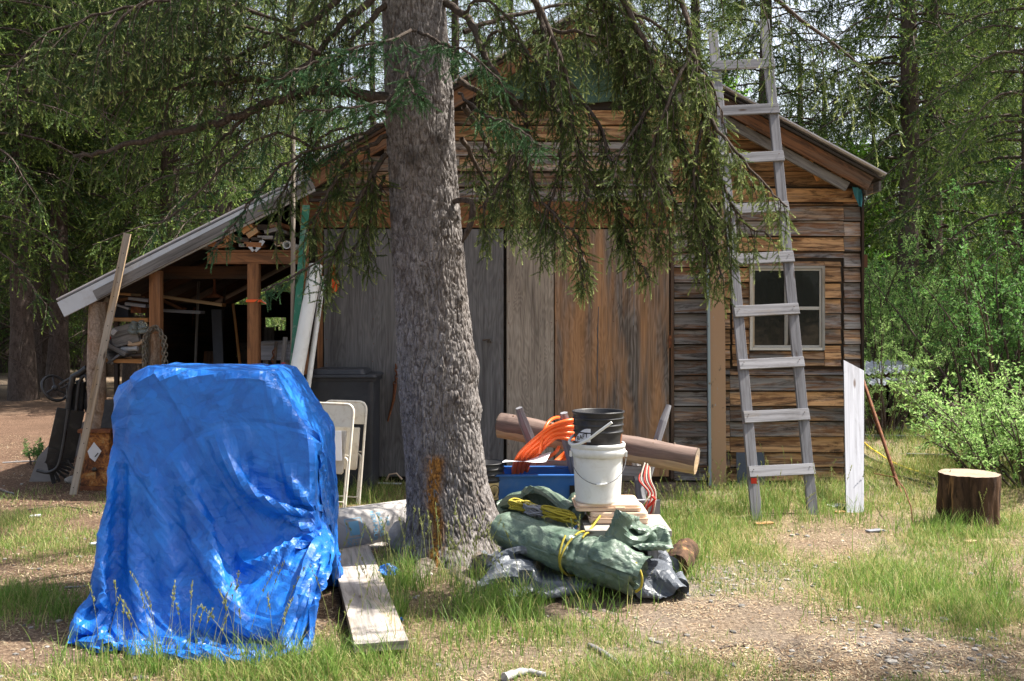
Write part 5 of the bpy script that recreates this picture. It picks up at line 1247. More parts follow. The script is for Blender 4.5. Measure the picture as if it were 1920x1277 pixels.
# loose folded flaps at the roll's near end
for k, (off_, ln, rr, a0, a1) in enumerate(((.0, .30, .15, .35, 1.5), (.09, .26, .135, 1.2, 2.3))):
    n1, n2 = 26, 22; t, th = np.meshgrid(np.linspace(0, 1, n1), np.linspace(a0, a1, n2), indexing='ij')
    C = rA+rd*(rL-ln*.75+off_*0)+0; r = rr+.02*np.sin(t*5+k)+.02*(fbm(t*4, th*3, k, 8)-.5); X = (rA+rd*(rL-ln*.82))[None, None]+rd*(t*ln)[..., None]+rs_*(np.cos(th)*r*1.1)[..., None]+ru*(np.sin(th)*r*.95)[..., None]
    cloth_obj('flap', crumple(up2(X), .008, [(.10, .012), (.05, .004)], 4+k), M['tarp_green'], rollT, .012, 0, 0, False)
def rope(pts, r, m, mat, name, parent, jit=.0):
    pp = smooth_path([tuple(p) for p in pts], m); mb = MB(); mb.tube([Vector(p) for p in pp], r, 7); return mb.build(name, M[mat], parent)
for q, tt in enumerate((.545, .60)):
    pts = []
    for k in range(26):
        th = k/25*2*math.pi*.97+1.2; rr = .136+.004*math.sin(k); c = rA+rd*(rL*tt+.045*math.sin(th*.5+q*2)); pts.append(c+rs_*math.cos(th)*rr*1.12+ru*math.sin(th)*rr*.93)
    rope(pts, .0065, 80, 'rope_yellow', 'rope', rollT)
rope([rA+rd*(rL*.60)+rs_*(-.08)+ru*.13, rA+rd*(rL*.50)+rs_*(-.13)+ru*.15+np.array([.12, .05, .02]), P(1105, 990, 5.85), P(1112, 992, 5.95)], .0065, 20, 'rope_yellow', 'rope', rollT)
rope([P(1192, 1055, 5.42), P(1203, 1078, 5.38), P(1202, 1100, 5.38), P(1192, 1110, 5.40)], .007, 16, 'rope_yellow', 'rope', rollT)
def hank(name, label, px, py, Y, w, hgt, mat, n=9, seed=1, rot=0.):
    r = np.random.default_rng(seed); c = np.array(P(px, py, Y)); t = one(name, label, 'rope', (c[0], c[1], c[2]-.03)); 
    pts = []
    for k in range(n*14):
        a = k/14*2*math.pi; lx = math.cos(a)*w*(1+.12*math.sin(k*.37)); ly = math.sin(a)*hgt*(1.3+.5*math.sin(k*.23+1)); lz = .014+.024*math.sin(k*.31)+.016*r.random()
        pts.append(c+np.array([lx*math.cos(rot)-ly*math.sin(rot), ly*math.cos(rot)+lx*math.sin(rot), lz-lx*.22]))
    mb = MB(); mb.tube([Vector(p) for p in smooth_path(pts, n*30)], .0062, 6); mb.build('coil', M[mat], t)
    mb = MB(); mb.tube([Vector(c+np.array([.008*k, math.cos(k*1.7)*hgt*1.05, .02+.032*math.sin(k*1.7)])) for k in range(-4, 5)], .0065, 6); mb.build('wrap', M[mat], t)
hank('rope_hank', 'left yellow rope hank, the one beside the blue tub', 983, 957, 6.0, .085, .035, 'rope_yellow', 7, 2)
hank('rope_hank', 'grey rope hank lying between the two yellow ones', 1008, 965, 5.94, .075, .032, 'rope_grey', 8, 5)
hank('rope_hank', 'right yellow rope hank, bound in a bow on the green roll', 1048, 973, 5.90, .095, .035, 'rope_yellow', 8, 9)

# ------------------------------------------------------------ buckets, tub, cases
def bucket(o, R0, R1, Hh, mat, ribs, t, name='body', rim=.006, inner=True, ribw=.006):
    prof = [(.001, 0), (R0, 0), (R0*1.01, .01)]
    zs = sorted(set([Hh*k/20 for k in range(1, 20)]))
    pr = []
    for z in zs:
        pr.append((R0+(R1-R0)*z/Hh, z))
    for rz_ in ribs:
        rr = R0+(R1-R0)*rz_/Hh; pr += [(rr, rz_-.006), (rr+ribw, rz_-.004), (rr+ribw, rz_+.002), (rr, rz_+.004)]
    pr.sort(key=lambda q: q[1]); prof += pr
    prof += [(R1, Hh-.012), (R1+rim, Hh-.010), (R1+rim, Hh), (R1-.002, Hh)]
    if inner: prof += [(R1-.006, Hh-.004), (R0-.006, .03), (.001, .03)]
    mb = MB(); mb.lathe(prof, o, 56); return mb.build(name, M[mat], t)
bp = P(1121, 938, 6.0); BZ = bp.z
wb_ = one('bucket', 'white plastic bucket with wire handle standing on the tan cases', 'bucket', (bp.x, bp.y, BZ))
o_ = bucket(bp, .135, .153, .345, 'white_plastic', [], wb_)
mb = MB(); mb.lathe([(.151, .270), (.163, .272), (.165, .310), (.160, .318), (.158, .322), (.164, .325), (.165, .343), (.160, .350), (.151, .349)], bp, 56); mb.build('rim_band', M['white_plastic'], wb_)
mb = MB(); pts = []
for k in range(25):
    a = math.pi*k/24; x = -math.cos(a)*.165; pts.append((bp.x+x, bp.y-.03-math.sin(a)*.125, BZ+.275-.155*math.sin(a)+.05*(x/.165)*math.sin(a)*0+.0*x))
mb.tube(pts, .0022, 6); mb.build('wire_handle', M['wire'], wb_)
mb = MB(); mb.tube(pts[11:15], .0075, 10); mb.build('grip', M['white_plastic'], wb_)
mb = MB(); 
for s_ in (-1, 1): mb.box((bp.x+s_*.166, bp.y-.03, BZ+.285), (.012, 0, 0), (0, .05, 0), (0, 0, .03))
mb.build('handle_lug', M['white_plastic'], wb_)
# black bucket nested inside, with red band, label and white bail
bb = one('bucket', 'black ribbed bucket with a partly hidden label, nested in the white bucket', 'bucket', (bp.x, bp.y, BZ+.2))
bo = bp+Vector((.002, 0, .185)); bucket(bo, .130, .152, .355, 'black_plastic', [.235, .275, .315], bb)
rb = MB(); zz0, zz1 = .165, .222; r0_, r1_ = .130+.022*zz0/.355+.0012, .130+.022*zz1/.355+.0012
rb.lathe([(r0_, zz0), (r1_, zz1)], bo, 14, a0=R(186), a1=R(236)); rb.build('red_band', M['rust'], bb)
rb = MB(); rb.lathe([(r0_, zz0), (r1_, zz1)], bo, 8, a0=R(333), a1=R(352)); rb.build('red_band', M['rust'], bb)
lab = MB(); n = 18; Rl = .1480
def cylp(a, z, r=Rl): return bo+Vector((math.sin(a)*r, -math.cos(a)*r, z))
top = [(-1.25+.86*k/n, .188+.072*math.sin(min(1, k/n*1.15)*math.pi/2)) for k in range(n+1)]; bot = [(-1.25+.86*k/n, .178+.004*k/n) for k in range(n+1)]
vs = [cylp(a_, z_, Rl+.0005*0) for a_, z_ in top]+[cylp(a_, z_) for a_, z_ in bot]; lab._add(vs, [(n+1+k, n+2+k, k+1, k) for k in range(n)], [[(0, 0)]*4]*n, (0, 0, 0)); lab.build('label', M['paper'], bb)
# lettering bent round the bucket, climbing to the right
c_ = -.84; M4 = Matrix.Translation(bo+Vector((0, 0, .196)))@Matrix.Rotation(c_, 4, 'Z')
def bent_text(body, size, rad, a_c, z_c, slope, o, mat, parent, name):
    cu = text_obj(body, size, name, M[mat], Matrix.Identity(4), parent); off = wl(parent)
    for v in cu.data.vertices:
        p = Vector(v.co)+off; a = a_c+p.x/rad; z = z_c+p.z+p.x*slope; v.co = o+Vector((math.sin(a)*rad, -math.cos(a)*rad, z))-off
    return cu
bent_text('RAFT', .038, Rl+.0035, -.78, .209, .34, bo, 'black_ink', bb, 'lettering')
bail = MB(); pts = [P(1147, 792, 5.78), P(1125, 808, 5.80), P(1100, 826, 5.83), P(1078, 834, 5.86), P(1068, 831, 5.90), P(1070, 822, 5.97), P(1082, 812, 6.05)]
bail.tube([Vector(v) for v in smooth_path([tuple(p) for p in pts], 40)], .0085, 10); bail.build('bail_handle', M['white_plastic'], bb)
# tan cases under it
def rbox(mb, x0, x1, y0, y1, z0, z1, r=.03, n=5):
    pts = []
    for (cx_, cy_, a0) in ((x1-r, y0+r, -90), (x1-r, y1-r, 0), (x0+r, y1-r, 90), (x0+r, y0+r, 180)):
        for k in range(n+1): a = R(a0+90*k/n); pts.append((cx_+r*math.cos(a), cy_+r*math.sin(a), z0))
    return mb.prism(pts, (0, 0, z1-z0))
cz1 = BZ-.002
def case(label, x0, x1, y0, y1, z0, z1):
    t = one('storage_case', label, 'case', ((x0+x1)/2, (y0+y1)/2, z0), 'tan plastic cases'); hh = z1-z0
    mb = MB(); rbox(mb, x0, x1, y0, y1, z0, z0+hh*.48); mb.build('base', M['tan_plastic'], t, .006); mb = MB(); rbox(mb, x0+.004, x1-.004, y0+.004, y1-.004, z0+hh*.53, z1); mb.build('lid', M['tan_plastic'], t, .008)
    mb = MB(); rbox(mb, x0-.006, x1+.006, y0-.006, y1+.006, z0+hh*.48, z0+hh*.53); mb.build('seam', M['tan_plastic'], t, .002)
    mb = MB(); mb.bx(x1-.16, x1-.10, y0-.012, y0+.0, z0+hh*.35, z0+hh*.68); mb.build('latch', M['tan_plastic'], t, .003)
z1c = cz1-.045
case('upper tan plastic case directly under the white bucket', bp.x-.14, bp.x+.25, 5.88, 6.20, z1c+.002, cz1)
case('lower tan plastic case resting on the bench plank', bp.x-.06, bp.x+.29, 5.86, 6.20, .362, z1c)
bench = one('plank_bench', 'low grey plank on short blocks, one end sticking out beside the tarpaulins', 'bench', (.6, 6.0, 0))
e1 = P(1262, 1008, 5.66); mb = MB(); mb.bx(.42, e1.x, 5.70, 6.16, .322, .358, (.2, .8, .5)); mb.build('plank', M['plank'], bench, .002)
mb = MB(); mb.bx(.80, .86, 5.86, 6.14, gzf(.9, 6), .321, (.2, .7, .5)); mb.build('leg', M['grey_wood'], bench); mb = MB(); mb.bx(.46, .52, 5.98, 6.14, 0, .321); mb.build('leg', M['grey_wood'], bench)
# blue tub with paper
tb = P(1010, 893, 6.9); tub = one('plastic_tub', 'blue plastic storage tub with a raised rim behind the ropes', 'tub', (tb.x, tb.y, 0))
x0, x1 = (926-CX)/F*6.75, (1096-CX)/F*6.75; zt = EYE-(892-HY)/F*6.75
mb = MB(); y0, y1 = 6.75, 7.15
for (a_, b_) in (((x0+.02, y0+.02), (x1-.02, y0+.02)), ((x1-.02, y0+.02), (x1-.02, y1-.02)), ((x1-.02, y1-.02), (x0+.02, y1-.02)), ((x0+.02, y1-.02), (x0+.02, y0+.02))):
    A_, B_ = Vector((a_[0], a_[1], 0)), Vector((b_[0], b_[1], 0)); C_ = Vector(((x0+x1)/2, (y0+y1)/2, 0)); n_ = 10
    ins = lambda p, f: C_+(p-C_)*f
    vs = []; fs = []; us = []
    for k in range(n_+1):
        q = A_.lerp(B_, k/n_); vs += [ins(q, .88)+Vector((0, 0, .05)), ins(q, 1)+Vector((0, 0, zt-.01)), ins(q, .985)+Vector((0, 0, zt-.01)), ins(q, .87)+Vector((0, 0, .06))]
    for k in range(n_): b4 = k*4; fs += [(b4, b4+4, b4+5, b4+1), (b4+2, b4+6, b4+7, b4+3)]; us += [[(0, 0)]*4]*2
    mb._add(vs, fs, us, (0, 0, 0))
mb.bx(x0+.06, x1-.06, y0+.05, y1-.05, .05, .06); mb.build('body', M['blue_plastic'], tub)
def ringf(mb, x0, x1, y0, y1, w, z0, z1):
    mb.bx(x0, x1, y0, y0+w, z0, z1); mb.bx(x0, x1, y1-w, y1, z0, z1); mb.bx(x0, x0+w, y0+w, y1-w, z0, z1); mb.bx(x1-w, x1, y0+w, y1-w, z0, z1)
mb = MB(); ringf(mb, x0-.005, x1+.005, y0-.005, y1+.005, .035, zt-.008, zt+.006); mb.build('rim', M['blue_plastic'], tub, .004)
mb = MB(); mb.bx(x1-.10, x1-.03, y0+.012, y0+.03, zt-.16, zt-.07); mb.build('painted_recess', M['recess_shade'], tub)  # solid near-black block; its colour stands in for the shade of a recess
pp_ = one('paper_sheet', 'white sheet of paper lying bent across the blue tub', 'paper', (-.0, 6.9, zt)); n1, n2 = 14, 8
t, s_ = np.meshgrid(np.linspace(0, 1, n1), np.linspace(0, 1, n2), indexing='ij'); X = np.stack([-.07+.30*t+.05*s_, 6.74+.26*s_-.0*t, zt+.012+.055*np.clip(t-.25, 0, 1)+.012*np.sin(t*5+s_*3)+.03*s_*t], -1)
cloth_obj('sheet', X-np.array([0, 0, 0])*1, M['paper'], pp_, .02, 1)
# nested black pots with the yellow band
npt = one('nursery_pot', 'stack of black pots with a yellow shell-marked band, half hidden by the trunk', 'pot', ((911-CX)/F*6.85, 6.85, .17)); pc = Vector(((911-CX)/F*6.85, 6.85, .17)); ztop = EYE-(867-HY)/F*6.85-pc.z
mb = MB(); prof = [(.001, 0), (.100, 0), (.118, ztop-.13)]
for k in range(4): z = ztop-.115+k*.037; prof += [(.121+.002*k, z), (.127+.002*k, z+.002), (.127+.002*k, z+.007), (.121+.002*k, z+.010)]
prof += [(.131, ztop), (.125, ztop), (.10, .05), (.001, .05)]; mb.lathe(prof, pc, 44); mb.build('body', M['black_plastic'], npt)
zb0 = EYE-(938-HY)/F*6.75-pc.z; zb1 = EYE-(906-HY)/F*6.75-pc.z; rr = lambda z: .100+.018*z/(ztop-.13)+.0012
mb = MB(); mb.lathe([(rr(zb0), zb0), (rr(zb1), zb1)], pc, 44); bnd = mb.build('band', M['tan_plastic'], npt); bnd.data.materials[0] = plain('band_yellow', (.62, .46, .22), .6, .15, 20)
mb = MB(); am = math.asin(min(.9, ((927-911)/F*6.75)/.112)); zc = (zb0+zb1)/2; shell = []
for k in range(17): a_ = R(-35+250*k/16); shell.append((-math.cos(a_)*.040, math.sin(a_)*.040+.004))
shell += [(.022, -.044), (-.022, -.044)]; shell.append(shell[0]); r_m = rr(zc)+.003
def sp(u, v): return pc+Vector((math.sin(am+u/r_m)*r_m, -math.cos(am+u/r_m)*r_m, zc+v))
mb.tube([sp(*q) for q in shell], .0026, 5)
for k in range(-3, 4): mb.tube([sp(0, -.03), sp(math.sin(k*.36)*.034, math.cos(k*.36)*.034)], .0011, 4)
mb.build('emblem', M['black_ink'], npt)

# ------------------------------------------------------------ sawbuck with log, hose, straps
saw = one('sawbuck', 'rough grey wooden sawbuck with crossed legs behind the buckets', 'sawhorse', (.6, 7.3, 0))
for a_, b_, w_ in ((P(972, 765, 7.30), P(1055, 955, 7.62), .055), (P(1056, 774, 7.0), P(1100, 985, 7.3), .060), (P(1253, 760, 7.45), P(1178, 975, 7.12), .050), (P(1190, 850, 7.35), P(1215, 975, 7.05), .055), (P(1010, 870, 7.7), P(960, 960, 7.3), .05)):
    b_ = Vector((b_.x, b_.y, gzf(b_.x, b_.y)-.01)); mb = MB(); n = 9; mb.tube([Vector(a_).lerp(b_, k/(n-1))+Vector((random.uniform(-.006, .006), 0, 0)) for k in range(n)], [w_*.72*(.65 if k == 0 else 1) for k in range(n)], 7, jit=.22, flat=.75, smooth=False); mb.build('leg', M['ladder_wood'], saw)
for a_, b_ in ((P(985, 868, 7.35), P(1215, 885, 7.2)), (P(1000, 885, 7.6), P(1205, 893, 7.5))):
    mb = MB(); mb.bar(a_, b_, .045, .07); mb.build('rail', M['grey_wood'], saw)
lg = one('log', 'trimmed purple-brown log lying slanted across the sawbuck', 'log', (.6, 7.3, .6))
la, lb = P(938, 795, 7.62), P(1306, 862, 7.05); n = 22
mb = MB(); d_ = (lb-la)
pts = [la+d_*(k/(n-1)) for k in range(n)]; mb.tube(pts, [.088+.004*math.sin(k*.9) for k in range(n)], 11, jit=.05, c=(.15, 0, 0), smooth=True)
lo_ = mb.build('bark_sides', M['log'], lg)
mb = MB(); dn = d_.normalized(); ux = Vector((0, 0, 1)).cross(dn).normalized(); uy = dn.cross(ux)
for e, s_ in ((lb, 1), (la, -1)):
    k_ = 22; ring = [(e+dn*s_*.004)+ux*math.cos(2*math.pi*k/k_)*.086*(1-.06*math.sin(k*2.))+uy*math.sin(2*math.pi*k/k_)*.086 for k in range(k_)]
    if s_ < 0: ring = ring[::-1]
    mb._add(ring, [tuple(range(k_))], [[(.086*math.cos(2*math.pi*k/k_), .086*math.sin(2*math.pi*k/k_)) for k in range(k_)]], (0, 0, 0))
mb.build('cut_end', M['stump_top'], lg)
mb = MB(); down = -uy if uy.z > 0 else uy
mb.tube([p+down*.035-ux*0+Vector((0, -.012, 0)) for p in pts[:]], [.072]*n, 9, c=(.95, 0, 0), jit=.06); mb.build('bare_side', M['log'], lg)
mb = MB()
for k in range(26):
    t_ = random.random()*.9+.05; p = la+d_*t_; a_ = random.uniform(.3, 2.4); mb.ball(p+ux*math.cos(a_)*.086+Vector((0, 0, 1))*math.sin(a_)*.086, random.uniform(.004, .010), 6, 4, jit=.4)
mb.build('bark_scraps', M['bark_post'], lg)
# orange hose
hz = one('hose_coil', 'bright orange hose coiled in long loops over the log', 'hose', (P(1020, 830, 7.1).x, 7.1, .7)); rh = random.Random(4)
mb = MB()
for k in range(7):
    o1 = rh.uniform(-3, 3); f = k/6; w_ = 1-f
    pts = [P(966+22*f+o1, 908-10*f, 7.20), P(963+26*f, 880-6*f, 7.10), P(975+34*f+o1, 852-4*f, 7.02), P(1000+30*f, 826+4*f, 6.98), P(1035+8*f+o1, 800+20*f, 6.96), P(1070, 788+36*f, 6.98), P(1092, 792+34*f, 7.15), P(1100, 806+26*f, 7.5), P(1060, 850+6*f+o1, 7.72), P(1000+14*f, 900, 7.45)]
    mb.tube([Vector(p)+Vector((0, .012*(k % 2), 0)) for p in smooth_path([tuple(p) for p in pts], 46)], .0145, 8)
pts = [P(1012, 850, 6.98), P(1018, 815, 6.97), P(1030, 790, 7.05), P(1048, 783, 7.25), P(1062, 792, 7.6)]; mb.tube([Vector(p) for p in smooth_path([tuple(p) for p in pts], 24)], .0125, 8)
pts = [P(1006, 868, 7.05), P(1022, 862, 6.98), P(1042, 848, 6.98), P(1048, 838, 7.02)]; mb.tube([Vector(p) for p in smooth_path([tuple(p) for p in pts], 16)], .0125, 8)
mb.build('hose', M['orange_hose'], hz)
# straps and cords hanging at the right leg
st = one('cord_bundle', 'tangle of red and pale cords hanging from the sawbuck beside the tan cases', 'cord', (P(1215, 900, 7.0).x, 7.0, .3))
for k, (mt, o1) in enumerate((('rope_white', -6), ('rope_white', 4), ('rope_red', 0), ('rope_red', 9), ('rope_white', 12), ('rope_red', -10))):
    pts = [P(1212+o1*.5, 868+k*2, 7.0), P(1208+o1, 900, 6.9), P(1222+o1*.6, 925, 6.85), P(1214+o1, 945+3*k, 6.82), P(1205+o1*1.3, 970, 6.85), P(1212+o1, 985-2*k, 6.9)]
    rope(pts, .006, 30, mt, 'cord', st)
mb = MB(); mb.tube([P(1222, 930, 6.8), P(1228, 936, 6.78), P(1222, 944, 6.8), P(1214, 950, 6.8)], .010, 8); mb.build('hook', M['red'], st)
t = one('wood_offcut', 'weathered board offcut standing on end behind the cord tangle', 'board', (P(1222, 970, 6.9).x, 6.9, 0)); mb = MB(); mb.bx(P(1196, 0, 6.95).x, P(1238, 0, 6.95).x, 6.95, 6.99, gzf(.95, 6.95), EYE-(938-HY)/F*6.95, (.2, .9, 0)); mb.build('board', M['white_wood'], t)
t = one('rotten_log', 'short reddish rotten log chunk beside the plank end', 'log', (P(1275, 1040, 6.2).x, 6.2, 0)); mb = MB(); a_, b_ = P(1268, 1046, 6.02), P(1290, 1030, 6.45); a_.z = b_.z = .075
mb.tube([a_.lerp(b_, k/6) for k in range(7)], [.07, .082, .085, .083, .085, .08, .07], 12, jit=.25); mb.build('chunk', M['stump_side'], t)

# ------------------------------------------------------------ paper form tube, rocks, board on the ground, scraps
ft = one('form_tube', 'thick grey cardboard form tube printed in blue, lying between tarpaulin and trunk', 'tube', (-.9, 6.6, 0))
ta, tb_ = Vector((-1.28, 6.38, .172)), Vector((-.48, 6.98, .172)); dn = (tb_-ta).normalized(); mb = MB()
mb.lathe([(.148, 0), (.155, .0), (.155, (tb_-ta).length), (.148, (tb_-ta).length), (.148, .0)], ta, 56, ax=dn); mb.build('shell', M['tube'], ft)
nv = Vector((dn.y, -dn.x, 0)); nv = nv if nv.y < 0 else -nv; nv = (nv+Vector((0, 0, .35))).normalized(); Xv = (-nv).cross(dn)*1.0
def tube_m(along): m = Matrix.Identity(4); X_ = (-1*(-nv)).cross(dn); m.col[0][:3] = (dn.cross(nv))*-1; m.col[1][:3] = -nv; m.col[2][:3] = dn; m.translation = ta+dn*along; return m
m_ = tube_m(0); xc = Vector(m_.col[1][:3]).cross(Vector(m_.col[2][:3]))
def tube_m(along): m = Matrix.Identity(4); m.col[0][:3] = xc; m.col[1][:3] = -nv; m.col[2][:3] = dn; m.translation = ta+dn*along; return m
def ttext(b_, s_, al, ar, w=1.): 
    m = tube_m(al)@Matrix.Rotation(ar, 4, 'Z'); return text_obj(b_, s_, 'lettering', M['ink_blue'], m, ft, cyl=.1565, sx=w)
ttext('REDI-POUR', .045, .375, .0, .92); ttext('BUILDERS', .042, .42, -.02, .92); ttext('TUBE', .03, .47, -.1, .9)
ttext('12', .036, .235, .62); ttext('QC', .036, .19, .62)
ttext('BUILDERS', .035, .64, .1, .8)
mb = MB()
def tq(al0, al1, r0, r1, rad=.1562):
    n_ = 8; vs = []
    for k in range(n_+1):
        a_ = r0+(r1-r0)*k/n_
        for al in (al0, al1): vs.append(tube_m(al)@Vector((math.sin(a_)*rad, -math.cos(a_)*rad, 0)))
    mb._add(vs, [(2*k, 2*k+1, 2*k+3, 2*k+2) for k in range(n_)], [[(0, 0)]*4]*n_, (0, 0, 0))
tq(.19, .26, -.28, .30); w_ = .005
for q in ((.165, .17, -.42, .44), (.28, .285, -.42, .44), (.165, .285, -.42, -.39), (.165, .285, .41, .44)): tq(*q)
mb.build('printed_panel', M['ink_blue'], ft)
def rock(px, py, r, label, sc=(1, .8, .75), Y=None, z=None, seed=0, mat='rock'):
    g = G(px, py) if Y is None else P(px, py, Y); rr_ = random.Random(seed+px)
    zc_ = gzf(g.x, g.y)+r*sc[2]*.7 if z is None else z
    t = one('rock', label, 'rock', (g.x, g.y, gzf(g.x, g.y))); bm = bmesh.new(); bmesh.ops.create_icosphere(bm, subdivisions=3, radius=r)
    for v in bm.verts:
        n = float(fbm(v.co.x/r*1.2+px, v.co.y/r*1.2, v.co.z/r*1.2, 3)); v.co *= .75+.6*n; v.co = Vector((v.co.x*sc[0], v.co.y*sc[1], v.co.z*sc[2]))+Vector((0, 0, zc_-t.location.z))
    me = bpy.data.meshes.new('stone'); bm.to_mesh(me); bm.free(); me.materials.append(M[mat]); o = bpy.data.objects.new('stone', me); COL.objects.link(o); o.parent = t; return t
rock(748, 1020, .095, 'rough pale rock leaning between the form tube and the trunk', (.7, .7, 1.1), Y=6.35)
rock(688, 1045, .09, 'flat rock lying under the form tube', (1.5, .8, .35))
rock(140, 905, .07, 'left of the two pale rocks at the foot of the leaning lath', (1.3, .8, .6)); rock(170, 903, .09, 'right of the two pale rocks at the foot of the leaning lath', (1.3, .8, .6))
bd = one('board', 'wide weathered plank lying on the grass beside the blue tarpaulin', 'board', (-.8, 5.6, 0)); mb = MB()
pa, pb = Vector((-1.09, 6.60, .085)), Vector((-.605, 4.62, .055)); mb.bar(pa, pb, .25, .042, c=(.35, .9, .5)); mb.build('plank', M['plank'], bd, .002)
def scrap(px, py, w, label, seed):
    g = G(px, py); r = np.random.default_rng(seed); n = 14; t, s_ = np.meshgrid(np.linspace(-1, 1, n), np.linspace(-1, 1, n), indexing='ij')
    X = np.stack([g.x+t*w+.02*s_, g.y+s_*w*.6, gzf(g.x, g.y)+.012+w*.75*np.exp(-(t*1.1)**2-(s_*1.2)**2)*(1-.2*np.abs(t*2-.5))], -1); X = crumple(up2(X), .015, [(.10, .04), (.05, .015)], seed)
    X[..., 2] -= gz(X[..., 0], X[..., 1]); X[..., 2] = np.maximum(X[..., 2], .004)
    th_ = one('tarp_scrap', label, 'tarpaulin', (g.x, g.y, 0)); cloth_obj('sheet', X, M['tarp_blue'], th_, .015, 0, 0, False)
scrap(718, 1098, .085, 'crumpled end of blue plastic poking out between plank and trunk', 3); scrap(728, 1172, .06, 'small blue plastic scrap beside the near half of the plank', 5)

# ------------------------------------------------------------ ladder and things leaning on the right wall
ld = one('ladder', 'tall homemade grey wooden ladder leaning on the roof edge', 'ladder', (2.0, 7.8, 0)); Yt = 9.06
b1, b2 = G(1419, 974), G(1524, 964); b2.y = b2.y; t1, t2 = P(1336, 58, Yt), P(1433, 38, Yt)
b1.z = b2.z = -.01
for a_, b_ in ((b1, t1), (b2, t2)):
    mb = MB(); mb.bar(a_, b_, .082, .040, (0, -1, .2), (.3, .6, .5)); mb.build('rail', M['ladder_wood'], ld, .003)
for k, py in enumerate((122, 207, 296, 390, 484, 581, 680, 778, 880)):
    q = []
    for a_, b_ in ((b1, t1), (b2, t2)):
        lo_t, hi_t = 0, 1
        for _ in range(30):
            m_t = (lo_t+hi_t)/2; v = a_.lerp(b_, m_t); p_y = HY+F*(EYE-v.z)/v.y
            if p_y > py+(3 if a_ is b1 else -2): lo_t = m_t
            else: hi_t = m_t
        q.append(a_.lerp(b_, lo_t))
    d = (q[1]-q[0]).normalized(); mb = MB(); mb.bar(q[0]-d*.045+Vector((0, -.034, 0)), q[1]+d*.045+Vector((0, -.034, 0)), .088*random.uniform(.9, 1.08), .026, (0, -1, .25), (random.uniform(.1, .5), random.uniform(.5, 1), 0)); mb.build('rung', M['ladder_wood'], ld, .003)
    for s_, qq in ((1, q[0]), (-1, q[1])):
        for u_ in (-.02, .02): mb = MB(); mb.ball(qq+Vector((0, -.049, u_)), .0045, 6, 4, (0, 0, 0)); mb.build('nail', M['iron'], ld)
mb = MB(); v = b1.lerp(t1, .068); mb.box(v+Vector((0, -.022, 0)), (.045, 0, 0), (0, .003, 0), (-.004, 0, .075)); mb.build('red_tape', M['red'], ld)
pb_ = one('board', 'tall peach board with peeling blue-grey paint leaning on the wall left of the ladder', 'board', (wx(1340), WY-.1, 0)); mb = MB()
mb.box((wx(1341), WY-.095, wz(915)/2+wz(445)/2), (wx(1356)-wx(1327)-.0, 0, 0), (0, .03, 0), (-.01, .05, wz(440)-wz(915)), (.3, 0, 0)); mb.build('face', M['peel'], pb_, .002)
mb = MB(); mb.box((wx(1326)-.004, WY-.10, wz(915)/2+wz(445)/2), (.022, 0, 0), (0, .045, 0), (-.01, .05, wz(440)-wz(915)), (1.1, 0, 0)); mb.build('edge', M['peel'], pb_)
wbd = one('board', 'pale weathered board with a slanted top leaning on the right corner of the shed', 'board', (P(1600, 0, 8.4).x, 8.4, 0)); mb = MB()
Yb, Ytt = 8.02, 9.28
q = [P(1587, 960, Yb), P(1620, 962, Yb), P(1613, 694, Ytt), P(1597, 682, Ytt), P(1582, 675, Ytt)]; q[0].z = q[1].z = -.01
q[2].y = Yb+(Ytt-Yb)*(q[2].z/q[4].z); mb.prism([q[0], q[1], q[2], q[4]], (0, .022, 0), (.1, .9, .5))
for k in range(len(mb.uv)): mb.uv[k] = [(mb.v[i][2]*1.0, mb.v[i][0]-.34*mb.v[i][2]) for i in mb.f[k]]
mb.build('face', M['white_wood'], wbd, .002)
sl = one('slate_panel', 'small blue-grey sheet leaning against the wall behind the ladder foot', 'panel', (wx(1402), WY-.1, 0)); mb = MB(); mb.box((wx(1402), WY-.12, wz(880)), (wx(1429)-wx(1377), 0, 0), (0, .012, 0), (0, .06, .345)); mb.build('sheet', M['slate'], sl)
rd_ = one('iron_bar', 'long rusty iron bar leaning on the shed corner', 'bar', (P(1690, 0, 8.8).x, 8.8, 0)); a_ = G(1690, 925); b_ = Vector((XR+.05, WY+.16, wz(700))); mb = MB(); mb.tube([a_-Vector((0, 0, .02)), a_.lerp(b_, .5), b_], .017, 8); mb.build('shaft', M['rust'], rd_)
rr2 = one('bent_rod', 'thin bent rusty rod standing in the grass by the bar', 'rod', G(1712, 985)); a_ = G(1712, 985); mb = MB(); mb.tube([a_, P(1708, 950, 7.6), P(1695, 915, 7.7), P(1678, 895, 8.2), P(1640, 888, 8.9)], .005, 6); mb.build('shaft', M['rust'], rr2)
tc = one('cloth_rag', 'teal rag hanging under the right eave corner', 'rag', W(1608, 365, -.12)); c0 = W(1606, 350, -.10)
t, s_ = np.meshgrid(np.linspace(0, 1, 12), np.linspace(0, 1, 10), indexing='ij'); X = np.stack([c0.x+(-.05+.09*s_)*(1-.6*t)+.02*t, c0.y-.03+.02*np.sin(s_*9+t*4), c0.z-.17*t-.03*s_], -1); X[..., 2] -= gz(X[..., 0], X[..., 1]); cloth_obj('cloth', X, M['teal_cloth'], tc, .01, 1)
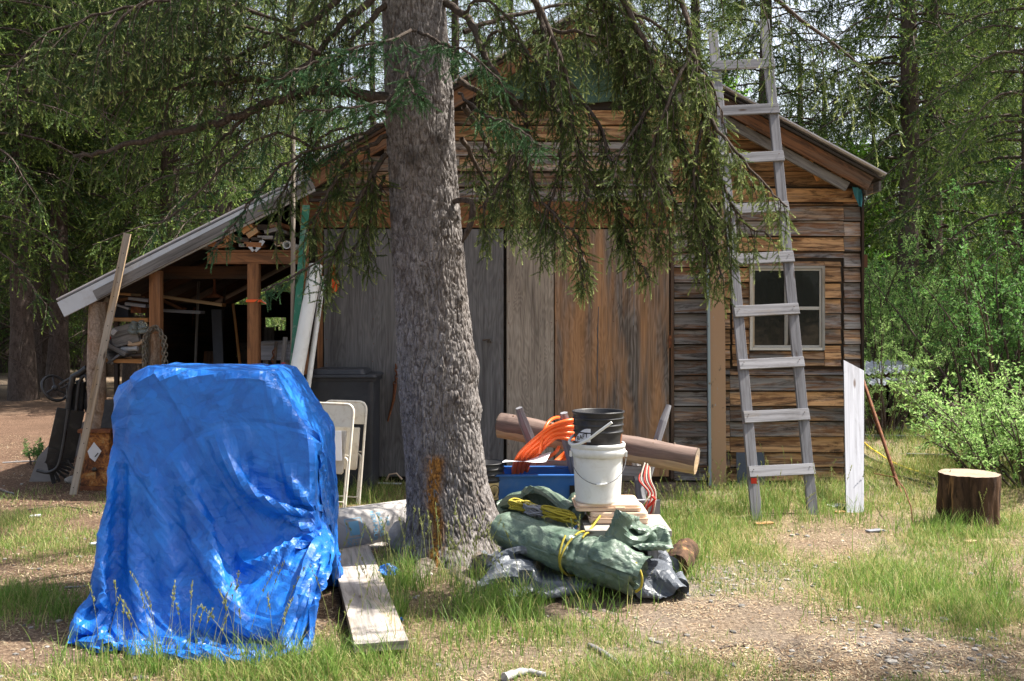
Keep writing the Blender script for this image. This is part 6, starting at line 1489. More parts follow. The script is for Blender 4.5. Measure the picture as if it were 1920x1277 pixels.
# stump
sg = G(1813, 992); sg.x *= 1.03; stp = one('tree_stump', 'sawn tree stump used as a chopping block in the grass at right', 'stump', (sg.x, sg.y, 0)); n1, n2 = 90, 26
th, t = np.meshgrid(np.linspace(0, 2*np.pi, n1, endpoint=False), np.linspace(0, 1, n2)); r = (.208+.03*np.clip(.25-t, 0, 1)*4*(.5+.5*np.cos(th*4))+.034*(fbm(np.cos(th)*2.5, np.sin(th)*2.5, t*1.2, 12)-.5)*2+.010*np.abs(np.sin(th*11+3*fbm(np.cos(th)*2, np.sin(th)*2, t*2, 3)))-.03*np.exp(-((th-4.3)/.05)**2))
cyl = np.stack([sg.x+r*np.cos(th), sg.y+.2+r*np.sin(th), -.02+t*.405], -1); i = np.arange(n2-1)[:, None]*n1; j = np.arange(n1)[None]; j2 = (j+1) % n1
mesh_np('trunk', cyl.reshape(-1, 3), np.stack([i+j, i+j2, i+n1+j2, i+n1+j], -1).reshape(-1, 4), M['stump_side'], stp, smooth=True)
top_ = [Vector(cyl[-1, k]) for k in range(n1)]; cc = Vector((sg.x, sg.y+.2, .386)); mb = MB(); vs = top_+[cc]; mb._add(vs, [(k, (k+1) % n1, n1) for k in range(n1)], [[((vs[k]-cc).x, (vs[k]-cc).y), ((vs[(k+1) % n1]-cc).x, (vs[(k+1) % n1]-cc).y), (0, 0)] for k in range(n1)], (0, 0, 0)); mb.build('cut_top', M['stump_top'], stp)
# yard bits beyond the corner
def simple(name, label, cat, mb, mat, loc, part='body', bev=0, group=None): t = one(name, label, cat, loc, group); mb.build(part, M[mat], t, bev); return t
a_, b_ = G(1738, 802), P(1675, 716, 13.4); mb = MB(); mb.bar(a_+Vector((0, 0, .03)), b_, .20, .05, c=(.3, .6, .5)); simple('board', 'dark weathered board propped on a stump beyond the shed corner', 'board', mb, 'grey_wood', a_, 'plank')
sg2 = G(1672, 790); mb = MB(); mb.tube([sg2-Vector((0, 0, .05)), sg2+Vector((0, 0, .3)), sg2+Vector((.02, 0, .62))], [.21, .17, .16], 12, jit=.15); simple('tree_stump', 'dark old stump holding up the propped board', 'stump', mb, 'bark_dark', sg2, 'trunk')
for k, (x0, x1, py) in enumerate(((1620, 1712, 805), (1622, 1768, 822), (1700, 1785, 858))):
    a_, b_ = G(x0, py), G(x1, py+2); mb = MB(); mb.bar(a_+Vector((0, 0, .03)), b_+Vector((0, 0, .03)), .05, .035); simple('pole', ['far grey pole lying on the ground past the shed corner', 'middle grey pole lying on the ground past the shed corner', 'near grey pole lying on the ground past the shed corner'][k], 'pole', mb, 'white_wood', a_, 'shaft', 0, 'poles on the ground')
for k, (pts, mt, r, lb) in enumerate(((((1612, 828), (1640, 850), (1672, 870), (1700, 882), (1740, 893)), 'yellow', .008, 'thin yellow cable trailing from the shed corner'),
        (((1605, 850), (1640, 868), (1690, 884), (1740, 898), (1765, 903)), 'black_plastic', .014, 'upper black hose trailing from the shed corner to the stump'), (((1600, 868), (1640, 885), (1690, 898), (1745, 912), (1758, 918)), 'black_plastic', .014, 'lower black hose trailing from the shed corner to the stump'))):
    pp = [tuple(G(*p)+Vector((0, 0, .02))) for p in pts]; mb = MB(); mb.tube([Vector((p[0], p[1], gzf(p[0], p[1])+.02)) for p in smooth_path(pp, 30)], r, 6); simple('cable' if k == 0 else 'hose', lb, 'cable' if k == 0 else 'hose', mb, mt, pp[0], 'line')
def corr(px0, px1, py0, py1, Y, tilt, label):
    n = 80; x0, x1 = (px0-CX)/F*Y, (px1-CX)/F*Y; z0 = EYE-(py1-HY)/F*Y; xs = np.linspace(x0, x1, n); V = []; ys = (0, tilt[0]); zs = (z0, z0+tilt[1])
    V = np.array([(x, Y+y+.0, z+.015*math.sin((x-x0)*2*math.pi/.08)+(x-x0)*tilt[2]) for y, z in zip(ys, zs) for x in xs]); i = np.arange(n-1); t = one('metal_sheet', label, 'metal sheet', (x0, Y, 0), 'roofing sheets in the bushes'); mesh_np('sheet', V, np.stack([i, i+1, i+n+1, i+n], -1), M['white_metal'], t, smooth=True)
    mb = MB(); mb.bx(x0+.2, x0+.4, Y+.1, Y+.3, -.05, z0+.01+.3*tilt[2]); mb.bx(x1-.4, x1-.2, Y+.1, Y+.3, -.05, z0+(x1-x0)*tilt[2]); mb.build('support', M['dark_wood'], t)
corr(1622, 1728, 690, 702, 14.2, (.9, .12, .05), 'upper corrugated metal sheet lying in the bushes'); corr(1618, 1722, 700, 722, 13.7, (.45, .05, .03), 'lower corrugated metal sheet lying in the bushes')
# ------------------------------------------------------------ left of the doors: bin, chairs, pipes, poles
YB = 8.92
bx0, bx1 = P(585, 0, YB).x, P(700, 0, YB).x; tx0, tx1 = P(572, 0, YB).x, P(706, 0, YB).x; zt = EYE-(702-HY)/F*YB
bn = one('trash_bin', 'tall dark grey plastic bin with a lid standing against the plywood door', 'bin', ((bx0+bx1)/2, YB+.2, 0))
def frustum(mb, x0, x1, y0, y1, z0, X0, X1, Y0, Y1, z1, r=.05, n=5):
    def ring(x0, x1, y0, y1, z):
        p = []
        for (cx_, cy_, a0) in ((x1-r, y0+r, -90), (x1-r, y1-r, 0), (x0+r, y1-r, 90), (x0+r, y0+r, 180)):
            for k in range(n+1): a = R(a0+90*k/n); p.append((cx_+r*math.cos(a), cy_+r*math.sin(a), z))
        return p
    A, B = ring(x0, x1, y0, y1, z0), ring(X0, X1, Y0, Y1, z1); m = len(A); fs = [tuple(range(m))[::-1], tuple(range(m, 2*m))]+[(k, (k+1) % m, m+(k+1) % m, m+k) for k in range(m)]
    mb._add(A+B, fs, [[(0, 0)]*len(f) for f in fs], (.5, .5, .5)); return mb
mb = MB(); frustum(mb, bx0, bx1, YB-.0, YB+.40, gzf(bx0, YB)-.01, tx0+.02, tx1-.02, YB-.03, YB+.43, zt-.05)
mb.build('body', M['bin_plastic'], bn, .006)
mb = MB(); frustum(mb, tx0+.005, tx1-.005, YB-.045, YB+.445, zt-.065, tx0, tx1, YB-.05, YB+.45, zt-.03); mb.build('rim', M['bin_plastic'], bn, .004)
mb = MB(); frustum(mb, tx0-.012, tx1+.012, YB-.065, YB+.455, zt-.028, tx0-.005, tx1+.005, YB-.06, YB+.45, zt+.0); frustum(mb, tx0+.06, tx1-.09, YB-.04, YB+.4, zt+.001, tx0+.075, tx1-.11, YB-.02, YB+.38, zt+.045); mb.build('lid', M['bin_plastic'], bn, .006)
mb = MB(); 
for x in (.10, .36): mb.bx(tx0+.10+(x-.1), tx0+.14+(x-.1), YB-.048, YB-.03, .42, .70)
mb.bx(tx0+.10, tx0+.40, YB-.048, YB-.035, .70, .715); mb.build('moulded_ribs', M['bin_plastic'], bn, .004)
bn.children[-1].location.y = .012
# folding chairs
def folding_chair():
    t = one('folding_chair', 'x', 'chair', (0, 0, 0), 'folding chairs leaning on the bin'); w, Hc = .41, .86
    def u(w_, h_, y, r=.07, z0=0., n=6):
        p = [(-w_/2, y, z0), (-w_/2, y, h_-r)]
        for k in range(1, n+1): a = math.pi/2*k/n; p.append((-w_/2+r-r*math.cos(a), y, h_-r+r*math.sin(a)))
        q = [(-x, y_, z) for x, y_, z in p[::-1]]; return p+q
    mb = MB(); mb.tube([Vector(v) for v in u(w, Hc, 0)], .011, 8); mb.build('frame', M['cream_paint'], t)
    mb = MB(); mb.tube([Vector(v) for v in u(w-.07, .42, .028, .03)], .009, 8); mb.build('rear_legs', M['cream_paint'], t)
    mb = MB(); n = 10; x0 = w/2-.012
    pl = [(-x0, -.004, Hc-.19), (x0, -.004, Hc-.19)]+[(x0-.065+.065*math.cos(math.pi/2*k/n), -.004, Hc-.075+.065*math.sin(math.pi/2*k/n)) for k in range(n+1)]+[(-x0+.065-.065*math.sin(math.pi/2*k/n), -.004, Hc-.075+.065*math.cos(math.pi/2*k/n)) for k in range(n+1)]
    mb.prism(pl, (0, .008, 0)); mb.build('backrest', M['cream_paint'], t, .003)
    mb = MB(); pl = [(-.165, -.022, .30), (-.15, -.022, .285), (.15, -.022, .285), (.165, -.022, .30), (.165, -.022, .64), (-.165, -.022, .64)]; mb.prism(pl, (0, .02, 0)); mb.build('seat', M['cream_paint'], t, .006)
    for z in (.06, .44): mb = MB(); mb.tube([(-w/2+.02, .010, z), (w/2-.02, .010, z)], .007, 6); mb.build('crossbar', M['cream_paint'], t)
    return t
ch = folding_chair(); c2 = copy_tree(ch)
for o, px, Y, rz, lb in ((ch, 606, 8.18, -22, 'folded cream metal chair in front, with the grey board leaning on it'), (c2, 632, 8.40, -18, 'folded cream metal chair behind the front one, against the bin')):
    o.location = (P(px, 0, Y).x, Y, 0); o.rotation_euler = (R(-10), 0, R(rz)); o['label'] = lb
t = one('board', 'short grey board leaning on the front folding chair', 'board', (P(605, 0, 8.0).x, 8.0, 0)); mb = MB(); a_, b_ = P(588, 925, 7.95), P(602, 798, 8.16); a_.z = -.01; mb.bar(a_, b_, .145, .022, (0, -1, 0), (.4, .6, .5)); mb.build('plank', M['lath'], t, .002)
t = one('paper_sheet', 'pale blue sheet resting on the folded chair seat', 'paper', P(642, 870, 8.10)); mb = MB(); mb.box(P(628, 836, 8.13), (.105, .02, 0), (0, .004, 0), (-.01, .02, .24)); mb.build('sheet', M['paper'], t)
# pipes, strips and poles
def lean(name, label, cat, a, b, r, mat, part='shaft', flat=None, group=None, n=20, taper=1., fl=1.0):
    t = one(name, label, cat, (a.x, a.y, max(0, a.z)), group); mb = MB()
    if flat: mb.bar(a, b, flat[0], flat[1], (0, -1, 0), (.4, .5, .5))
    else: mb.tube([a.lerp(b, k/8) for k in range(9)], [r*(1-(1-taper)*k/8) for k in range(9)], n)
    mb.build(part, M[mat], t); return t
a_ = P(512, 948, 8.3); a_.z = 0; b_ = P(592, 498, 8.98)
lean('plastic_pipe', 'thick white plastic pipe leaning at the left edge of the doors', 'pipe', a_, b_, .062, 'pvc')
a_ = P(548, 940, 8.45); a_.z = 0; lean('plastic_pipe', 'thin white plastic pipe leaning just right of the thick one', 'pipe', a_, P(606, 520, 9.05), .024, 'pvc')
a_ = P(540, 720, 8.9); a_.z = 0; a_.x = P(536, 0, 8.8).x; a_.y = 8.7; lean('wooden_strip', 'green painted wooden strip leaning beside the white pipes', 'strip', a_, P(574, 385, 8.93), .02, 'green_paint', flat=(.062, .03))
a_ = P(549, 0, 8.86); a_.z = -.01; b_ = P(550, 100, 8.88); lean('pole', 'very tall thin grey pole standing up past the shed eave', 'pole', a_, b_, .024, 'lath', n=8, taper=.75)
a_ = Vector((P(137, 0, 8.82).x, 8.82, -.01)); b_ = P(239, 438, 8.93); la_ = lean('lath', 'long thin nailed lath leaning on the lean-to roof edge', 'lath', a_, b_, .02, 'lath', flat=(.062, .022))
mb = MB(); rh = random.Random(3)
for k in range(17): v = a_.lerp(b_, .03+.95*k/17); mb.ball(v+Vector((rh.uniform(-.015, .015), -.0115, 0)), .005, 6, 4, (0, 0, 0), sc=(1, .4, 1))
mb.build('nail_holes', M['black_ink'], la_)
t = one('cloth_flag', 'bright orange plastic flag hanging on the plywood door', 'flag', W(626, 500, -.06)); n1, n2 = 18, 8; tt, s_ = np.meshgrid(np.linspace(0, 1, n1), np.linspace(0, 1, n2), indexing='ij')
c0 = W(627, 497, -.06); c1 = W(618, 550, -.06); wd = .04+.035*np.clip((tt-.35)*4, 0, 1)-.03*np.clip((tt-.8)*5, 0, 1)
X = np.stack([c0.x-.03+s_*wd+.0*tt, c0.y-.012*np.sin(s_*6+tt*5), c0.z-tt*.27+.02*s_*(tt > .8)], -1); X[..., 2] -= gz(X[..., 0], X[..., 1]); cloth_obj('cloth', X, M['orange_cloth'], t, .01, 1)
t = one('iron_tool', 'rusty chain and iron bar hanging on the plywood door by the trunk', 'tool', W(738, 690, -.05)); mb = MB(); mb.tube([W(741, 720, -.07), W(738, 750, -.06), W(727, 790, -.05)], [.018, .014, .008], 8); mb.build('bar', M['rust'], t)
def chain(parent, pts, lk=.045, r=.0055, mat='chain', name='chain'):
    pp = smooth_path([tuple(p) for p in pts], 200); sg_ = np.linalg.norm(np.diff(pp, axis=0), axis=1); cu = np.concatenate([[0], np.cumsum(sg_)]); n = int(cu[-1]/(lk*.72)); mb = MB()
    for k in range(n):
        s0 = (k+.5)*lk*.72; p = Vector([np.interp(s0, cu, pp[:, q]) for q in range(3)]); p2 = Vector([np.interp(s0+.004, cu, pp[:, q]) for q in range(3)]); d = (p2-p)
        d = d.normalized() if d.length > 1e-6 else Vector((0, 0, 1)); x = d.cross(Vector((0, 1, .1))).normalized(); y = d.cross(x)
        sd = x if k % 2 else (x*.35+y).normalized(); loop = [p+d*math.sin(a)*lk*.5+sd*math.cos(a)*lk*.30 for a in [2*math.pi*q/10 for q in range(11)]]; mb.tube(loop, r, 5, cap=False)
    return mb.build(name, M[mat], parent)
chain(t, [W(742, 684, -.05), W(744, 705, -.05), W(738, 725, -.06)], .045, .006, 'rust')
# debris by the wall
for k, (px, py, w_, lb) in enumerate(((722, 912, .30, 'flattened pale metal strip lying in the grass by the doors'),)):
    g = G(px, py); mb = MB(); mb.box((g.x, g.y, .03), (w_, -.06, .0), (.01, .05, 0), (0, 0, .006)); simple('metal_strip', lb, 'scrap', mb, 'white_metal', g, 'strip')
g = G(740, 905); mb = MB(); mb.tube([Vector((g.x-.08, g.y, .02)), Vector((g.x-.05, g.y, .08)), Vector((g.x+.02, g.y, .09)), Vector((g.x+.07, g.y, .03))], .02, 8, flat=.5); simple('bent_pipe', 'small pale bent piece lying by the doors near the trunk', 'scrap', mb, 'tan_plastic', g, 'piece')

# ------------------------------------------------------------ inside the lean-to
LY = LP+.15
def LPT(px, py, dy=0): return P(px, py, LY+dy)
shf = one('shelf', 'rough wooden shelf crammed between the two left posts of the lean-to', 'shelf', (P(240, 0, LY).x, LY+.2, 0)); 
for k, (p0, p1, pya, pyb, pyv) in enumerate(((204, 288, 674, 676, .05), (196, 292, 598, 600, .04))):
    mb = MB(); a_, b_ = P(p0, pya, LY+.2), P(p1, pyb, LY+.2); mb.box((a_+b_)/2, b_-a_, (0, .42, 0), (0, 0, .035), (.6, .6, .5)); mb.build('shelf_board', M['new_wood'], shf)
for px in (205, 287):
    mb = MB(); x = P(px, 0, LY+.2).x; mb.bx(x-.02, x+.02, LY+.03, LY+.07, -.02, P(px, 674, LY+.2).z-.018); mb.build('upright', M['dark_wood'], shf); 
    mb = MB(); mb.bx(x-.02, x+.02, LY+.36, LY+.40, -.02, P(px, 555, LY+.2).z); mb.build('upright', M['dark_wood'], shf)
rj = random.Random(9); shelf_z = {0: P(204, 672, LY+.2).z, 1: P(204, 596, LY+.2).z}
def lump(name, label, cat, px, py, Y, kind, mat, s=1., rot=0, group='odds and ends on the lean-to shelf'):
    c = P(px, py, Y); t = one(name, label, cat, (c.x, c.y, c.z), group); mb = MB(); cr, sr = math.cos(rot), math.sin(rot)
    ax = Vector((cr, 0, sr)); az = Vector((-sr, 0, cr))
    if kind == 'bar': mb.box(c, ax*.30*s, Vector((0, .25, 0)), az*.045*s, (.4, rj.uniform(.4, 1), .5))
    if kind == 'block': mb.box(c, ax*.16*s, Vector((0, .14, 0)), az*.12*s, (.3, .6, .5))
    if kind == 'roll': mb.tube([c-ax*.1*s, c+ax*.1*s], .035*s, 12)
    if kind == 'bits': mb.tube([c-ax*.06*s+Vector((0, -.05, 0)), c, c+ax*.07*s+az*.03], [.02*s, .03*s, .015*s], 7, jit=.3)
    mb.build('piece', M[mat], t, .002); return t
items = [('wood_block', 'grey timber block with mossy face wedged aslant on the shelf', 'block', 238, 628, .0, 'block', 'grey_wood', 1.55, .25), ('wood_block', 'squared dark timber beside the slanted block on the shelf', 'block', 258, 634, .06, 'block', 'dark_wood', 1.2, .2),
    ('board', 'upper white-painted board end sticking out under the lean-to roof', 'board', 268, 562, -.02, 'bar', 'white_wood', .62, -.12), ('board', 'lower white-painted board end with a raw orange face under the lean-to roof', 'board', 263, 572, -.05, 'bar', 'white_wood', .65, -.12),
    ('board', 'thin pale lath lying aslant under the roof tip', 'board', 240, 552, .03, 'bar', 'new_wood', .5, -.08), ('board', 'grey lath end beside the painted boards', 'board', 238, 575, .0, 'bar', 'white_wood', .45, -.3), ('board', 'narrow brown lath beneath the painted boards', 'board', 245, 561, .04, 'bar', 'orange_wood', .6, .2),
    ('stone', 'tan stone on the lower shelf next to the roll', 'stone', 257, 644, -.02, 'bits', 'tan_plastic', 1.1, 0), ('roll', 'grey plastic roll lying on the lower shelf', 'roll', 243, 654, -.03, 'roll', 'white_metal', .75, .05), ('board', 'dark board sloping across the lower shelf', 'board', 222, 652, .02, 'bar', 'grey_wood', .85, -.5), 
    ('board', 'upper grey stick angled by the left post', 'board', 212, 668, .0, 'bar', 'grey_wood', .55, -1.0), ('board', 'lower grey stick angled by the left post', 'board', 222, 672, -.02, 'bar', 'white_wood', .45, .6), ('can', 'dull round can at the right end of the lower shelf', 'can', 260, 667, -.02, 'roll', 'iron', .6, 0), ('rag', 'red and white scrap behind the leaning lath', 'rag', 205, 634, -.02, 'bits', 'red', .6, 0),
    ('paper_scrap', 'small white card tucked by the slanted block', 'paper', 218, 622, -.03, 'block', 'paper', .35, .8), ('pot', 'orange clay pot on the upper shelf', 'pot', 260, 580, .0, 'block', 'rust', .6, 0), ('dark_box', 'dark blue box at the back of the upper shelf', 'box', 230, 583, .1, 'block', 'slate', 1.0, 0), ('board', 'grey stick rising from the left post towards the roof', 'board', 200, 580, -.02, 'bar', 'lath', .8, 1.05)]
for it in items: lump(it[0], it[1], it[2], it[3], it[4], LY+.1+it[5], it[6], it[7], it[8], it[9])
for k, (px, py, rt) in enumerate(((252, 604, .35), (268, 603, -.15))):
    c = P(px, py+8, LY+.02); t = one('glass_insulator', ['left clear glass insulator lying on the slanted block', 'right clear glass insulator lying on the slanted block'][k], 'insulator', c, 'glass insulators'); mb = MB()
    mb.lathe([(.001, -.06), (.058, -.06), (.062, -.035), (.052, -.03), (.05, -.012), (.056, -.008), (.05, .0), (.036, .012), (.038, .024), (.030, .032), (.034, .045), (.028, .058), (.001, .062)], c, 20, ax=(math.sin(rt)*.6, -.35, 1)); mb.build('glass', M['clear'], t)
sp = one('post_stub', 'short peeled post with the heavy chain draped over it', 'post', (P(289, 0, LP-.12).x, LP-.12, 0)); x = sp.location.x; ztop_ = P(0, 626, LP-.12).z
mb = MB(); mb.tube([Vector((x, LP-.12, -.03)), Vector((x, LP-.12, .6)), Vector((x, LP-.12, ztop_))], [.055, .052, .05], 12, jit=.06); mb.build('post', M['bark_post'], sp)
cn = one('chain', 'heavy steel chain draped over the short post', 'chain', (x, LP-.12, ztop_)); y = LP-.2
for k, (xa, xb, d1, d2, dd) in enumerate(((273, 311, 750, 760, 0), (276, 306, 740, 730, .03), (270, 308, 800, 700, -.03))):
    chain(cn, [P(xa, d1, y+dd), P(xa, 660, y+dd), P(xa+2, 632, y+dd), P((xa+xb)/2, 616-k*2, y+.02+dd), P(xb-3, 632, y+dd), P(xb, 660, y+dd), P(xb, d2, y+dd)], .052, .0062)
# stacked lumber and pipes on the beam
lt = [(455, 443, .26, -.6, 'new_wood'), (470, 452, .2, -.6, 'new_wood')]
bz = P(0, 474, LP).z+.003
rj = random.Random(21); slots = [];
kinds = [('orange', 'orange_wood'), ('grey', 'grey_wood'), ('dark', 'dark_wood'), ('tan', 'new_wood')]
stack = one('beam_loft', 'rough planks laid across the beam as a loft under the lean-to roof', 'loft', (P(470, 0, LP).x, LP, bz))
mb = MB(); mb.bx(P(400, 0, LP).x, P(562, 0, LP).x, LP-.06, LP+1.2, bz, bz+.018, (.9, .4, .5)); mb.build('planks', M['orange_wood'], stack)
for k, (px, py, w_, h_, rt, mt) in enumerate([(405, 466, .13, .04, 0, 1), (425, 464, .10, .05, .2, 0), (445, 467, .14, .035, -.1, 0), (447, 455, .08, .05, .7, 3), (462, 452, .10, .055, .6, 3), (478, 456, .13, .04, .1, 2), (498, 465, .16, .045, .06, 0), (487, 436, .11, .06, -.6, 3), (497, 444, .11, .05, -.6, 3), (515, 434, .09, .05, .05, 2), (530, 440, .12, .035, -.25, 1), (537, 430, .10, .04, -.2, 0), (520, 452, .14, .03, .02, 1), (542, 455, .07, .05, .1, 2), (505, 455, .10, .03, 0, 2), (480, 466, .07, .03, 0, 1)]):
    t = one('lumber', f'{kinds[mt][0]} lumber end stacked on the beam of the lean-to, {["low", "upper"][py < 450]} row', 'lumber', P(px, py, LP), 'lumber stacked on the beam'); mb = MB(); c = P(px, py, LP+.40); w = Vector((math.cos(rt), 0, -math.sin(rt))); mb.box(c, (0, .95, 0), w*w_, w.cross(Vector((0, 1, 0)))*h_, (.5, rj.uniform(.4, 1), .5)); mb.build('board', M[kinds[mt][1]], t, .002)
for k, (px, py, r_, mt, lb) in enumerate(((521, 455, .032, 'tan_plastic', 'tan pipe end among the lumber on the beam'), (537, 459, .036, 'pvc', 'pale pipe end among the lumber on the beam'))):
    t = one('pipe', lb, 'pipe', P(px, py, LP-.06)); mb = MB(); c = P(px, py, LP-.06); mb.lathe([(r_, 0), (r_, .9), (r_-.006, .9), (r_-.006, 0), (r_, 0)], c, 18, ax=(0, 1, 0)); mb.build('tube', M[mt], t)
t = one('metal_bracket', 'bent white metal channel among the lumber on the beam', 'bracket', P(478, 462, LP-.07)); mb = MB()
for a_, b_ in (((466, 456), (477, 469)), ((477, 469), (486, 460)), ((473, 463), (479, 458)), ((487, 452), (494, 457))): mb.bar(P(*a_, LP-.07), P(*b_, LP-.07), .05, .008, (0, -1, 0))
mb.build('channel', M['white_metal'], t)
mb = MB(); c = P(476, 564, LP-.052); mb.bx(P(465, 0, LP).x-.004, P(488, 0, LP).x+.004, LP-.055, LP+.055, c.z-.012, c.z+.012); mb.bar(c+Vector((.06, -.005, 0)), c+Vector((.12, -.02, -.03)), .02, .004); t = one('flagging_tape', 'orange tape tied round the right-hand brown post', 'tape', c); mb.build('tape', M['orange_cloth'], t)
# tools and bench between the post and the pipes
t = one('work_bench', 'low grey bench inside the lean-to to the right of the brown post', 'bench', (P(515, 0, 9.6).x, 9.6, 0)); x0, x1 = P(489, 0, 9.5).x, P(545, 0, 9.5).x; z0 = P(0, 655, 9.5).z
mb = MB(); mb.bx(x0, x1, 9.45, 9.49, z0-.10, z0+.05, (.1, .9, .5)); mb.build('apron', M['white_wood'], t); mb = MB(); mb.bx(x0, x1, 9.42, 9.9, z0+.051, z0+.075); mb.build('top', M['grey_wood'], t)
for x in (x0+.02, x1-.06): mb = MB(); mb.bx(x, x+.05, 9.5, 9.55, -.01, z0-.1); mb.build('leg', M['grey_wood'], t)
t = one('fuel_can', 'red can low down inside the lean-to beside the pipes', 'can', P(531, 715, 9.3)); c = P(531, 712, 9.3); mb = MB(); mb.bx(c.x-.05, c.x+.05, 9.25, 9.35, gzf(c.x, 9.3), c.z+.12); mb.tube([c+Vector((0, 0, .12)), c+Vector((0, 0, .16))], .02, 10); mb.build('can', M['red'], t, .008)
a_ = P(497, 720, 9.3); a_.z = 0; lean('iron_bar', 'dark iron bar leaning inside the lean-to beside the brown post', 'bar', a_, P(518, 640, 9.38), .015, 'iron')
a_ = P(508, 720, 9.33); a_.z = 0; lean('wooden_stick', 'old grey tool stick leaning beside the iron bar', 'handle', a_, P(535, 632, 9.40), .022, 'grey_wood')
a_ = P(520, 720, 9.3); a_.z = 0; chain(one('chain', 'rusty chain heaped over the bench beside the red can', 'chain', P(520, 670, 9.36)), [P(516, 650, 9.38), P(512, 680, 9.36), P(520, 705, 9.34), P(516, 730, 9.34)], .05, .006, 'rust')
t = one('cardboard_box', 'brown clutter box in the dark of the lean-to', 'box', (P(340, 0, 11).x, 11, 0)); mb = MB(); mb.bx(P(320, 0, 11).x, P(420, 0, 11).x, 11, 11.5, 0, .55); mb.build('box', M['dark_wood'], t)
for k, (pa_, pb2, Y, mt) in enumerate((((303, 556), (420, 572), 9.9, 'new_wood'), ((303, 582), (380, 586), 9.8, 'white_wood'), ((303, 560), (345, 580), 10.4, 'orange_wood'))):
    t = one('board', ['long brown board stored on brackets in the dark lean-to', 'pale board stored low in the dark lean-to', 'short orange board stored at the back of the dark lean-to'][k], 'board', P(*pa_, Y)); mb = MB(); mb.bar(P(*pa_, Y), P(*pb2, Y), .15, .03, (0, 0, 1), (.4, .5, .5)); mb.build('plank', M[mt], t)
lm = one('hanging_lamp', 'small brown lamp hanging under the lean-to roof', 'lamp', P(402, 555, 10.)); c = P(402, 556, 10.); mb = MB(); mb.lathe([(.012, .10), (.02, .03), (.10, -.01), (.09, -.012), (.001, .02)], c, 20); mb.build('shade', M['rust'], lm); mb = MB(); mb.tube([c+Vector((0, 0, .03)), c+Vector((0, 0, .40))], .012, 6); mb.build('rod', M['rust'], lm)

rj = random.Random(41)
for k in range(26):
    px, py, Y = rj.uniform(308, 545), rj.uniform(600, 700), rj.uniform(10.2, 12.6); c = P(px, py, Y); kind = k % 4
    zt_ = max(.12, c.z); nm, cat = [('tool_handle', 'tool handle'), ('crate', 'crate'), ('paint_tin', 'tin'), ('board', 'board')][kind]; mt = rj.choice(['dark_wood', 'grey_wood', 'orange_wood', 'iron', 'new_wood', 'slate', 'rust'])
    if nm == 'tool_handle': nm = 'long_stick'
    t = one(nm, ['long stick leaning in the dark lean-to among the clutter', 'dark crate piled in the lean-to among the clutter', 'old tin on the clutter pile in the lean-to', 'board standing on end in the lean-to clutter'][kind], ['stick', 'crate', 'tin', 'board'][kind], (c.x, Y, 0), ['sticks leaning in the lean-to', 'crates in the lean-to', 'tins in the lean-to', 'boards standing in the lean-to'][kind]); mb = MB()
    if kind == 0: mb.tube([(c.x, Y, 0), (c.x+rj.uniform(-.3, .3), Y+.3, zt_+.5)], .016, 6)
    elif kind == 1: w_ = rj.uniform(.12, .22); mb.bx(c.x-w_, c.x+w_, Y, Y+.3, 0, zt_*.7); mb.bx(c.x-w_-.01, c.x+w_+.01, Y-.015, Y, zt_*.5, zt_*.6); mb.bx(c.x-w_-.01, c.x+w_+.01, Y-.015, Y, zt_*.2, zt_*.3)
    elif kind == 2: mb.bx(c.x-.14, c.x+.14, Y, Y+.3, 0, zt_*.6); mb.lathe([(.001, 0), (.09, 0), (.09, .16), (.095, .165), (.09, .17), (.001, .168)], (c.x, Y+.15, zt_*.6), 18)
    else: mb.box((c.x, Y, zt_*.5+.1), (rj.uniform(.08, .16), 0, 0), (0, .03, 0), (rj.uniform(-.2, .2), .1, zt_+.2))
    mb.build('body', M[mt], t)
# ------------------------------------------------------------ left of the lean-to: sled, rusty heater, curved sheet
sd_ = one('snow_sled', 'black plastic steering sled stood on end beside the left post', 'sled', (P(112, 0, 9.1).x, 9.1, 0)); SY = 9.15
def Q(px, py, dy=0): return P(px, py, SY+dy)
mb = MB(); pts = [Q(92, 884), Q(104, 880), Q(112, 866), Q(117, 840), Q(126, 800), Q(133, 768)]; pp = [Vector(p) for p in smooth_path([tuple(p) for p in pts], 18)]
for k in range(len(pp)-1): d = pp[k+1]-pp[k]; mb.bar(pp[k]-d*.03, pp[k+1]+d*.03, .24, .02, Vector((.45, -.89, 0)), (.5, .5, .5))
mb.build('seat_shell', M['black_plastic'], sd_, .004)
mb = MB(); pts = [Q(70, 882, -.05), Q(90, 886, -.08), Q(106, 878, -.09), Q(113, 862, -.09), Q(121, 820, -.08), Q(128, 768, -.07)]; mb.tube([Vector(p) for p in smooth_path([tuple(p) for p in pts], 20)], .016, 8); mb.build('runner', M['black_plastic'], sd_)
mb = MB(); mb.tube([Q(128, 770), Q(131, 735), Q(137, 706), Q(150, 700), Q(163, 690)], .03, 8); mb.build('frame', M['black_plastic'], sd_)
mb = MB(); mb.tube([Q(135, 708), Q(120, 716), Q(112, 722)], .014, 8); mb.tube([Q(137, 712), Q(122, 725), Q(114, 728)], .010, 8); mb.build('steering_column', M['black_plastic'], sd_)
wc_ = Q(103, 728, -.03); ax_ = Vector((.75, -.45, .45)).normalized(); e1_ = ax_.cross(Vector((0, 0, 1))).normalized(); e2_ = ax_.cross(e1_); mb = MB()
mb.tube([wc_+e1_*math.cos(a)*.125+e2_*math.sin(a)*.125 for a in [2*math.pi*k/28 for k in range(29)]], .013, 8, cap=False)
for a in (.4, 2.5, 4.6): mb.tube([wc_, wc_+(e1_*math.cos(a)+e2_*math.sin(a))*.122], .010, 6)
mb.ball(wc_, .03, 10, 6); mb.build('steering_wheel', M['black_plastic'], sd_)
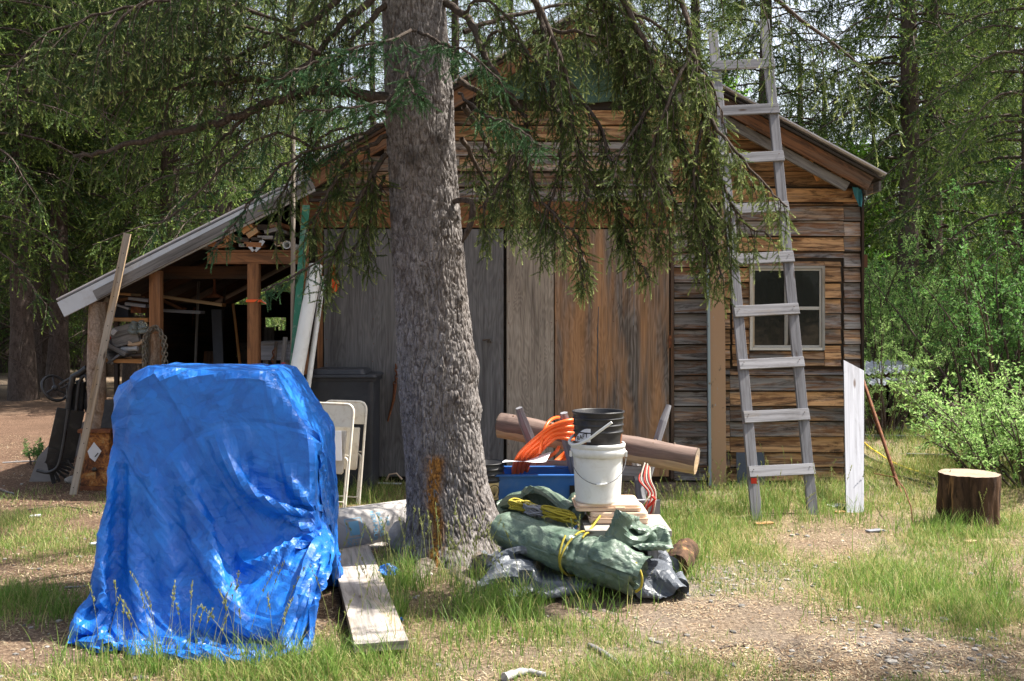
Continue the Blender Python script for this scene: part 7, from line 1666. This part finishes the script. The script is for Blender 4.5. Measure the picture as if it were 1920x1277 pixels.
mb = MB(); pts = [Q(143, 770), Q(146, 740), Q(150, 715), Q(160, 704), Q(166, 725), Q(168, 760)]; mb.tube([Vector(p) for p in smooth_path([tuple(p) for p in pts], 16)], .018, 8); mb.tube([Vector(p) for p in smooth_path([tuple(Q(*q)) for q in ((128, 862), (136, 876), (148, 878), (152, 868))], 10)], .012, 8); mb.build('ski', M['black_plastic'], sd_); mb = MB(); mb.box(Q(145, 752, .08), (.12, .02, .02), (0, .05, 0), (.03, 0, .34)); mb.box(Q(158, 742, .12), (.06, 0, .02), (0, .05, 0), (-.10, 0, .30)); mb.build('seat_bracket', M['black_plastic'], sd_, .01)
hb_ = one('heater_box', 'rusty square metal heater with a torn white label under the leaning lath', 'heater', (P(176, 0, 9.1).x, 9.15, 0)); x0, x1 = P(151, 0, 9.0).x, P(204, 0, 9.0).x; z1 = P(0, 812, 9.0).z
mb = MB(); mb.bx(x0, x1, 9.0, 9.3, .04, z1); mb.build('body', M['rusty_tin'], hb_, .006); mb = MB(); mb.bx(x0-.02, x1+.02, 8.98, 9.32, z1+.001, z1+.035); mb.build('top', M['rust'], hb_, .004); mb = MB(); mb.bx(x0+.0, x1, 8.99, 9.31, 0, .039); mb.build('base', M['rust'], hb_)
mb = MB(); q = [(176, 829), (190, 846), (178, 866), (168, 858), (164, 846), (170, 838)]; mb.prism([P(*p, 8.996) for p in q], (0, .003, 0)); mb.build('label', M['paper'], hb_)
mb = MB(); mb.box(P(181, 853, 8.992), (.03, 0, .035), (0, .002, 0), (-.006, 0, .005)); mb.build('print', M['black_ink'], hb_)
mb = MB(); mb.lathe([(.02, 0), (.022, .02), (.001, .022)], P(178, 880, 8.998), 12, ax=(0, -1, 0)); mb.build('knob', M['iron'], hb_)
bk = one('black_panel', 'battered black sheet standing on top of the rusty heater', 'panel', (P(178, 0, 9.1).x, 9.1, z1)); mb = MB(); z2 = P(0, 750, 9.08).z; mb.prism([(x0+.03, 9.06, z1+.037), (x1+.03, 9.06, z1+.037), (x1+.03, 9.10, z2), (x0+.10, 9.10, z2), (x0+.05, 9.08, z2-.08)], (0, .02, 0)); mb.build('sheet', M['black_plastic'], bk, .003)
cs = one('curved_sheet', 'grey rounded sheet lying on edge behind the black sled', 'sheet', (P(95, 0, 9.4).x, 9.4, 0)); pts = [(52, 886), (66, 858), (84, 836), (108, 820), (150, 790), (152, 846), (120, 870), (100, 888)]; mb = MB(); q = []
for p in pts: v = P(p[0], p[1], 9.45); v.y += max(0, v.z)*.25; q.append(v)
q[0].z = q[-1].z = .0; mb.prism(q, (0, .015, 0)); cs_ = mb.build('sheet', M['slate'], cs); cs_.data.materials[0] = plain('grey_sheet', (.17, .155, .15), .7, .2, 6)

# ------------------------------------------------------------ grass, stalks, litter, stones
def sample_ground(n, dens, x0, x1, y0, y1, rng):
    X, Y = [], []
    while sum(map(len, X)) < n:
        y = y0*(y1/y0)**rng.random(n*3); lim = .56*y+.3; x = (rng.random(n*3)*2-1)*lim; d = dens(x, y); k = rng.random(n*3) < d
        k &= ~((x > -2.0) & (x < -1.05) & (y > 5.02) & (y < 5.65)) & ~((x > XL+.02) & (x < XR) & (y > WY-.04)); X.append(x[k]); Y.append(y[k])
    return np.concatenate(X)[:n], np.concatenate(Y)[:n]
def blades(X, Y, Hh, W_, rng, lean=.5, seg=4):
    n = len(X); a = rng.uniform(0, 2*np.pi, n); f = rng.uniform(0, 2*np.pi, n); Z = gz(X, Y)-.004; t = np.linspace(0, 1, seg)
    bend = (rng.random(n)*lean+.08)*Hh; V = np.zeros((n, seg*2-1, 3))
    for k, tk in enumerate(t):
        cx = X+np.cos(a)*bend*tk**2; cy = Y+np.sin(a)*bend*tk**2; cz = Z+Hh*(tk-.25*(bend/Hh)*tk**2); w = W_*(1-tk**1.5)/2
        if k < seg-1: V[:, 2*k] = np.stack([cx-np.cos(f)*w, cy-np.sin(f)*w, cz], -1); V[:, 2*k+1] = np.stack([cx+np.cos(f)*w, cy+np.sin(f)*w, cz], -1)
        else: V[:, 2*k] = np.stack([cx, cy, cz], -1)
    Fq = []; m = seg*2-1; base = (np.arange(n)*m)[:, None]
    for k in range(seg-2): Fq.append(base+np.array([[2*k, 2*k+1, 2*k+3, 2*k+2]]))
    return V.reshape(-1, 3), [np.concatenate(Fq), base+np.array([[2*seg-4, 2*seg-3, 2*seg-2]])], m
rg = np.random.default_rng(5)
def clump(x, y): return np.clip((fbm(x*6, y*6, 0, 91, 2)-.42)*5, 0, 1)
dn = lambda x, y: grassmask(x, y)**1.3*(.40+.60*clump(x, y))*np.where(y < 12, 1, .8)
gX, gY = sample_ground(125000, dn, 0, 0, 4.1, 14, rg); gm = grassmask(gX, gY); Hh = (.018+.075*rg.random(len(gX))**1.9)*(.6+.8*gm)*(1+.6*(gY > 8.5))
V, Fq, m = blades(gX, gY, Hh, .0032+.0022*rg.random(len(gX)), rg, .9); dry = (rg.random(len(gX)) < .42)*rg.uniform(.5, 1, len(gX)); col = np.repeat(np.stack([rg.random(len(gX)), dry, 0*dry], -1), m, 0)
setp(mesh_np('grass', V, Fq, M['grass'], col=col), 'short patchy green grass growing over the yard', 'grass', None, 'stuff')
# taller tufts
TF = [(420, 1255, 230, 18, .55), (650, 1258, 90, 16, .3), (960, 1150, 130, 40, .8), (760, 1120, 40, 50, .8), (1130, 1085, 90, 18, .6), (1440, 955, 160, 28, .55), (1280, 1060, 40, 30, .6), (1800, 995, 90, 14, .8), (640, 925, 60, 18, .7), (1270, 990, 60, 30, .5), (90, 1140, 110, 20, .5), (1700, 800, 120, 30, .8), (1700, 1120, 90, 40, .4), (1850, 1110, 60, 50, .4)]
d2 = lambda x, y: np.clip(gsum(TF, x, y), 0, 1)*clump(x*1.6, y*1.6)
tX, tY = sample_ground(12500, d2, 0, 0, 4.2, 14, rg); Hh = .07+.15*rg.random(len(tX))**1.3
V, Fq, m = blades(tX, tY, Hh, .0038+.002*rg.random(len(tX)), rg, .65, 6); dry = (rg.random(len(tX)) < .12)*.8; col = np.repeat(np.stack([rg.random(len(tX)), dry, 0*dry], -1), m, 0)
setp(mesh_np('tall_grass', V, Fq, M['grass'], col=col), 'taller green grass tufts round the tarpaulin, trunk and ladder', 'grass', None, 'stuff')
# flowering stalks
sk = lambda x, y: np.clip(gsum([(420, 1235, 190, 22, 1.), (760, 1110, 70, 50, .9), (900, 1120, 90, 30, .7), (1440, 955, 170, 30, .8), (1110, 1090, 80, 20, .7), (1290, 1000, 60, 40, .5), (1680, 870, 80, 40, .6), (1820, 990, 80, 15, .4), (1250, 900, 80, 20, .3)], x, y), 0, 1)
sX, sY = sample_ground(260, sk, 0, 0, 4.25, 12, rg); Vs, Fs, Cs, off = [], [], [], 0; tl = []
for x, y in zip(sX, sY):
    Hs = rg.uniform(.22, .42); a = rg.uniform(0, 6.28); ln = rg.uniform(.03, .16); z = gzf(x, y); pts = np.array([(x+math.cos(a)*ln*t_**2, y+math.sin(a)*ln*t_**2, z+Hs*t_) for t_ in np.linspace(0, 1, 7)]); tl.append((pts, np.linspace(.0016, .0007, 7)))
    for q in range(16): t_ = rg.uniform(.72, 1.0); p = np.array([x+math.cos(a)*ln*t_**2, y+math.sin(a)*ln*t_**2, z+Hs*t_]); d = np.array([rg.normal()*.5, rg.normal()*.5, 1.4]); d /= np.linalg.norm(d); tl.append((np.array([p, p+d*.009, p+d*.018]), np.array([.0006, .0022, .0005])))
V, Fq = tubes_np(tl, 4); C = np.tile([[.85, .45, 0]], (len(V), 1)); setp(mesh_np('grass_stalks', V, Fq, M['grass'], col=C), 'thin seeding grass stalks standing above the tufts', 'grass', None, 'stuff')
# litter
def flakes(n, dens, l0, l1, w0, w1, y1, rng, up=.35):
    X, Y = sample_ground(n, dens, 0, 0, 4.1, y1, rng); D = np.stack([rng.normal(size=n), rng.normal(size=n), rng.normal(size=n)*up*.5], -1); Fr = frames(D); L = rng.uniform(l0, l1, n); Wd = rng.uniform(w0, w1, n)
    P0 = np.stack([X, Y, gz(X, Y)+.0035+.004*rng.random(n)+np.abs(Fr[:, 2, 0])*L*.4], -1); x = Fr[:, :, 0]*L[:, None]/2; y = Fr[:, :, 1]*Wd[:, None]/2
    V = np.stack([P0-x-y, P0+x-y*.6, P0+x+y*.6, P0-x+y], 1).reshape(-1, 3); Fc = (np.arange(n)*4)[:, None]+np.arange(4)[None]; C = np.repeat(np.stack([rng.random(n)]*3, -1), 4, 0); return V, Fc, C
dl = lambda x, y: np.clip(1.1-grassmask(x, y), .15, 1)*np.clip(1-gsum(GV, x, y)*.6, .2, 1)*np.clip((fbm(x*3, y*3, 0, 66)-.3)*3, .1, 1)
V, Fc, C = flakes(80000, dl, .008, .032, .0015, .006, 13, rg); setp(mesh_np('needle_litter', V, Fc, M['litter'], col=C), 'brown needles, bark chips and dry stems strewn over the soil', 'litter', None, 'stuff')
# stones
dg = lambda x, y: np.clip(gsum(GV, x, y)*1.2+.06*(y < 12), 0, 1)*np.clip((fbm(x*4, y*4, 0, 67)-.3)*3, .1, 1)
pX, pY = sample_ground(1900, dg, 0, 0, 4.15, 12, rg); bm = bmesh.new(); bmesh.ops.create_icosphere(bm, subdivisions=1, radius=1); IV = np.array([v.co[:] for v in bm.verts]); IF = np.array([[v.index for v in f.verts] for f in bm.faces]); bm.free()
n = len(pX); sz = .004+.016*rg.random(n)**3.2+(rg.random(n) < .012)*.018; js = 1+.35*(rg.random((n, len(IV), 1))-.5); V = IV[None]*js*np.stack([sz*rg.uniform(.9, 1.5, n), sz*rg.uniform(.7, 1.2, n), sz*.55], -1)[:, None, :]; a = rg.uniform(0, 6.28, n); ca, sa = np.cos(a)[:, None], np.sin(a)[:, None]
V = np.stack([V[..., 0]*ca-V[..., 1]*sa, V[..., 0]*sa+V[..., 1]*ca, V[..., 2]], -1)+np.stack([pX, pY, gz(pX, pY)+sz*.15], -1)[:, None, :]
setp(mesh_np('gravel', V.reshape(-1, 3), (IF[None]+(np.arange(n)*len(IV))[:, None, None]).reshape(-1, 3), M['pebble'], col=np.repeat(np.stack([rg.random(n)]*3, -1), len(IV), 0)), 'small grey stones scattered in the bare soil', 'gravel', None, 'stuff')
# fallen sticks and pale scraps one can tell apart
def stick(pts, r, label, mat='grey_wood'):
    pp = [tuple(G(*p)) for p in pts]; s_ = smooth_path(pp, 18); v = [Vector((p[0], p[1], gzf(p[0], p[1])+r*.6)) for p in s_]; t = one('fallen_stick', label, 'stick', v[0], 'fallen sticks'); mb = MB(); mb.tube(v, [r*(1-.5*k/18)*random.uniform(.85, 1.1) for k in range(18)], 7, jit=.2); mb.build('stick', M[mat], t)
stick([(1105, 1212), (1135, 1228), (1160, 1246), (1185, 1268)], .015, 'grey crooked stick in the bare soil right of the trunk roots'); stick([(945, 1274), (985, 1262), (1022, 1268)], .022, 'short thick root-like stick at the bottom edge')
stick([(1350, 1217), (1378, 1210), (1402, 1213)], .006, 'small dark twig in the bare soil of the right foreground', 'bark_dark'); stick([(120, 1104), (150, 1102), (185, 1096)], .008, 'thin pale stick left of the blue tarpaulin hem'); stick([(0, 918), (14, 923), (26, 926)], .014, 'short pale stick at the left edge'); stick([(5, 868), (60, 866), (95, 868)], .010, 'long pale stick in the litter left of the sled')
stick([(62, 895), (110, 892), (150, 893)], .010, 'brown stick lying in front of the sled', 'bark_limb'); stick([(1230, 1100), (1290, 1088), (1330, 1092)], .006, 'thin dry twig in the gravel', 'bark_limb'); stick([(50, 955), (120, 948), (190, 962)], .008, 'dry forked twig at the shade edge on the left', 'bark_limb')
def chipf(px, py, w_, d_, label, mat='white_wood'):
    g = G(px, py); mb = MB(); mb.box((g.x, g.y, gzf(g.x, g.y)+.012), (w_, .02, .006), (-.02, d_, 0), (0, 0, .012)); simple('wood_chip', label, 'scrap', mb, mat, (g.x, g.y, 0), 'chip', .001, 'scraps lying on the ground')
chipf(1432, 983, .13, .07, 'pale offcut under the left ladder foot', 'new_wood'); chipf(1640, 998, .11, .05, 'white chip in the sunny grass between ladder and stump'); chipf(1568, 950, .12, .10, 'crumpled white scrap beside the pale leaning board', 'paper'); chipf(1575, 962, .07, .05, 'small orange-brown chip beside the pale leaning board', 'new_wood'); chipf(1820, 1018, .06, .04, 'tan chip in front of the stump', 'new_wood'); chipf(640, 985, .0+.09, .04, 'tan chip near the form tube', 'new_wood'); chipf(1232, 1062, .10, .06, 'flat tan stone slab beside the rotten log', 'tan_plastic'); chipf(66, 968, .08, .05, 'bleached bone-pale scrap in the left grass', 'paper'); chipf(178, 1022, .07, .04, 'white scrap at the left edge of the tarpaulin', 'paper')

rj = random.Random(88); mb = MB()
for px in (612, 700, 780, 875, 938, 954, 1034, 1044, 1150, 1250):
    for py in range(450, 900, 38):
        if rj.random() < .75: mb.ball(W(px+rj.uniform(-1.5, 1.5), py+rj.uniform(-5, 5), -.025), .0045, 6, 4, (0, 0, 0), sc=(1, .35, 1))
o_ = mb.build('nail_heads', M['rust'], shed); o_['kind'] = 'stuff'
